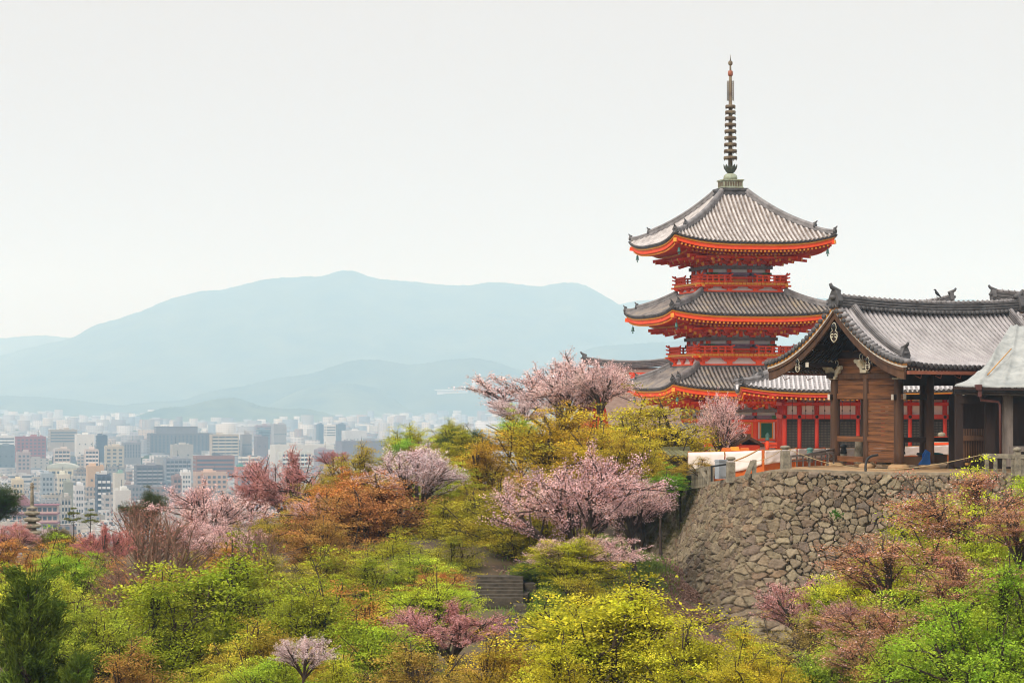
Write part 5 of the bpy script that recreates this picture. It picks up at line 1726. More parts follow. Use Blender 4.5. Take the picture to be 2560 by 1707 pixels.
HX0, HX1, HY0, HY1 = -2.9, HL + 2.4, -2.3, HD + 2.3
M["tilepale"] = mat("pale_roof_tile", (0.58, 0.555, 0.56), (0.40, 0.38, 0.385), 1.3, 0.5, 0.1, detail=8)
h_roof = hip_roof(hall, HX0, HX1, HY0, HY1, 4.46, 8.0, 0, 0.42, [M["tilepale"], M["palepan"], M["tiledark"]])
b = MB()
hx_, hy_ = (HX1 - HX0) / 2, (HY1 - HY0) / 2
cxm, cym = (HX0 + HX1) / 2, (HY0 + HY1) / 2
for k in range(4):
    A_, B_ = (hx_, hy_) if k % 2 == 0 else (hy_, hx_)
    Rk = rotk(k)
    zt_ = lambda x: 4.46 + 0.42 * abs(x) ** 4
    for dz, w, h, mi, ins in ((-0.06, 0.14, 0.07, 3, 0.04), (-0.14, 0.16, 0.09, 1, 0.1), (-0.29, 0.1, 0.18, 0, 0.16)):
        pts = [Vector((cxm, cym, 0)) + Rk @ Vector(((A_ - ins) * x, -(B_ - ins), zt_(x) + dz)) for x in np.linspace(-1, 1, 21)]
        b.sweep(pts, [(-w / 2, -h / 2), (w / 2, -h / 2), (w / 2, h / 2), (-w / 2, h / 2)], mi=mi)
    vs = []
    for ins, dz, dm in ((0.16, -0.38, 1), (2.3, -0.26, 0)):
        for x in np.linspace(-1, 1, 21):
            vs.append(Vector((cxm, cym, 0)) + Rk @ Vector(((A_ - ins) * x, -(B_ - ins), 4.46 + dm * 0.42 * abs(x) ** 4 + dz)))
    b.add(vs, [(j, 21 + j, 22 + j, j + 1) for j in range(20)], 2)
    nr = int(2 * A_ / 0.3)
    for i in range(nr + 1):
        a = -A_ + 0.3 + (2 * A_ - 0.6) * i / nr
        x = a / A_
        p1 = Vector((cxm, cym, 0)) + Rk @ Vector((a, -(B_ - 0.22), zt_(x) - 0.48))
        p0 = Vector((cxm, cym, 0)) + Rk @ Vector((a, -(B_ - 2.2), 4.46 - 0.42))
        b.bar(p0, p1, 0.1, 0.12, 2)
        b.bar(p1, p1 + (p1 - p0).normalized() * 0.03, 0.105, 0.125, 1)
b.build("eave", [M["red2"], M["yellow"], M["darkred"], M["black"]], h_roof)
b = MB(); b.box((HL / 2, HD / 2, 2.1), (HL - 0.1, HD - 0.1, 4.2)); b.build("wall", M["plaster"], hall)
HCOL = [0, 0.92, 2.02, 3.12, 4.62, 6.2, 7.9, 10.1, HL]
for x in HCOL:
    b = MB(); b.lathe([(0.155, 0), (0.155, 4.2)], 12); b.build("column", M["red2"], hall, (x, -0.02, 0))
for y in (2.6, 5.2, HD):
    b = MB(); b.lathe([(0.155, 0), (0.155, 4.2)], 12); b.build("column", M["red2"], hall, (0, y, 0))
for z, h in ((4.12, 0.2), (3.67, 0.22), (2.86, 0.27), (0.3, 0.22)):
    b = MB()
    b.box((HL / 2, -0.1, z), (HL + 0.4, 0.2, h)); b.box((-0.1, HD / 2, z + 0.002), (0.2, HD + 0.4, h))
    if h == 0.27:
        for x in HCOL: b.lathe([(0.11, 0), (0.11, 0.05), (0.04, 0.09)], 8, (x, -0.2, z), 1, M=Matrix.Rotation(math.pi / 2, 3, 'X'))
    b.build("rail_beam", [M["red2"], M["black"]], hall)
shut = mat("black_lattice", (0.018, 0.017, 0.017), (0.03, 0.028, 0.026), 2, 0.6)
M["lattice"] = mat("tan_backing", (0.26, 0.21, 0.15), (0.10, 0.08, 0.06), 1.5, 0.8)
for x0, x1 in zip(HCOL[:-1], HCOL[1:]):
    b = MB()
    w = x1 - x0 - 0.3
    xc = (x0 + x1) / 2
    b.box((xc, -0.075, 1.58), (w, 0.05, 2.25), 1)
    nv = max(5, int(w / 0.085)); nh_ = 22
    for i in range(nv + 1): b.box((xc - w / 2 + w * i / nv, -0.112, 1.58), (0.034, 0.025, 2.25), 0)
    for i in range(nh_ + 1): b.box((xc, -0.125, 0.46 + 2.24 * i / nh_), (w, 0.024, 0.048), 0)
    b.box((xc, -0.128, 2.62), (w, 0.03, 0.14), 0)
    b.build("lattice_shutter", [shut, M["lattice"]], hall)
for x in (0.45, 1.3, 1.75, 2.5, 3.6, 4.1, 5.4):
    b = MB(); b.tube([(x, -0.55, 4.1), (x, -0.45, 2.4)], 0.018, 5); b.lathe([(0.02, 0), (0.05, 0.05), (0.02, 0.12)], 6, (x, -0.5, 3.2))
    b.build("hanging_rod", M["black"], hall)

# ------------------------------------------------------------------ hall far left behind the pagoda
c_ = P(1575, 0, 232)
bh = thing("bark_roof_hall", "brown bark-roofed hall with a dark tiled ridge behind the pale cherry tree", "temple hall", (c_.x, 232, -6.5), R(10))
b = MB()
W2_, RZ = 4.2, 8.9
fnb = lambda a, t, s: Vector((a, s * 7.4 * (1 - t), 3.6 + (RZ - 3.6) * (0.55 * t + 0.45 * t * t)))
for s in (-1, 1):
    ts = np.linspace(0, 1, 12); xa = np.linspace(-W2_ + 0.3, W2_ - 0.3, 10)
    vs = [fnb(x, t, s) for t in ts for x in xa] + [fnb(x, t, s) + Vector((0, 0, -0.35)) for t in ts for x in xa]
    n1 = len(ts) * 10
    fs = [(i * 10 + j, i * 10 + j + 1, i * 10 + j + 11, i * 10 + j + 10) for i in range(11) for j in range(9)]
    fs += [tuple(n1 + q for q in f[::-1]) for f in fs]
    fs += [(j, n1 + j, n1 + j + 1, j + 1) for j in range(9)] + [(i * 10, i * 10 + 10, n1 + i * 10 + 10, n1 + i * 10) for i in range(11)] + [(i * 10 + 9, n1 + i * 10 + 9, n1 + i * 10 + 19, i * 10 + 19) for i in range(11)]
    b.add(vs, fs, 0)
M["bark"] = mat("cypress_bark", (0.27, 0.185, 0.145), (0.16, 0.105, 0.085), 2.0, 0.95, 0.3, stretch=(1, 3, 1))
bro = b.build("roof", M["bark"], bh)
b = MB(); ridge_stack(b, [Vector((x, 0, RZ + 0.35 * (x / W2_) ** 2 - 0.05)) for x in np.linspace(-W2_, W2_ + 4, 9)], 0.7, 0.6); ornament(b, (-W2_ - 0.05, 0, RZ + 0.75), (-1, 0, 0), 0.9)
b.build("ridge", [M["tiledark"], M["tilemid"]], bro)
b = MB(); ridge_stack(b, [Vector((x, -1.6, RZ - 1.15)) for x in np.linspace(0.6, W2_ + 4, 6)], 0.5, 0.5); b.build("ridge", [M["tiledark"], M["tilemid"]], bro)
b = MB(); b.box((0, 0, 2.0), (W2_ * 1.7, 10, 4.0)); b.box((W2_ * 0.4, 0, RZ * 0.5 + 1), (W2_ * 0.9, 3, 6.0), 0)
b.build("wall", M["darkred"], bh)

c_ = P(2179, 0, 184)
kh = thing("back_hall", "hall behind the gate showing only its ridge end above the gate's roof", "temple hall", (c_.x, 184, -4.75), R(4))
gable_roof(kh, 0.0, 7.0, 4.0, 5.0, 7.6, 10.9, [M["tilegate"], M["tilegatepan"], M["tiledark"], M["tilemid"]], sag=0.55, ridge_h=0.75, orn=0.95, left_orn=False)
b = MB(); b.box((3.5, 4.0, 3.9), (6.0, 7.0, 7.8)); b.build("wall", M["plaster"], kh)

# ------------------------------------------------------------------ ridge of another hall beyond the gate roof, far right
c_ = P(2500, 0, 150)
fh = thing("far_hall", "tile-roofed hall whose ridge end rises above the gate roof at the frame's edge", "temple hall", (c_.x, 150, -3.9), R(8))
gable_roof(fh, 0.4, 9.5, 3.0, 4.0, 6.2, 9.1, [M["tilegate"], M["tilegatepan"], M["tiledark"], M["tilemid"]], ridge_h=0.9, kdright=False, verge=True, orn=0.8)
b = MB(); b.box((5.4, 3.2, 3.3), (7.0, 5.2, 6.6)); b.build("wall", M["wooddark"], fh)

# ------------------------------------------------------------------ corridor hall with its roof under tarpaulin
ch = thing("corridor_hall", "dark timber corridor hall with its low hipped roof wrapped for repair", "temple hall", P(2500, 1165, 125))
cho = ch.location.copy()
Lw = lambda px, py, Y: P(px, py, Y) - cho
ledge = [(2385, 966.5, 123.0), (2412, 955, 123.5), (2440, 937, 124.4), (2468, 910, 125.8), (2492, 876, 127.6), (2512, 840, 129.6), (2527, 814, 131.2)]
redge = [(2720, 973, 122.4), (2720, 960, 123.3), (2720, 944, 124.4), (2720, 920, 125.8), (2720, 890, 127.6), (2720, 858, 129.6), (2720, 836, 131.2)]


def patch(dz, nu_=60, nv_=36, wr=0.0, seed=1):
    lp = catmull([P(*a_) for a_ in [(q[0], q[1], q[2]) for q in ledge]], 6); rp_ = catmull([P(*q) for q in redge], 6)
    r = np.random.default_rng(seed)
    V = np.zeros((len(lp), nu_, 3))
    for i in range(len(lp)):
        for j in range(nu_):
            u = j / (nu_ - 1)
            V[i, j] = np.array(lp[i] * (1 - u) + rp_[i] * u)
    if wr:
        ii, jj = np.meshgrid(np.linspace(0, 1, len(lp)), np.linspace(0, 1, nu_), indexing='ij')
        w_ = fbm(jj * 16 + ii * 4, ii * 7, seed, 4) * 0.6 + 0.9 * np.exp(-((np.sin(jj * 17 + ii * 5)) ** 2) * 8) + 0.5 * np.exp(-((np.sin(jj * 7 - ii * 9)) ** 2) * 14)
        V[..., 2] += wr * w_ * np.clip(ii * 8, 0.2, 1)
        V[..., 1] -= wr * 0.6 * w_
        V[0, :, 2] -= 0.03 + 0.05 * r.random(nu_)
    V[..., 2] += dz
    return V - np.array(cho)


V = patch(-0.14)
b = grid_mesh("roof", V[..., 0], V[..., 1], V[..., 2], [M["tiledark"]])
ro = link_mesh("roof", b, ch)
md = ro.modifiers.new("thickness", 'SOLIDIFY'); md.thickness = 0.25; md.offset = -1
V = patch(0.06, 110, 36, 0.11, 4)
tv = grid_mesh("tarpaulin", V[..., 0], V[..., 1], V[..., 2], [M["tarp"]])
to = link_mesh("tarpaulin", tv, None, tuple(cho))
md = to.modifiers.new("thickness", 'SOLIDIFY'); md.thickness = 0.02
tag(to, "pale grey green tarpaulin draped over the corridor hall's roof", "tarpaulin")
b = MB(); b.bar(Lw(2382, 970, 122.9), Lw(2720, 977, 122.3), 0.16, 0.12, 0); b.build("eave_edge", M["wooddark"], ch)
b = MB()
b.bar(Lw(2386, 978, 123.1), Lw(2720, 985, 122.5), 0.14, 0.16, 0)
for px in range(2408, 2720, 9):
    p0 = Lw(px, 983 + (px - 2408) * 0.012, 123.25); p1 = p0 + Vector((0.25, 3.2, 0.5))
    b.bar(p0, p1, 0.095, 0.12, 0); b.bar(p0 - Vector((0, 0.03, 0)), p0 - Vector((0, 0.004, 0)), 0.097, 0.125, 1)
p0 = Lw(2408, 979, 123.1)
b.bar(p0 + Vector((-0.08, 0, 0.16)), p0 + Vector((0.04, 0.02, -0.16)), 0.1, 0.1, 1)
b.build("rafters", [M["wooddark"], M["white"]], ch)
b = MB(); b.box(Lw(2560, 1080, 129.2), (7.6, 0.12, 3.7), 0); b.box(Lw(2432, 1120, 126.4), (1.22, 0.08, 1.4), 0)
b.build("wall", M["wooddark"], ch)
b = MB()
for px in np.arange(2408, 2464, 4.2): b.box(Lw(px, 1112, 126.2), (0.04, 0.05, 1.6), 0)
b.box(Lw(2434, 1095, 126.1), (1.2, 0.1, 0.26), 1); b.build("lattice", [M["wood"], M["wood"]], ch)
for px, Y, w_, m_, y0_ in ((2397, 124.4, 0.36, "wooddark", 984), (2474, 124.6, 0.44, "wood", 984), (2519, 123.8, 0.44, "woodgrey", 984), (2600, 123.6, 0.44, "wood", 984)):
    b = MB(); a_ = Lw(px, y0_, Y); e_ = Lw(px, 1166, Y); b.box((a_ + e_) / 2, (w_, w_, (a_ - e_).z), 0); b.build("post", M[m_ if m_ != "wood" else "wooddark"], ch)
b = MB(); b.bar(Lw(2397, 1000, 124.3), Lw(2700, 1004, 123.6), 0.2, 0.3, 0); b.build("head_beam", M["wooddark"], ch)
b = MB(); b.tube([Lw(2450, 985, 122.85), Lw(2452, 1000, 122.9), Lw(2496, 1004, 123.3), Lw(2500, 1012, 123.3), Lw(2501, 1138, 123.3)], 0.06, 8); b.box(Lw(2446, 968, 122.75), (0.26, 0.24, 0.26), 0, taper=1.25); b.box(Lw(2449, 982, 122.8), (0.17, 0.16, 0.36), 0)
b.build("downpipe", M["pipe"], ch)
for (pa, pb, lab) in (((2468, 943, 124.05), (2527, 880, 127.0), "bamboo batten lying on the grey tarpaulin"),):
    b = MB(); b.tube([P(*pa) + Vector((0, -0.1, 0.12)), P(*pb) + Vector((0, -0.12, 0.16))], 0.03, 6); tag(b.build("batten", M["bamboo"]), lab, "batten")
# ------------------------------------------------------------------ things on the terrace
_rf = rows[:-1].reshape(-1, 3)


def tz(x, y):
    d2 = (_rf[:, 0] - x) ** 2 + (_rf[:, 1] - y) ** 2
    k_ = np.argsort(d2)[:4]
    w = 1 / (d2[k_] + 0.05)
    return float((_rf[k_, 2] * w).sum() / w.sum())


def onto(px, Y):
    """terrace point below pixel column px at distance Y"""
    x = (px - CX) / F * Y
    return Vector((x, Y, tz(x, Y)))


# sheeted construction fence: orange frames hung with white sheeting
fpts = [(1716, 134.5), (1722, 134), (1815, 130.5), (1908, 128.6), (1990, 130.0), (2060, 132.8), (2150, 137), (2240, 141), (2330, 145), (2400, 148)]
ftop = [1131, 1131, 1129, 1126, 1122, 1121, 1120, 1118, 1114, 1111]
fence = thing("construction_fence", "low construction fence of orange frames hung with white sheeting in front of the red hall", "fence", onto(1908, 128.6))
fo = fence.location.copy()
for i in range(1, len(fpts) - 1):
    (pa, Ya), (pb, Yb) = fpts[i], fpts[i + 1]
    ta, tb_ = P(pa, ftop[i], Ya) - fo, P(pb, ftop[i + 1], Yb) - fo
    ga, gb = onto(pa, Ya) - fo, onto(pb, Yb) - fo
    b = MB(); b.bar(Vector((ta.x, ta.y, ga.z)), ta + Vector((0, 0, 0.06)), 0.1, 0.1, 0); b.build("post", M["orange"], fence)
    b = MB(); b.bar(ta, tb_, 0.06, 0.07, 0); b.build("top_rail", M["bamboo"] if i % 2 else M["orange"], fence)
    nx_, nz_ = 26, 8
    r_ = np.random.default_rng(i)
    vs = []
    ph = r_.uniform(0, 6)
    dirn = (tb_ - ta); nrm = Vector((dirn.y, -dirn.x, 0)).normalized()
    for q in range(nz_):
        for j in range(nx_):
            u = 0.015 + 0.97 * j / (nx_ - 1); v = q / (nz_ - 1)
            top = ta.lerp(tb_, u); bot = Vector((top.x, top.y, ga.z * (1 - u) + gb.z * u + 0.40 + 0.015 * math.sin(u * 19 + i)))
            p = top.lerp(bot, v) + nrm * (0.07 + 0.035 * math.sin(u * 23 + v * 3 + ph) * v * 0.5 + 0.012 * math.sin((u * 9 + v * 6) * 2 + ph) + 0.006 * math.sin(u * 51 - v * 14))
            vs.append(p)
    fs = [(q * nx_ + j, q * nx_ + j + 1, (q + 1) * nx_ + j + 1, (q + 1) * nx_ + j) for q in range(nz_ - 1) for j in range(nx_ - 1)]
    b = MB(); b.add(vs, fs, 0, True)
    o = b.build("sheeting", M["cloth"], fence)
    md = o.modifiers.new("thickness", 'SOLIDIFY'); md.thickness = 0.015
    b = MB(); b.bar(ga + Vector((0, 0.05, 0.24)), gb + Vector((0, 0.05, 0.24)), 0.04, 0.5, 0); b.build("kick_board", M["orange"], fence)


# stone posts with round caps on the wall top
def stone_post(px, ytop, ybot, Y, w, label):
    t_ = P(px, ytop, Y); g = P(px, ybot, Y)
    h = (t_ - g).z
    b = MB()
    b.box((0, 0, (h - 0.24) / 2 - 0.05), (w, w, h - 0.14), 0, taper=0.96)
    b.lathe([(w * 0.36, h - 0.2), (w * 0.36, h - 0.16), (w * 0.62, h - 0.12), (w * 0.66, h - 0.06), (w * 0.5, h), (w * 0.1, h + 0.02)], 14)
    o = b.build("stone_post", M["stonepost"], None, g, 0.25)
    return tag(o, label, "post", "stone posts along the wall top")


stone_post(1827, 1142, 1201, 124.3, 0.36, "lichened stone post with a round cap beside the grey cabinet")
stone_post(1963, 1114, 1180, 121.6, 0.38, "tallest lichened stone post with a round cap, roped to the gate side")
b = MB()
b.bar((0, 0, -0.1), (0.02, 0, 0.80), 0.2, 0.2, 0); b.bar((-0.42, -0.06, -0.1), (-0.06, -0.02, 0.74), 0.22, 0.2, 0, up=(0, 1, 0))
tag(b.build("broken_post", M["stonepost"], None, P(1885, 1191, 122.6)), "pair of short broken stone posts leaning together on the kerb", "post")


def stone_fence(pts, h, label, n_per=None, name="stone_fence"):
    o = pts[0].copy()
    t = thing(name, label, "fence", o)
    for i in range(len(pts) - 1):
        a, c_ = pts[i] - o, pts[i + 1] - o
        b = MB(); b.bar(a + Vector((0, 0, h - 0.08)), c_ + Vector((0, 0, h - 0.08)), 0.2, 0.2, 0); b.build("top_rail", M["stonepost"], t)
        L = (c_ - a).length
        n = int(L / 0.37)
        for j in range(n):
            p = a.lerp(c_, (j + 0.5) / n)
            b = MB(); b.box((0, 0, h / 2 - 0.1), (0.15, 0.11, h - 0.05), 0); b.build("baluster", M["stonepost"], t, p, 0.3)
    return t


sf = stone_fence([P(1768, 1211, 129.2), P(1735, 1217, 132.2), P(1692, 1222, 136.6), P(1652, 1224, 141)], 0.9, "old stone balustrade running back along the mossy wall top by the pink cherry")
b = MB(); b.bar((0.2, -0.1, -0.05), (-0.35, 0.1, 0.8), 0.2, 0.2, 0, up=(0, 1, 0)); b.build("leaning_strut", M["stonepost"], sf)
b = MB(); b.box((0, 0, 0.42), (0.26, 0.26, 1.0), 0); b.build("end_post", M["stonepost"], sf, (0.15, -0.1, 0), 0.3)
sf2 = stone_fence([P(2456, 1184, 118.9), P(2543, 1186, 118.6), P(2640, 1188, 118.4)], 0.92, "granite balustrade at the right end of the terrace above the bronze-leaved cherry")
b = MB(); b.box((0, 0, 0.5), (0.28, 0.28, 1.1), 0); b.lathe([(0.1, 1.05), (0.1, 1.08), (0.21, 1.11), (0.22, 1.17), (0.15, 1.24), (0.02, 1.28)], 14); b.build("capped_post", M["stonepost"], sf2, P(2543, 1186, 118.6) - sf2.location, 0.1)

# steel cabinet
cb = thing("electrical_cabinet", "grey steel electrical cabinet with an overhanging lid beside the stone post", "cabinet", P(1803, 1196, 126.0), 0.5)
b = MB(); b.box((0, 0, 0.42), (0.5, 0.38, 0.86), 0); b.build("body", M["cabinet"], cb)
b = MB(); b.box((0, 0, 0.88), (0.56, 0.46, 0.04), 0); b.box((0, 0, 0.92), (0.5, 0.36, 0.03), 0); b.build("lid", M["cabinet"], cb)
b = MB(); b.box((0.03, -0.205, 0.44), (0.38, 0.02, 0.7), 0); b.build("door", M["cabinet"], cb)
br = MB(); br.bar((-0.35, 0, 0), (-0.35, 0, 0.72), 0.09, 0.09, 0); br.bar((-0.4, 0, 0.72), (0.55, 0, 0.86), 0.07, 0.08, 0); br.bar((0.5, 0, 0.05), (0.5, 0, 0.84), 0.07, 0.07, 0); br.box((0.5, 0, 0.88), (0.16, 0.12, 0.1), 1)
tag(br.build("pipe_barrier", [M["black"], M["greenpaint"]], None, P(1797, 1203, 125.2)), "black pipe barrier with a green clamp in front of the grey cabinet", "barrier")

# ropes and the bamboo rail
def rope(pts, r, name, label, cat, m):
    pp = catmull([Vector(p) for p in pts], 8)
    b = MB(); b.tube(pp, r, 6)
    return tag(b.build(name, m), label, cat)


rope([P(1836, 1152, 124.2), P(1866, 1140, 125.5), P(1898, 1123, 128.3)], 0.035, "bamboo_rail", "tan bamboo rail sloping up from the stone post to the sheeted fence", "rail", M["bamboo"])
rope([P(1834, 1152, 124.2), P(1885, 1153, 123.2), P(1925, 1142, 122.4), P(1957, 1123, 121.7)], 0.014, "rope", "thin straw rope sagging between the two capped stone posts", "rope", M["rope"])
rope([P(1968, 1121, 121.5), P(2010, 1138, 121.4), P(2070, 1157, 121.2), P(2150, 1170, 121), P(2230, 1173, 120.8), P(2310, 1165, 120.2), P(2380, 1153, 119.6), P(2456, 1136, 119)], 0.016, "rope", "long straw rope drooping across the front of the gate to the granite balustrade", "rope", M["rope"])
rope([P(2164, 1178, 120.9), P(2164, 1163, 121), P(2167, 1150, 121.1), P(2176, 1141, 121.2), P(2195, 1136.5, 121.3)], 0.06, "hose", "thick black hose end bending up in front of the plank wall", "hose", M["black"])

# low grey timber fence beside the gate
t = thing("timber_fence", "low weathered grey timber fence left of the gate's corner post", "fence", P(1976, 1168, 127.5))
o_ = t.location.copy()
a, c_ = P(1976, 1168, 127.5) - o_, P(2084, 1161, 130.5) - o_
for z, k_ in ((0.55, 0.11), (0.30, 0.07)):
    b = MB(); b.bar(a + Vector((0, 0, z)), c_ + Vector((0, 0, z + 0.03)), 0.1, k_, 0); b.build("rail", M["woodgrey"], t)
for j in range(8):
    b = MB(); b.box((0, 0, 0.27), (0.12 if j % 3 == 0 else 0.07, 0.1, 0.62 if j % 3 == 0 else 0.52), 0); b.build("picket", M["woodgrey"], t, a.lerp(c_, j / 7))
b = MB(); b.bar(a + Vector((1.0, 1.2, 0.62)), c_ + Vector((0.4, 1.6, 0.78)), 0.12, 0.1, 0); b.build("handrail", M["woodgrey"], t)

# bollards with bronze caps
def bollard(px, ytop, ybot, Y, lab):
    h = (P(px, ytop, Y) - P(px, ybot, Y)).z
    t = thing("capped_bollard", lab, "post", P(px, ybot, Y), 0, "bridge posts with bronze caps")
    b = MB(); b.lathe([(0.17, -0.1), (0.16, h * 0.42)], 12); b.build("shaft", M["stonepost"], t)
    b = MB(); b.lathe([(0.17, h * 0.42), (0.18, h * 0.5), (0.155, h * 0.62), (0.17, h * 0.66), (0.11, h * 0.72), (0.20, h * 0.82), (0.17, h * 0.92), (0.03, h)], 12); b.build("cap", M["bronze"] if px < 2050 else M["black"], t)


bollard(2025, 1118, 1150, 129.5, "green-capped post standing alone behind the grey timber fence")
bollard(2109, 1109, 1152, 133, "black-capped post seen between the gate's left-hand columns")
bollard(2152, 1114, 1148, 134.5, "black-capped post half hidden beside the gate's middle column")

# stone lantern / pagoda top in the court behind the gate
t = thing("stone_lantern", "mossy stone lantern with an onion finial seen through the gate", "lantern", onto(2354, 152))
hz = (HY - 1080) / F * 152 - t.location.z
b = MB(); b.lathe([(0.32, 0), (0.24, 0.2), (0.2, hz - 1.3), (0.34, hz - 1.2)], 10); b.build("shaft", M["stonedark"], t)
b = MB(); b.box((0, 0, hz - 0.98), (0.5, 0.5, 0.4), 0); b.build("light_box", M["stonedark"], t)
b = MB(); b.lathe([(0.85, hz - 0.80), (0.80, hz - 0.66), (0.42, hz - 0.48), (0.22, hz - 0.38)], 12); b.build("cap", M["stonepost"], t)
b = MB(); b.lathe([(0.16, hz - 0.4), (0.15, hz - 0.28), (0.24, hz - 0.2), (0.22, hz - 0.06), (0.03, hz)], 12); b.build("finial", M["stonepost"], t)
t = thing("red_post", "bright red post with a black bronze cap at the court's edge beside the lantern", "post", onto(2378, 150))
b = MB(); b.lathe([(0.15, 0), (0.15, 1.1)], 10); b.build("shaft", M["red"], t)
b = MB(); b.lathe([(0.17, 1.1), (0.17, 1.5), (0.1, 1.56), (0.2, 1.7), (0.15, 1.86), (0.02, 2.0)], 10); b.build("cap", M["black"], t)
b = MB(); b.bar(P(2335, 1094, 150.5), P(2392, 1093, 150), 0.1, 0.12, 0); b.bar(P(2335, 1109, 150.5), P(2392, 1108, 150), 0.1, 0.12, 0)
tag(b.build("red_rail", M["red"]), "pair of red rails behind the mossy stone lantern", "rail")

# workmen's things in the gateway
Mg = Matrix.Translation(GATE_O) @ Matrix.Rotation(GR, 4, 'Z')
def G(u, v, w): return Mg @ Vector((u, v, w))


b = MB(); b.box((0, 0, 0.19), (1.75, 0.42, 0.38), 0); b.box((0, 0.0, 0.385), (1.72, 0.40, 0.02), 0)
tag(b.build("crate", M["cardboard"], None, G(1.05, 0.55, 0.0), GR), "long brown box lying between the gate's front columns", "box")
b = MB(); b.box((0, 0, 0.22), (1.5, 0.6, 0.44), 0); b.box((0, 0, 0.46), (1.54, 0.64, 0.03), 0)
tag(b.build("crate", M["cardboard"], None, G(3.2, 0.9, 0.0), GR), "brown box under teal cloth in the gateway beside the dark hall", "box")
b = MB(); b.lathe([(0.5, 0), (0.45, 0.05), (0.2, 0.09), (0.02, 0.1)], 9, M=Matrix.Diagonal((1.1, 0.5, 1)))
tag(b.build("folded_cloth", M["teal"], None, G(3.4, 0.9, 0.475), GR), "teal cloth folded on the brown box in the gateway", "cloth")
b = MB(); b.box((0, 0, 0.05), (0.9, 0.4, 0.1), 0, taper=0.9)
tag(b.build("folded_cloth", M["black"], None, G(2.7, 0.9, 0.475), GR), "black sheet folded on the brown box in the gateway", "cloth")
b = MB()
def tf(x, y, w): return Vector((x, w + 0.12 * math.sin(x * 7) - y * 0.28, y))
b.plate([(-0.36, 0), (-0.1, 0.02), (0.36, 0.0), (0.30, 0.38), (0.30, 0.62), (-0.02, 0.78), (-0.20, 0.52), (-0.18, 0.3)], 0.04, tf, 0)
b.plate([(-0.36, 0), (0.2, 0.0), (0.1, 0.4), (-0.05, 0.7), (-0.2, 0.4)], 0.04, lambda x, y, w: tf(x, y, w) + Vector((0, -0.22, 0)), 0)
tag(b.build("tarpaulin", M["blue"], None, G(2.05, 0.0, 0.0) + Vector((-0.3, -0.5, 0)), 0.2), "bright blue tarpaulin slumped against the gate's front column", "tarpaulin")
b = MB(); b.box((0, 0, 0.45), (0.5, 0.05, 0.9), 0, M=Matrix.Rotation(R(-24), 3, 'Y') @ Matrix.Rotation(R(14), 3, 'X')); b.bar((-0.3, 0.1, 0), (0.2, 0.3, 0.7), 0.05, 0.05, 0); b.bar((0.3, 0.1, 0), (0.42, 0.3, 0.7), 0.05, 0.05, 0)
tag(b.build("folding_board", M["black"], None, G(1.1, 1.2, 0.38), 0.1), "black folding board propped open behind the long brown box", "board")
b = MB(); b.lathe([(0.4, 0), (0.42, 0.12), (0.34, 0.3), (0.16, 0.4), (0.02, 0.42)], 14)
tag(b.build("stone_dome", mat("mossy_green_stone", (0.17, 0.22, 0.15), (0.10, 0.13, 0.09), 3, 0.9), None, G(0.75, 1.6, 0.4)), "rounded green stone beside the black folding board", "stone")
b = MB(); b.box((0, 0, 0.2), (0.9, 0.7, 0.4), 0); tag(b.build("stone_plinth", M["stonedark"], None, G(0.75, 1.6, 0.0), GR), "dark stone plinth carrying the rounded green stone", "plinth")
b = MB(); b.lathe([(0.28, 0), (0.24, 0.1), (0.2, 1.2), (0.24, 1.3)], 10); tag(b.build("stone_pillar", M["stonepost"], None, G(0.9, 3.9, 0.0)), "plain stone pillar standing behind the gate's open bay", "pillar")
b = MB(); b.box((0, 0, 0.06), (1.1, 0.16, 0.12), 0); tag(b.build("timber_baulk", M["bamboo"], None, G(3.9, -1.1, -0.02), GR + 0.4), "yellow timber baulk lying on the sandy ground by the gate", "timber")
b = MB(); b.box((0, 0, 0.1), (0.14, 0.12, 0.2), 0); tag(b.build("small_post", M["black"], None, P(2442, 1181, 119.2)), "short black peg on the kerb beside the granite balustrade", "post")

# timber bench rail at the far right
b = MB()
for z in (0.0, 0.42): b.bar((0, 0, z + 0.4), (3.5, -0.4, z + 0.4), 0.12, 0.26 if z else 0.1, 0)
for x in (0.1, 1.4, 2.7): b.box((x, -0.1 * x, 0.42), (0.14, 0.12, 0.84), 0)
tag(b.build("timber_rail", M["woodgrey"], None, P(2522, 1165, 121.5)), "grey timber rail in front of the dark corridor hall", "rail")

# floodlights
def floodlight(p, lab, rz):
    t = thing("floodlight", lab, "floodlight", p, rz)
    b = MB(); b.tube([(0, 0, 0), (0, 0, 0.35)], 0.03, 6); b.box((0, 0, 0.02), (0.3, 0.3, 0.05), 0); b.build("stand", M["black"], t)
    b = MB(); b.box((0, 0, 0.5), (0.42, 0.24, 0.34), 0, M=Matrix.Rotation(R(30), 3, 'X'), taper=0.75); b.box((0, -0.05, 0.5), (0.46, 0.05, 0.4), 0, M=Matrix.Rotation(R(30), 3, 'X')); b.build("housing", M["black"], t)


gp = P(1609, 1480, 119.5); gp.z = ground(gp.x, gp.y) + 0.1
floodlight(gp, "black floodlight standing in the grass at the wall's mossy corner", 0.4)
floodlight(P(1724, 1221, 132.6), "black floodlight on the wall top below the stone balustrade", 0.2)

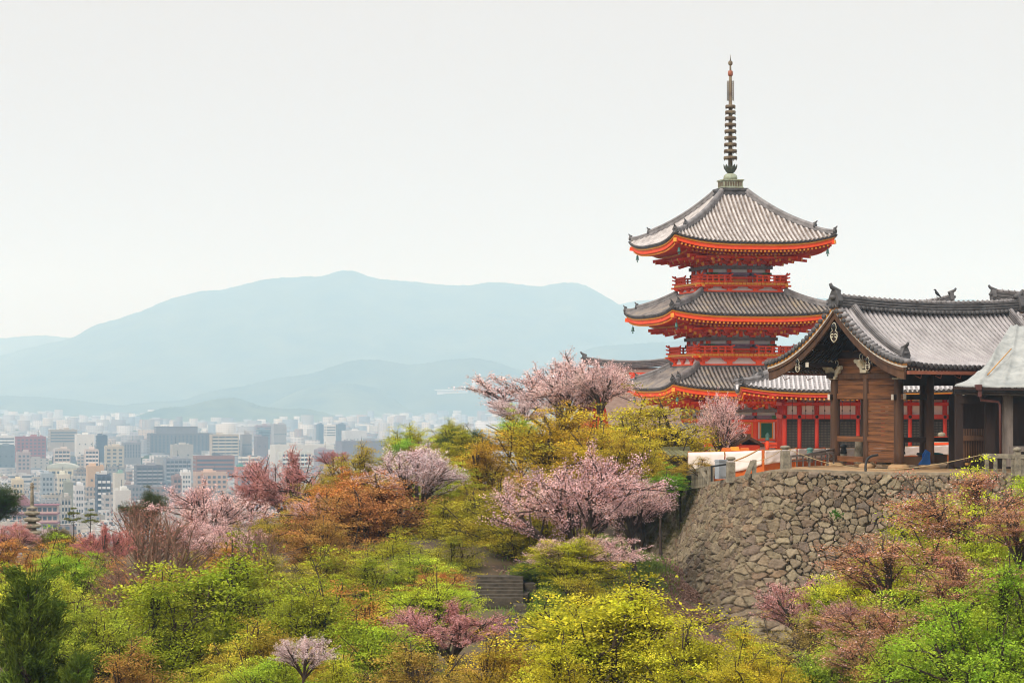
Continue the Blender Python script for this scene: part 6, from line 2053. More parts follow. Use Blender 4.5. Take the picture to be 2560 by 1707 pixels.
# sheds and small roofs behind the fence
def shed(px, Y, yb, ye, yt, wpx, dp, lab, rz, wallm, roofm, name="shed"):
    g = P(px, yb, Y); k_ = Y / F
    t = thing(name, lab, "shed", g, rz)
    w = wpx * k_; he = (yb - ye) * k_; ht = (yb - yt) * k_
    b = MB(); b.box((0, 0, he / 2 - 0.5), (w * 0.86, dp * 0.8, he + 1.0), 0); b.build("wall", wallm, t)
    b = MB(); b.plate([(-dp / 2, he), (0, ht), (dp / 2, he), (dp / 2, he - 0.12), (0, ht - 0.14), (-dp / 2, he - 0.12)], w, lambda x, y, q: (q, x, y), 0)
    n = max(3, int(w / 0.3))
    for i in range(n + 1):
        x = -w / 2 + 0.04 + (w - 0.08) * i / n
        for s in (-1, 1): b.tube([(x, s * dp / 2, he + 0.01), (x, 0, ht + 0.01)], 0.05, 5, 0)
    b.bar((-w / 2, 0, ht + 0.06), (w / 2, 0, ht + 0.06), 0.24, 0.2, 0)
    b.build("roof", roofm, t)
    return t


shed(1688, 139.5, 1186, 1136, 1124, 72, 2.6, "dark timber shed with a low mossy roof beside the sheeted fence", 0.2, M["wooddark"], mat("mossy_roof", (0.20, 0.20, 0.09), (0.11, 0.10, 0.06), 2.5, 0.9))
shed(1700, 153, 1150, 1090, 1064, 100, 4.2, "grey tiled hut roof glimpsed through the golden maple's branches", 0.2, M["wooddark"], M["tilemid"], "hut")
shed(1850, 147, 1135, 1112, 1091, 66, 2.4, "small dark brown roof of a water basin shelter in front of the pagoda's door", -0.9, M["darkred"], M["wood"], "shelter")
b = MB()
for i, (x, y, z) in enumerate(((0, 0, 0), (0.8, 0.1, 0.05), (1.7, 0.05, 0.0))):
    b.box((x * 0.6, y, z + 0.1), (0.55, 0.4, 0.2), i % 2, taper=0.75)
tag(b.build("heaped_sheeting", [M["orange"], M["yellow"]], None, P(1815, 1128, 140)), "orange sheeting heaped behind the fence below the pagoda", "sheeting")
t = thing("gable_end_wall", "small red gable of a hut with a white lamp below the pale cherry", "hut", P(1494, 1032, 176))
b = MB(); b.plate([(-0.9, -2), (0.9, -2), (0.55, 0.2), (0.1, 1.2), (-0.3, 0.4)], 2.0, lambda x, y, w: (x, w, y), 0); b.build("wall", M["darkred"], t)
b = MB(); b.lathe([(0.02, -0.2), (0.2, -0.1), (0.2, 0.1), (0.02, 0.2)], 10, (-0.5, -1.2, -0.15)); b.build("lamp", M["white"], t)

# crow on the hall's ridge end
cr_ = thing("crow", "black crow perched on the red hall's ridge beside its end ornament", "bird", P(2342, 743, 188.2), 0)
pts = []
b = MB()
Mt = Matrix.Rotation(R(28), 3, 'Y')
def cl(r, x, z, rx): return (r, x)
b.sweep([Vector((0.30, 0, 0.02)), Vector((0.20, 0, 0.10)), Vector((0.10, 0, 0.20)), Vector((0.0, 0, 0.30)), Vector((-0.06, 0, 0.40)), Vector((-0.08, 0, 0.47)), Vector((-0.10, 0, 0.53)), Vector((-0.15, 0, 0.55)), Vector((-0.24, 0, 0.53))],
        [(math.cos(a), math.sin(a)) for a in np.linspace(0, 2 * math.pi, 9)[:-1]], up=(0, 1, 0), smooth=True, scale=[0.03, 0.06, 0.10, 0.115, 0.095, 0.065, 0.07, 0.055, 0.012])
b.tube([(0.02, 0.04, 0.2), (0.0, 0.05, 0.0)], 0.014, 5); b.tube([(0.02, -0.04, 0.2), (0.0, -0.05, 0.0)], 0.014, 5)
b.build("body", M["black"], cr_)

# stone pagoda on the left
sp_ = thing("stone_pagoda", "slender many-tiered stone pagoda with a tall ringed spire rising from the trees", "pagoda", P(80, 1400, 168))
k_ = 168 / F
zf = lambda y: (1400 - y) * k_
tiers = [(1281, 17), (1297, 19), (1313, 20), (1330, 21), (1348, 21.5), (1366, 22)]
for i, (y, wpx) in enumerate(tiers):
    hw = wpx * k_ * 1.02
    z = zf(y)
    b = MB()
    vs = []
    for zz_, ww in ((-0.16, hw * 0.86), (-0.12, hw), (-0.02, hw * 1.02), (0.08, hw * 0.75), (0.16, hw * 0.5)):
        for (x, y2) in ((-1, -1), (0, -1), (1, -1), (1, 0), (1, 1), (0, 1), (-1, 1), (-1, 0)):
            lift = 0.07 if x and y2 and zz_ < 0.05 else 0.0
            vs.append((x * ww, y2 * ww, z + zz_ + lift))
    fs = [(q * 8 + j, q * 8 + (j + 1) % 8, (q + 1) * 8 + (j + 1) % 8, (q + 1) * 8 + j) for q in range(4) for j in range(8)] + [tuple(range(8))[::-1], tuple(32 + j for j in range(8))]
    b.add(vs, fs)
    b.build("tier_roof", M["stonepost"], sp_, (0, 0, 0), 0.3)
    b = MB(); b.box((0, 0, z - 0.28), (hw * 0.95, hw * 0.95, 0.28)); b.build("tier", M["stonedark"], sp_, (0, 0, 0), 0.3)
b = MB()
pr = [(0.38, zf(1272)), (0.36, zf(1268)), (0.16, zf(1266))]
n = 9
for i in range(n):
    z0, z1_ = zf(1266 - i * 4.9), zf(1266 - (i + 0.7) * 4.9)
    pr += [(0.135 - i * 0.004, z0), (0.135 - i * 0.004, z1_), (0.105, z1_ + 0.01), (0.105, zf(1266 - (i + 1) * 4.9) - 0.01)]
pr += [(0.09, zf(1221)), (0.16, zf(1218)), (0.13, zf(1213)), (0.09, zf(1212)), (0.13, zf(1209)), (0.02, zf(1205))]
b.lathe(pr, 12); b.build("spire", M["stonepost"], sp_)
b = MB(); b.box((0, 0, zf(1400) - 0.4), (1.2, 1.2, 2.4)); b.build("base", M["stonedark"], sp_, (0, 0, 0), 0.3)

# stone steps climbing the slope under the trees
def steps(px0, px1, y0, y1_, Y0, Y1, n, lab):
    t = thing("stone_steps", lab, "steps", P((px0 + px1) / 2, y0, Y0))
    o = t.location.copy()
    for i in range(n):
        f = i / n
        Y = Y0 + (Y1 - Y0) * f; py = y0 + (y1_ - y0) * f
        a, c_ = P(px0, py, Y) - o, P(px1, py, Y) - o
        b = MB()
        w = (c_ - a).x
        b.box(((a + c_) / 2) + Vector((0, 0.4, -0.2)), (w, 1.1, 0.42), 0)
        b.build("step", M["stepstone"], t)


steps(1192, 1308, 1494, 1432, 112.0, 115.5, 7, "upper flight of worn stone steps half hidden under the olive maple")
steps(1216, 1302, 1592, 1548, 104.5, 107.0, 5, "lower flight of worn stone steps beside the low pink cherry")
b = MB()
for i in range(9):
    Y = 102 + i * 1.9
    x = (1312 - CX) / F * Y + 0.25 * math.sin(i)
    b.box((x, Y, ground(x, Y) + 0.12), (0.5, 1.8, 0.5), 0, M=Matrix.Rotation(0.1 * math.sin(i * 3), 3, 'Z'))
tag(b.build("kerb_stones", M["stepstone"]), "row of rough kerb stones edging the steps", "kerb")

# grass tufts, fallen petals and leaf litter near the wall's foot
def tufts(name, label, cx_, cy_, rx, ry, n, col1, col2, hgt, seed, flat=False):
    r = np.random.default_rng(seed)
    x = cx_ + r.normal(0, rx, n); y = cy_ + r.normal(0, ry, n)
    z = ground_np(x, y) + 0.18 * np.sin(x * 1.3 + y * 0.7) * np.sin(y * 1.1 - x * 0.4)
    a = r.uniform(0, math.pi, n); h = hgt * r.uniform(0.5, 1.2, n)
    w = 0.03 if not flat else 0.05
    dx, dy = np.cos(a) * w, np.sin(a) * w
    lx, ly = r.normal(0, hgt * 0.4, n), r.normal(0, hgt * 0.4, n)
    if flat: h = np.full(n, 0.06)
    v = np.stack([np.stack([x - dx, y - dy, z], -1), np.stack([x + dx, y + dy, z + (0.04 if flat else 0)], -1), np.stack([x + dx * 0.3 + lx, y + dy * 0.3 + ly, z + h], -1), np.stack([x - dx * 0.3 + lx, y - dy * 0.3 + ly, z + h], -1)], 1)
    q = np.arange(n * 4).reshape(n, 4)
    m, nn, l, b_ = new_mat(name)
    b_.inputs["Roughness"].default_value = 0.9
    g = nn.new("ShaderNodeNewGeometry"); mx = nn.new("ShaderNodeMix"); mx.data_type = 'RGBA'
    l.new(g.outputs["Random Per Island"], mx.inputs[0]); mx.inputs[6].default_value = (*col1, 1); mx.inputs[7].default_value = (*col2, 1)
    l.new(mx.outputs[2], b_.inputs["Base Color"])
    return tag(link_mesh(name, np_mesh(name, v.reshape(-1, 3), q, [m])), label, "grass" if not flat else "leaf litter", kind="stuff")


tufts("grass", "fresh green grass on the bank below the wall's mossy corner", 5.4, 124.5, 1.0, 2.2, 14000, (0.10, 0.16, 0.02), (0.20, 0.26, 0.04), 0.22, 3)
tufts("grass", "grass on the slope beside the stone steps", 2.6, 113.0, 1.2, 4.0, 12000, (0.09, 0.16, 0.02), (0.18, 0.26, 0.03), 0.22, 5)
tufts("leaf_litter", "fallen petals and brown leaves at the foot of the stone wall", 7.0, 121.5, 2.6, 3.6, 110000, (0.20, 0.11, 0.07), (0.36, 0.22, 0.17), 0.1, 4, True)
b = MB()
gp_ = P(2086, 1287, 118.6)
r_ = random.Random(4)
for i in range(60):
    a = r_.uniform(0, 6.28); q = r_.uniform(0.05, 0.3)
    p = gp_ + Vector((math.cos(a) * q, -0.45 - r_.uniform(0, 0.25), math.sin(a) * q * 0.8))
    b.bar(p, p + Vector((r_.uniform(-0.1, 0.1), -0.06, r_.uniform(-0.02, 0.12))), 0.07, 0.01, 0)
tag(b.build("fern", mat("fern_green", (0.10, 0.24, 0.03), (0.06, 0.16, 0.02), 5, 0.8)), "small green fern sprouting from the stone wall's face", "plant")
# ------------------------------------------------------------------ trees
def bark_mat(name, c1, c2):
    return mat(name, c1, c2, 4.0, 0.9, 0.3, stretch=(1, 1, 0.3), detail=8)


BARK = bark_mat("grey_brown_bark", (0.085, 0.058, 0.042), (0.03, 0.02, 0.015))
BARK2 = bark_mat("pale_twig_bark", (0.24, 0.15, 0.10), (0.12, 0.07, 0.045))


def leaf_mat(name, alt=None, alt_lo=0.7, shift=0.24, trans=0.3):
    """leaf colour comes from the tree; every leaf differs a little, some take a second colour"""
    m, n, l, b = new_mat(name)
    out = n["Material Output"]
    oi = n.new("ShaderNodeObjectInfo")
    geo = n.new("ShaderNodeNewGeometry")
    tc = n.new("ShaderNodeTexCoord")
    hs = n.new("ShaderNodeHueSaturation")
    mr = n.new("ShaderNodeMapRange"); mr.inputs["To Min"].default_value = 1.0 - shift; mr.inputs["To Max"].default_value = 1.0 + shift
    l.new(geo.outputs["Random Per Island"], mr.inputs["Value"])
    nz = n.new("ShaderNodeTexNoise"); nz.inputs["Scale"].default_value = 0.55; nz.inputs["Detail"].default_value = 2
    l.new(tc.outputs["Object"], nz.inputs["Vector"])
    mh = n.new("ShaderNodeMapRange"); mh.inputs["From Min"].default_value = 0.3; mh.inputs["From Max"].default_value = 0.7
    mh.inputs["To Min"].default_value = 0.468; mh.inputs["To Max"].default_value = 0.514
    l.new(nz.outputs[0], mh.inputs["Value"])
    ta = n.new("ShaderNodeAttribute"); ta.attribute_name = "tone"
    tm_ = n.new("ShaderNodeMath"); tm_.operation = 'MULTIPLY'
    l.new(mr.outputs[0], tm_.inputs[0]); l.new(ta.outputs["Fac"], tm_.inputs[1])
    l.new(mh.outputs[0], hs.inputs["Hue"]); l.new(tm_.outputs[0], hs.inputs["Value"])
    l.new(oi.outputs["Color"], hs.inputs["Color"])
    col = hs.outputs[0]
    if alt:
        g = n.new("ShaderNodeMath"); g.operation = 'GREATER_THAN'; g.inputs[1].default_value = alt_lo
        wn_ = n.new("ShaderNodeTexWhiteNoise"); wn_.noise_dimensions = '1D'
        l.new(geo.outputs["Random Per Island"], wn_.inputs["W"])
        l.new(wn_.outputs["Value"], g.inputs[0])
        mx = n.new("ShaderNodeMix"); mx.data_type = 'RGBA'
        l.new(g.outputs[0], mx.inputs[0]); l.new(col, mx.inputs[6]); mx.inputs[7].default_value = (*alt, 1)
        col = mx.outputs[2]
    l.new(col, b.inputs["Base Color"])
    b.inputs["Roughness"].default_value = 0.8
    b.inputs["Specular IOR Level"].default_value = 0.06
    tr = n.new("ShaderNodeBsdfTranslucent"); l.new(col, tr.inputs["Color"])
    ms = n.new("ShaderNodeMixShader"); ms.inputs[0].default_value = trans
    l.new(b.outputs[0], ms.inputs[1]); l.new(tr.outputs[0], ms.inputs[2])
    l.new(ms.outputs[0], out.inputs["Surface"])
    return m


LM = leaf_mat("young_leaves")
BLM = leaf_mat("blossom_with_bronze_leaves", (0.46, 0.20, 0.12), 0.80, 0.16, 0.35)
BLM2 = leaf_mat("blossom_with_red_leaves", (0.52, 0.22, 0.16), 0.6, 0.2, 0.35)
BRZ = leaf_mat("bronze_leaves_with_blossom", (0.80, 0.56, 0.54), 0.92, 0.3, 0.3)
NEED = leaf_mat("needles", None, 1, 0.4, 0.15)


def bez(p0, c, p1, n):
    t = np.linspace(0, 1, n)[:, None]
    return (1 - t) ** 2 * p0 + 2 * t * (1 - t) * c + t * t * p1


class Tubes:
    def __init__(self): self.v, self.q, self.n = [], [], 0
    def add(self, pts, r0, r1, k):
        m = len(pts)
        d = np.gradient(pts, axis=0); d /= np.linalg.norm(d, axis=1, keepdims=True) + 1e-9
        up = np.array([0.3, 0.2, 0.93]) if abs(d[0, 2]) < 0.85 else np.array([1.0, 0, 0])
        a = np.cross(d, up); a /= np.linalg.norm(a, axis=1, keepdims=True) + 1e-9
        b = np.cross(d, a)
        r = np.linspace(r0, r1, m)[:, None]
        ang = np.arange(k) * 2 * math.pi / k
        v = pts[:, None] + (a[:, None] * np.cos(ang)[None, :, None] + b[:, None] * np.sin(ang)[None, :, None]) * r[:, None]
        i = np.arange(m * k).reshape(m, k) + self.n
        q = np.stack([i[:-1], np.roll(i[:-1], -1, 1), np.roll(i[1:], -1, 1), i[1:]], -1).reshape(-1, 4)
        self.v.append(v.reshape(-1, 3)); self.q.append(q); self.n += m * k
    def mesh(self, name, m): return np_mesh(name, np.concatenate(self.v), np.concatenate(self.q), [m], True)


def leaf_quads(c, nrm, size, r, aspect=0.6):
    """kite-shaped leaves: centres c, rough normals nrm, per-leaf size"""
    n = len(c)
    nrm = nrm / (np.linalg.norm(nrm, axis=1, keepdims=True) + 1e-9)
    h = r.normal(0, 1, (n, 3))
    a = np.cross(nrm, h); a /= np.linalg.norm(a, axis=1, keepdims=True) + 1e-9
    b = np.cross(nrm, a)
    s = size[:, None]
    v = np.stack([c - a * s, c + b * s * aspect - a * s * 0.1, c + a * s, c - b * s * aspect - a * s * 0.1], 1)
    return v.reshape(-1, 3), np.arange(n * 4).reshape(n, 4)


def make_tree(seed, kind):
    """a 9 m tree with a 9 m crown: returns trunk mesh and crown mesh"""
    r = np.random.default_rng(seed)
    T = Tubes()
    H, Rr = 9.0, 4.5
    cen, nrm, siz, ton = [], [], [], []
    par = dict(maple=dict(fork=0.22, nl=9, ns=9, nt=5, lo=0.34, bow=0.35), gold=dict(fork=0.18, nl=10, ns=9, nt=6, lo=0.30, bow=0.2),
               cherry=dict(fork=0.28, nl=8, ns=10, nt=8, lo=0.36, bow=0.15), sparse=dict(fork=0.3, nl=6, ns=8, nt=6, lo=0.42, bow=0.25),
               bare=dict(fork=0.2, nl=8, ns=9, nt=9, lo=0.40, bow=0.05), dense=dict(fork=0.25, nl=9, ns=9, nt=6, lo=0.30, bow=0.2))[kind]
    base = np.zeros(3); base[2] = -7.0
    fk = np.array([r.normal(0, 0.25), r.normal(0, 0.25), H * par["fork"]])
    T.add(bez(base, np.array([r.normal(0, 0.2), r.normal(0, 0.2), -2.0]), fk, 9), 0.30, 0.17, 8)
    zc, rz = H * (par["lo"] + 1) / 2, H * (1 - par["lo"]) / 2

    def env(az, el, f):
        """point on a lumpy dome"""
        lump = 1 + 0.2 * math.sin(3 * az + seed) * math.cos(2 * el + seed) + 0.13 * math.sin(5 * az + 2 * seed + 3 * el) + r.normal(0, 0.07)
        f = min(f, 1.18 / max(lump, 0.5)) if f > 0 else f
        return np.array([math.cos(az) * math.cos(el) * Rr * lump * f, math.sin(az) * math.cos(el) * Rr * lump * f, zc + math.sin(el) * rz * f * (1.0 if el > 0 else 0.8)])

    for i in range(par["nl"]):
        az = 2 * math.pi * (i + r.uniform(-0.35, 0.35)) / par["nl"]
        el = r.uniform(-0.3, 1.1) if kind != "cherry" else r.uniform(0.0, 1.0)
        if i == 0: el = 1.3
        lf = r.uniform(0.72, 1.22)           # every limb reaches its own distance
        tip = env(az, el, 0.64 * lf)
        st = fk * r.uniform(0.72, 1.0)
        ctrl = st + (tip - st) * 0.45 + np.array([0, 0, par["bow"] * 1.6 + 0.2]) + r.normal(0, 0.3, 3)
        lp = bez(st, ctrl, tip, 9)
        T.add(lp, 0.18 * r.uniform(0.8, 1.1), 0.07, 6)
        for j in range(par["ns"]):
            t = r.uniform(0.35, 1.0)
            s0 = lp[int(t * 8)]
            e_az, e_el = az + r.normal(0, 0.42), np.clip(el + r.normal(0, 0.42), -0.45, 1.5)
            tip2 = env(e_az, e_el, lf * (r.uniform(0.6, 1.0) if r.random() < 0.8 else r.uniform(1.0, 1.15)))
            if np.linalg.norm(tip2 - s0) > 3.8: tip2 = s0 + (tip2 - s0) * 3.8 / np.linalg.norm(tip2 - s0)
            ctrl = (s0 + tip2) / 2 + np.array([0, 0, par["bow"] * 0.5]) + r.normal(0, 0.26, 3)
            sp = bez(s0, ctrl, tip2, 7)
            T.add(sp, 0.07, 0.024, 4)
            for k in range(par["nt"]):
                t = r.uniform(0.25, 1.0)
                q0 = sp[int(t * 6)]
                dirv = (tip2 - s0); dirv /= np.linalg.norm(dirv) + 1e-9
                L = r.uniform(0.5, 1.15)
                if kind in ("maple", "gold", "sparse", "dense"):
                    dv = dirv * 0.7 + r.normal(0, 0.6, 3); dv[2] = dv[2] * 0.35 + 0.10
                elif kind == "cherry":
                    dv = dirv * 0.9 + r.normal(0, 0.5, 3); dv[2] = dv[2] * 0.7 + 0.30
                else:
                    dv = dirv * 1.0 + r.normal(0, 0.4, 3); dv[2] += 0.35
                dv /= np.linalg.norm(dv) + 1e-9
                q1 = q0 + dv * L * (1.3 if kind == "bare" else 1.0)
                tw = bez(q0, (q0 + q1) / 2 + r.normal(0, 0.08, 3), q1, 4)
                T.add(tw, 0.024 if kind != "bare" else 0.019, 0.007, 3)
                if kind in ("maple", "gold", "sparse", "dense"):
                    nl_ = {"maple": 135, "gold": 105, "sparse": 70, "dense": 120}[kind]
                    # flat tiers of leaves hung along the twig
                    for c0, wgt in ((q1, 0.75), ((q0 + q1) / 2, 0.25)):
                        m = int(nl_ * wgt * r.uniform(0.6, 1.3))
                        rad = {"maple": 0.42, "gold": 0.36, "sparse": 0.4}.get(kind, 0.4) * r.uniform(0.7, 1.25) if kind != "dense" else 0.42
                        off = r.normal(0, 1, (m, 3)) * np.array([rad, rad, 0.085 if kind != "dense" else 0.16])
                        off[:, 2] -= 0.12 * (off[:, 0] ** 2 + off[:, 1] ** 2)
                        cen.append(c0 + off)
                        nn = r.normal(0, 0.38, (m, 3)); nn[:, 2] += 1.0
                        nrm.append(nn)
                        siz.append((0.03 + 0.065 * r.beta(1.6, 2.2, m)) * (1.25 if kind == "dense" else 1.0))
                elif kind == "cherry":
                    for c0 in tw:
                        m = r.integers(11, 19)
                        cen.append(c0 + r.normal(0, 0.105, (m, 3)))
                        nrm.append(r.normal(0, 1, (m, 3)) + np.array([0, 0, 0.5]))
                        siz.append(r.uniform(0.034, 0.062, m))
                else:
                    m = r.integers(3, 8)
                    cen.append(q1 + r.normal(0, 0.22, (m, 3)))
                    nrm.append(r.normal(0, 1, (m, 3)) + np.array([0, 0, 0.6]))
                    siz.append(r.uniform(0.03, 0.05, m))
    tone = np.concatenate([np.full(len(c_), np.clip(r.normal(1.0, 0.27), 0.45, 1.6)) for c_ in cen])
    v, q = leaf_quads(np.concatenate(cen), np.concatenate(nrm), np.concatenate(siz), r)
    tm = T.mesh("trunk", BARK if kind != "bare" else BARK2)
    cm = np_mesh("crown", v, q, [LM], False, {"tone": ('FLOAT', 'POINT', np.repeat(tone, 4))})
    return tm, cm


def make_conifer(seed):
    """a broad juniper-like cone built of upswept feathery sprays, 9 m tall"""
    r = np.random.default_rng(seed)
    T = Tubes(); H = 9.0
    T.add(bez(np.array([0, 0, -1.0]), np.array([0.1, 0, 4]), np.array([0.05, 0.1, H * 0.97]), 12), 0.2, 0.02, 7)
    cen, nrm, siz, dirs = [], [], [], []
    for i in range(150):
        z = H * (0.06 + 0.92 * (i + r.uniform(0, 1)) / 150)
        rad = 2.6 * (1 - z / H) ** 0.8 * r.uniform(0.55, 1.2) + 0.1
        az = i * 2.4 + r.uniform(-0.4, 0.4)
        tip = np.array([math.cos(az) * rad, math.sin(az) * rad, z + 0.2 * rad + 0.15])
        st = np.array([0, 0, z - 0.3])
        T.add(bez(st, (st + tip) / 2 + np.array([0, 0, -0.3]), tip, 5), 0.045, 0.014, 4)
        for k in range(int(3 + 5 * rad / 2.6)):
            t = r.uniform(0.4, 1.0)
            c0 = st + (tip - st) * t + r.normal(0, 0.13, 3) * (1 + rad * 0.4)
            m = 120
            dv = np.array([math.cos(az) * 0.75, math.sin(az) * 0.75, 0.8]) + r.normal(0, 0.4, 3)
            dv /= np.linalg.norm(dv)
            L = r.uniform(0.35, 0.7)
            tt = r.uniform(0, 1, (m, 1))
            cen.append(c0 + dv * tt * L + r.normal(0, 1, (m, 3)) * (0.02 + 0.15 * tt * (1.25 - tt)))
            dirs.append(np.tile(dv, (m, 1)) + r.normal(0, 0.45, (m, 3)))
            siz.append(r.uniform(0.05, 0.11, m))
    c = np.concatenate(cen); d = np.concatenate(dirs); s = np.concatenate(siz)[:, None]
    d /= np.linalg.norm(d, axis=1, keepdims=True)
    a = np.cross(d, r.normal(0, 1, d.shape)); a /= np.linalg.norm(a, axis=1, keepdims=True) + 1e-9
    v = np.stack([c - d * s, c + a * s * 0.17, c + d * s, c - a * s * 0.17], 1).reshape(-1, 3)
    tone = np.concatenate([np.full(len(c_), np.clip(r.normal(1.0, 0.28), 0.45, 1.7)) for c_ in cen])
    return T.mesh("trunk", BARK), np_mesh("crown", v, np.arange(len(v)).reshape(-1, 4), [NEED], False, {"tone": ('FLOAT', 'POINT', np.repeat(tone, 4))})


def make_pine(seed):
    """cloud-pruned pine, 4 m tall: flat pads of needles on a bent trunk"""
    r = np.random.default_rng(seed)
    T = Tubes()
    tp = bez(np.array([0, 0, -3.0]), np.array([0.5, 0, 1.0]), np.array([-0.1, 0, 3.4]), 10)
    T.add(tp, 0.13, 0.05, 7)
    cen, dirs = [], []
    pads = [(0, 0, 3.7, 0.75)] + [(math.cos(a) * d_, math.sin(a) * d_, z, w) for a, d_, z, w in ((0.3, 1.0, 2.7, 0.75), (2.8, 0.95, 2.9, 0.65), (1.6, 0.8, 2.6, 0.6), (4.5, 0.9, 2.75, 0.7), (5.6, 1.35, 1.7, 0.8), (2.2, 1.4, 1.75, 0.8), (3.6, 1.2, 1.5, 0.75), (0.9, 1.25, 1.4, 0.8))]
    for x, y, z, w in pads:
        T.add(bez(tp[int(min(9, max(2, (z - 0.3) / 3.4 * 6 + 3)))], np.array([x * 0.5, y * 0.5, z - 0.5]), np.array([x, y, z - 0.1]), 5), 0.045, 0.02, 5)
        for k in range(70):
            c0 = np.array([x, y, z]) + r.normal(0, 1, 3) * np.array([w * 0.45, w * 0.45, 0.09])
            m = 14
            dv = r.normal(0, 0.5, (m, 3)); dv[:, 2] = np.abs(dv[:, 2]) + 0.5
            cen.append(np.tile(c0, (m, 1)) + dv * 0.07); dirs.append(dv)
    c = np.concatenate(cen); d = np.concatenate(dirs); d /= np.linalg.norm(d, axis=1, keepdims=True)
    a = np.cross(d, r.normal(0, 1, d.shape)); a /= np.linalg.norm(a, axis=1, keepdims=True) + 1e-9
    s = r.uniform(0.08, 0.14, len(c))[:, None]
    v = np.stack([c - d * s, c + a * s * 0.14, c + d * s, c - a * s * 0.14], 1).reshape(-1, 3)
    tone = np.concatenate([np.full(len(c_), np.clip(r.normal(1.0, 0.28), 0.45, 1.7)) for c_ in cen])
    return T.mesh("trunk", BARK), np_mesh("crown", v, np.arange(len(v)).reshape(-1, 4), [NEED], False, {"tone": ('FLOAT', 'POINT', np.repeat(tone, 4))})


LIB = {"maple": [make_tree(s, "maple") for s in (1, 2, 3, 4)], "gold": [make_tree(s, "gold") for s in (11, 12, 13)],
       "cherry": [make_tree(s, "cherry") for s in (21, 22, 23, 24)], "sparse": [make_tree(s, "sparse") for s in (31, 32)],
       "bare": [make_tree(s, "bare") for s in (41, 42)], "dense": [make_tree(s, "dense") for s in (51, 52)],
       "conifer": [make_conifer(61)], "pine": [make_pine(71)]}
PINKS = {}


def crown_with(cm, m):
    """the same crown mesh in another leaf material"""
    key = (cm.name, m.name)
    if key not in PINKS:
        c_ = cm.copy(); c_.materials.clear(); c_.materials.append(m); PINKS[key] = c_
    return PINKS[key]


# leaf colours
YG, LIME, GREEN, DEEP = (0.46, 0.47, 0.03), (0.38, 0.50, 0.05), (0.20, 0.33, 0.025), (0.16, 0.38, 0.04)
GOLD, OLIVE, RUST, ORNG = (0.56, 0.38, 0.025), (0.38, 0.31, 0.03), (0.50, 0.235, 0.075), (0.52, 0.29, 0.06)
YEL, BRN = (0.70, 0.60, 0.04), (0.38, 0.19, 0.06)
PINK, ROSE, PALE = (0.90, 0.66, 0.63), (0.76, 0.42, 0.40), (0.90, 0.76, 0.75)
DKG, BRONZE, RED = (0.045, 0.085, 0.02), (0.46, 0.235, 0.115), (0.52, 0.15, 0.09)
NDL, PND = (0.085, 0.135, 0.018), (0.17, 0.20, 0.06)

TREES = []
def TR(name, label, kind, var, px, ytop, D, wpx, col, lm=None, rot=None, crownfrac=None, ybase=None):
    TREES.append((name, label, kind, var, px, ytop, D, wpx, col, lm, rot, ybase))


# --- the back row against the city and the temple
TR("pine_tree", "dark spreading evergreen cut by the left edge beside the stone pagoda", "dense", 0, -22, 1196, 158, 120, DKG)
TR("cherry_tree", "rusty pink young cherry at the foot of the stone pagoda, left side", "cherry", 0, 40, 1306, 150, 120, ROSE, BLM2)
TR("pine_tree", "cloud-pruned pine right of the stone pagoda, the left one of two", "pine", 0, 184, 1268, 166, 44, PND)
TR("pine_tree", "cloud-pruned pine nearer the bare brown tree, the right one of two", "pine", 0, 227, 1272, 164, 44, PND, rot=2.2)
TR("bush", "clipped olive bush between the stone pagoda and the pines", "dense", 1, 140, 1312, 160, 80, (0.17, 0.14, 0.035))
TR("camphor_tree", "dark round evergreen rising before the slate apartment tower", "dense", 0, 370, 1222, 176, 96, (0.055, 0.075, 0.018))
TR("bare_tree", "leafless reddish tree fanning up in front of the dark round evergreen", "bare", 0, 345, 1262, 134, 250, (0.50, 0.20, 0.13), BLM2)
TR("cherry_tree", "soft pink cherry spreading before the salmon apartment block", "cherry", 1, 520, 1212, 150, 240, PINK, BLM)
TR("cherry_tree", "pink blossoming cherry low on the slope beside the bare reddish tree", "cherry", 2, 478, 1300, 134, 170, PINK, BLM)
TR("cherry_tree", "deep rose domed cherry against the white office blocks", "cherry", 3, 722, 1142, 158, 235, (0.66, 0.37, 0.35), BLM2)
TR("cherry_tree", "small deep rose cherry between the domed rose cherry and the olive maple", "cherry", 0, 833, 1126, 166, 70, (0.66, 0.34, 0.35), BLM2)
TR("cherry_tree", "rose red cherry at the lower left of the domed rose cherry", "cherry", 2, 632, 1208, 156, 110, (0.66, 0.33, 0.30), BLM2)
TR("maple_tree", "olive gold maple topping the slope right of the domed rose cherry", "gold", 0, 905, 1110, 152, 170, (0.48, 0.37, 0.039))
TR("maple_tree", "olive maple below the violet store building", "gold", 1, 985, 1130, 148, 150, OLIVE)
TR("maple_tree", "yellow green maple on the skyline in front of the far towers", "gold", 2, 1018, 1064, 162, 130, YG)
TR("maple_tree", "vivid green maple under the skyline trees", "maple", 0, 1015, 1096, 157, 100, (0.26, 0.46, 0.06))
TR("maple_tree", "yellow green treetop left of the dark evergreen on the ridge", "maple", 2, 1125, 1050, 164, 90, (0.43, 0.45, 0.039))
TR("maple_tree", "small red-leaved maple beside the dark evergreen on the ridge", "sparse", 0, 1052, 1108, 153, 90, RED)
TR("evergreen_tree", "dense dark green evergreen on the ridge between the maples and pale cherry", "dense", 1, 1158, 1060, 156, 120, (0.05, 0.085, 0.025))
TR("cherry_tree", "wide pale pink cherry leaning before the blue foothills", "cherry", 1, 1400, 897, 176, 320, (0.90, 0.70, 0.67), BLM, 1.0, ybase=1075)
TR("cherry_tree", "lower pale pink cherry reaching left over the ridge maples", "cherry", 3, 1300, 995, 168, 140, PALE, BLM, ybase=1100)
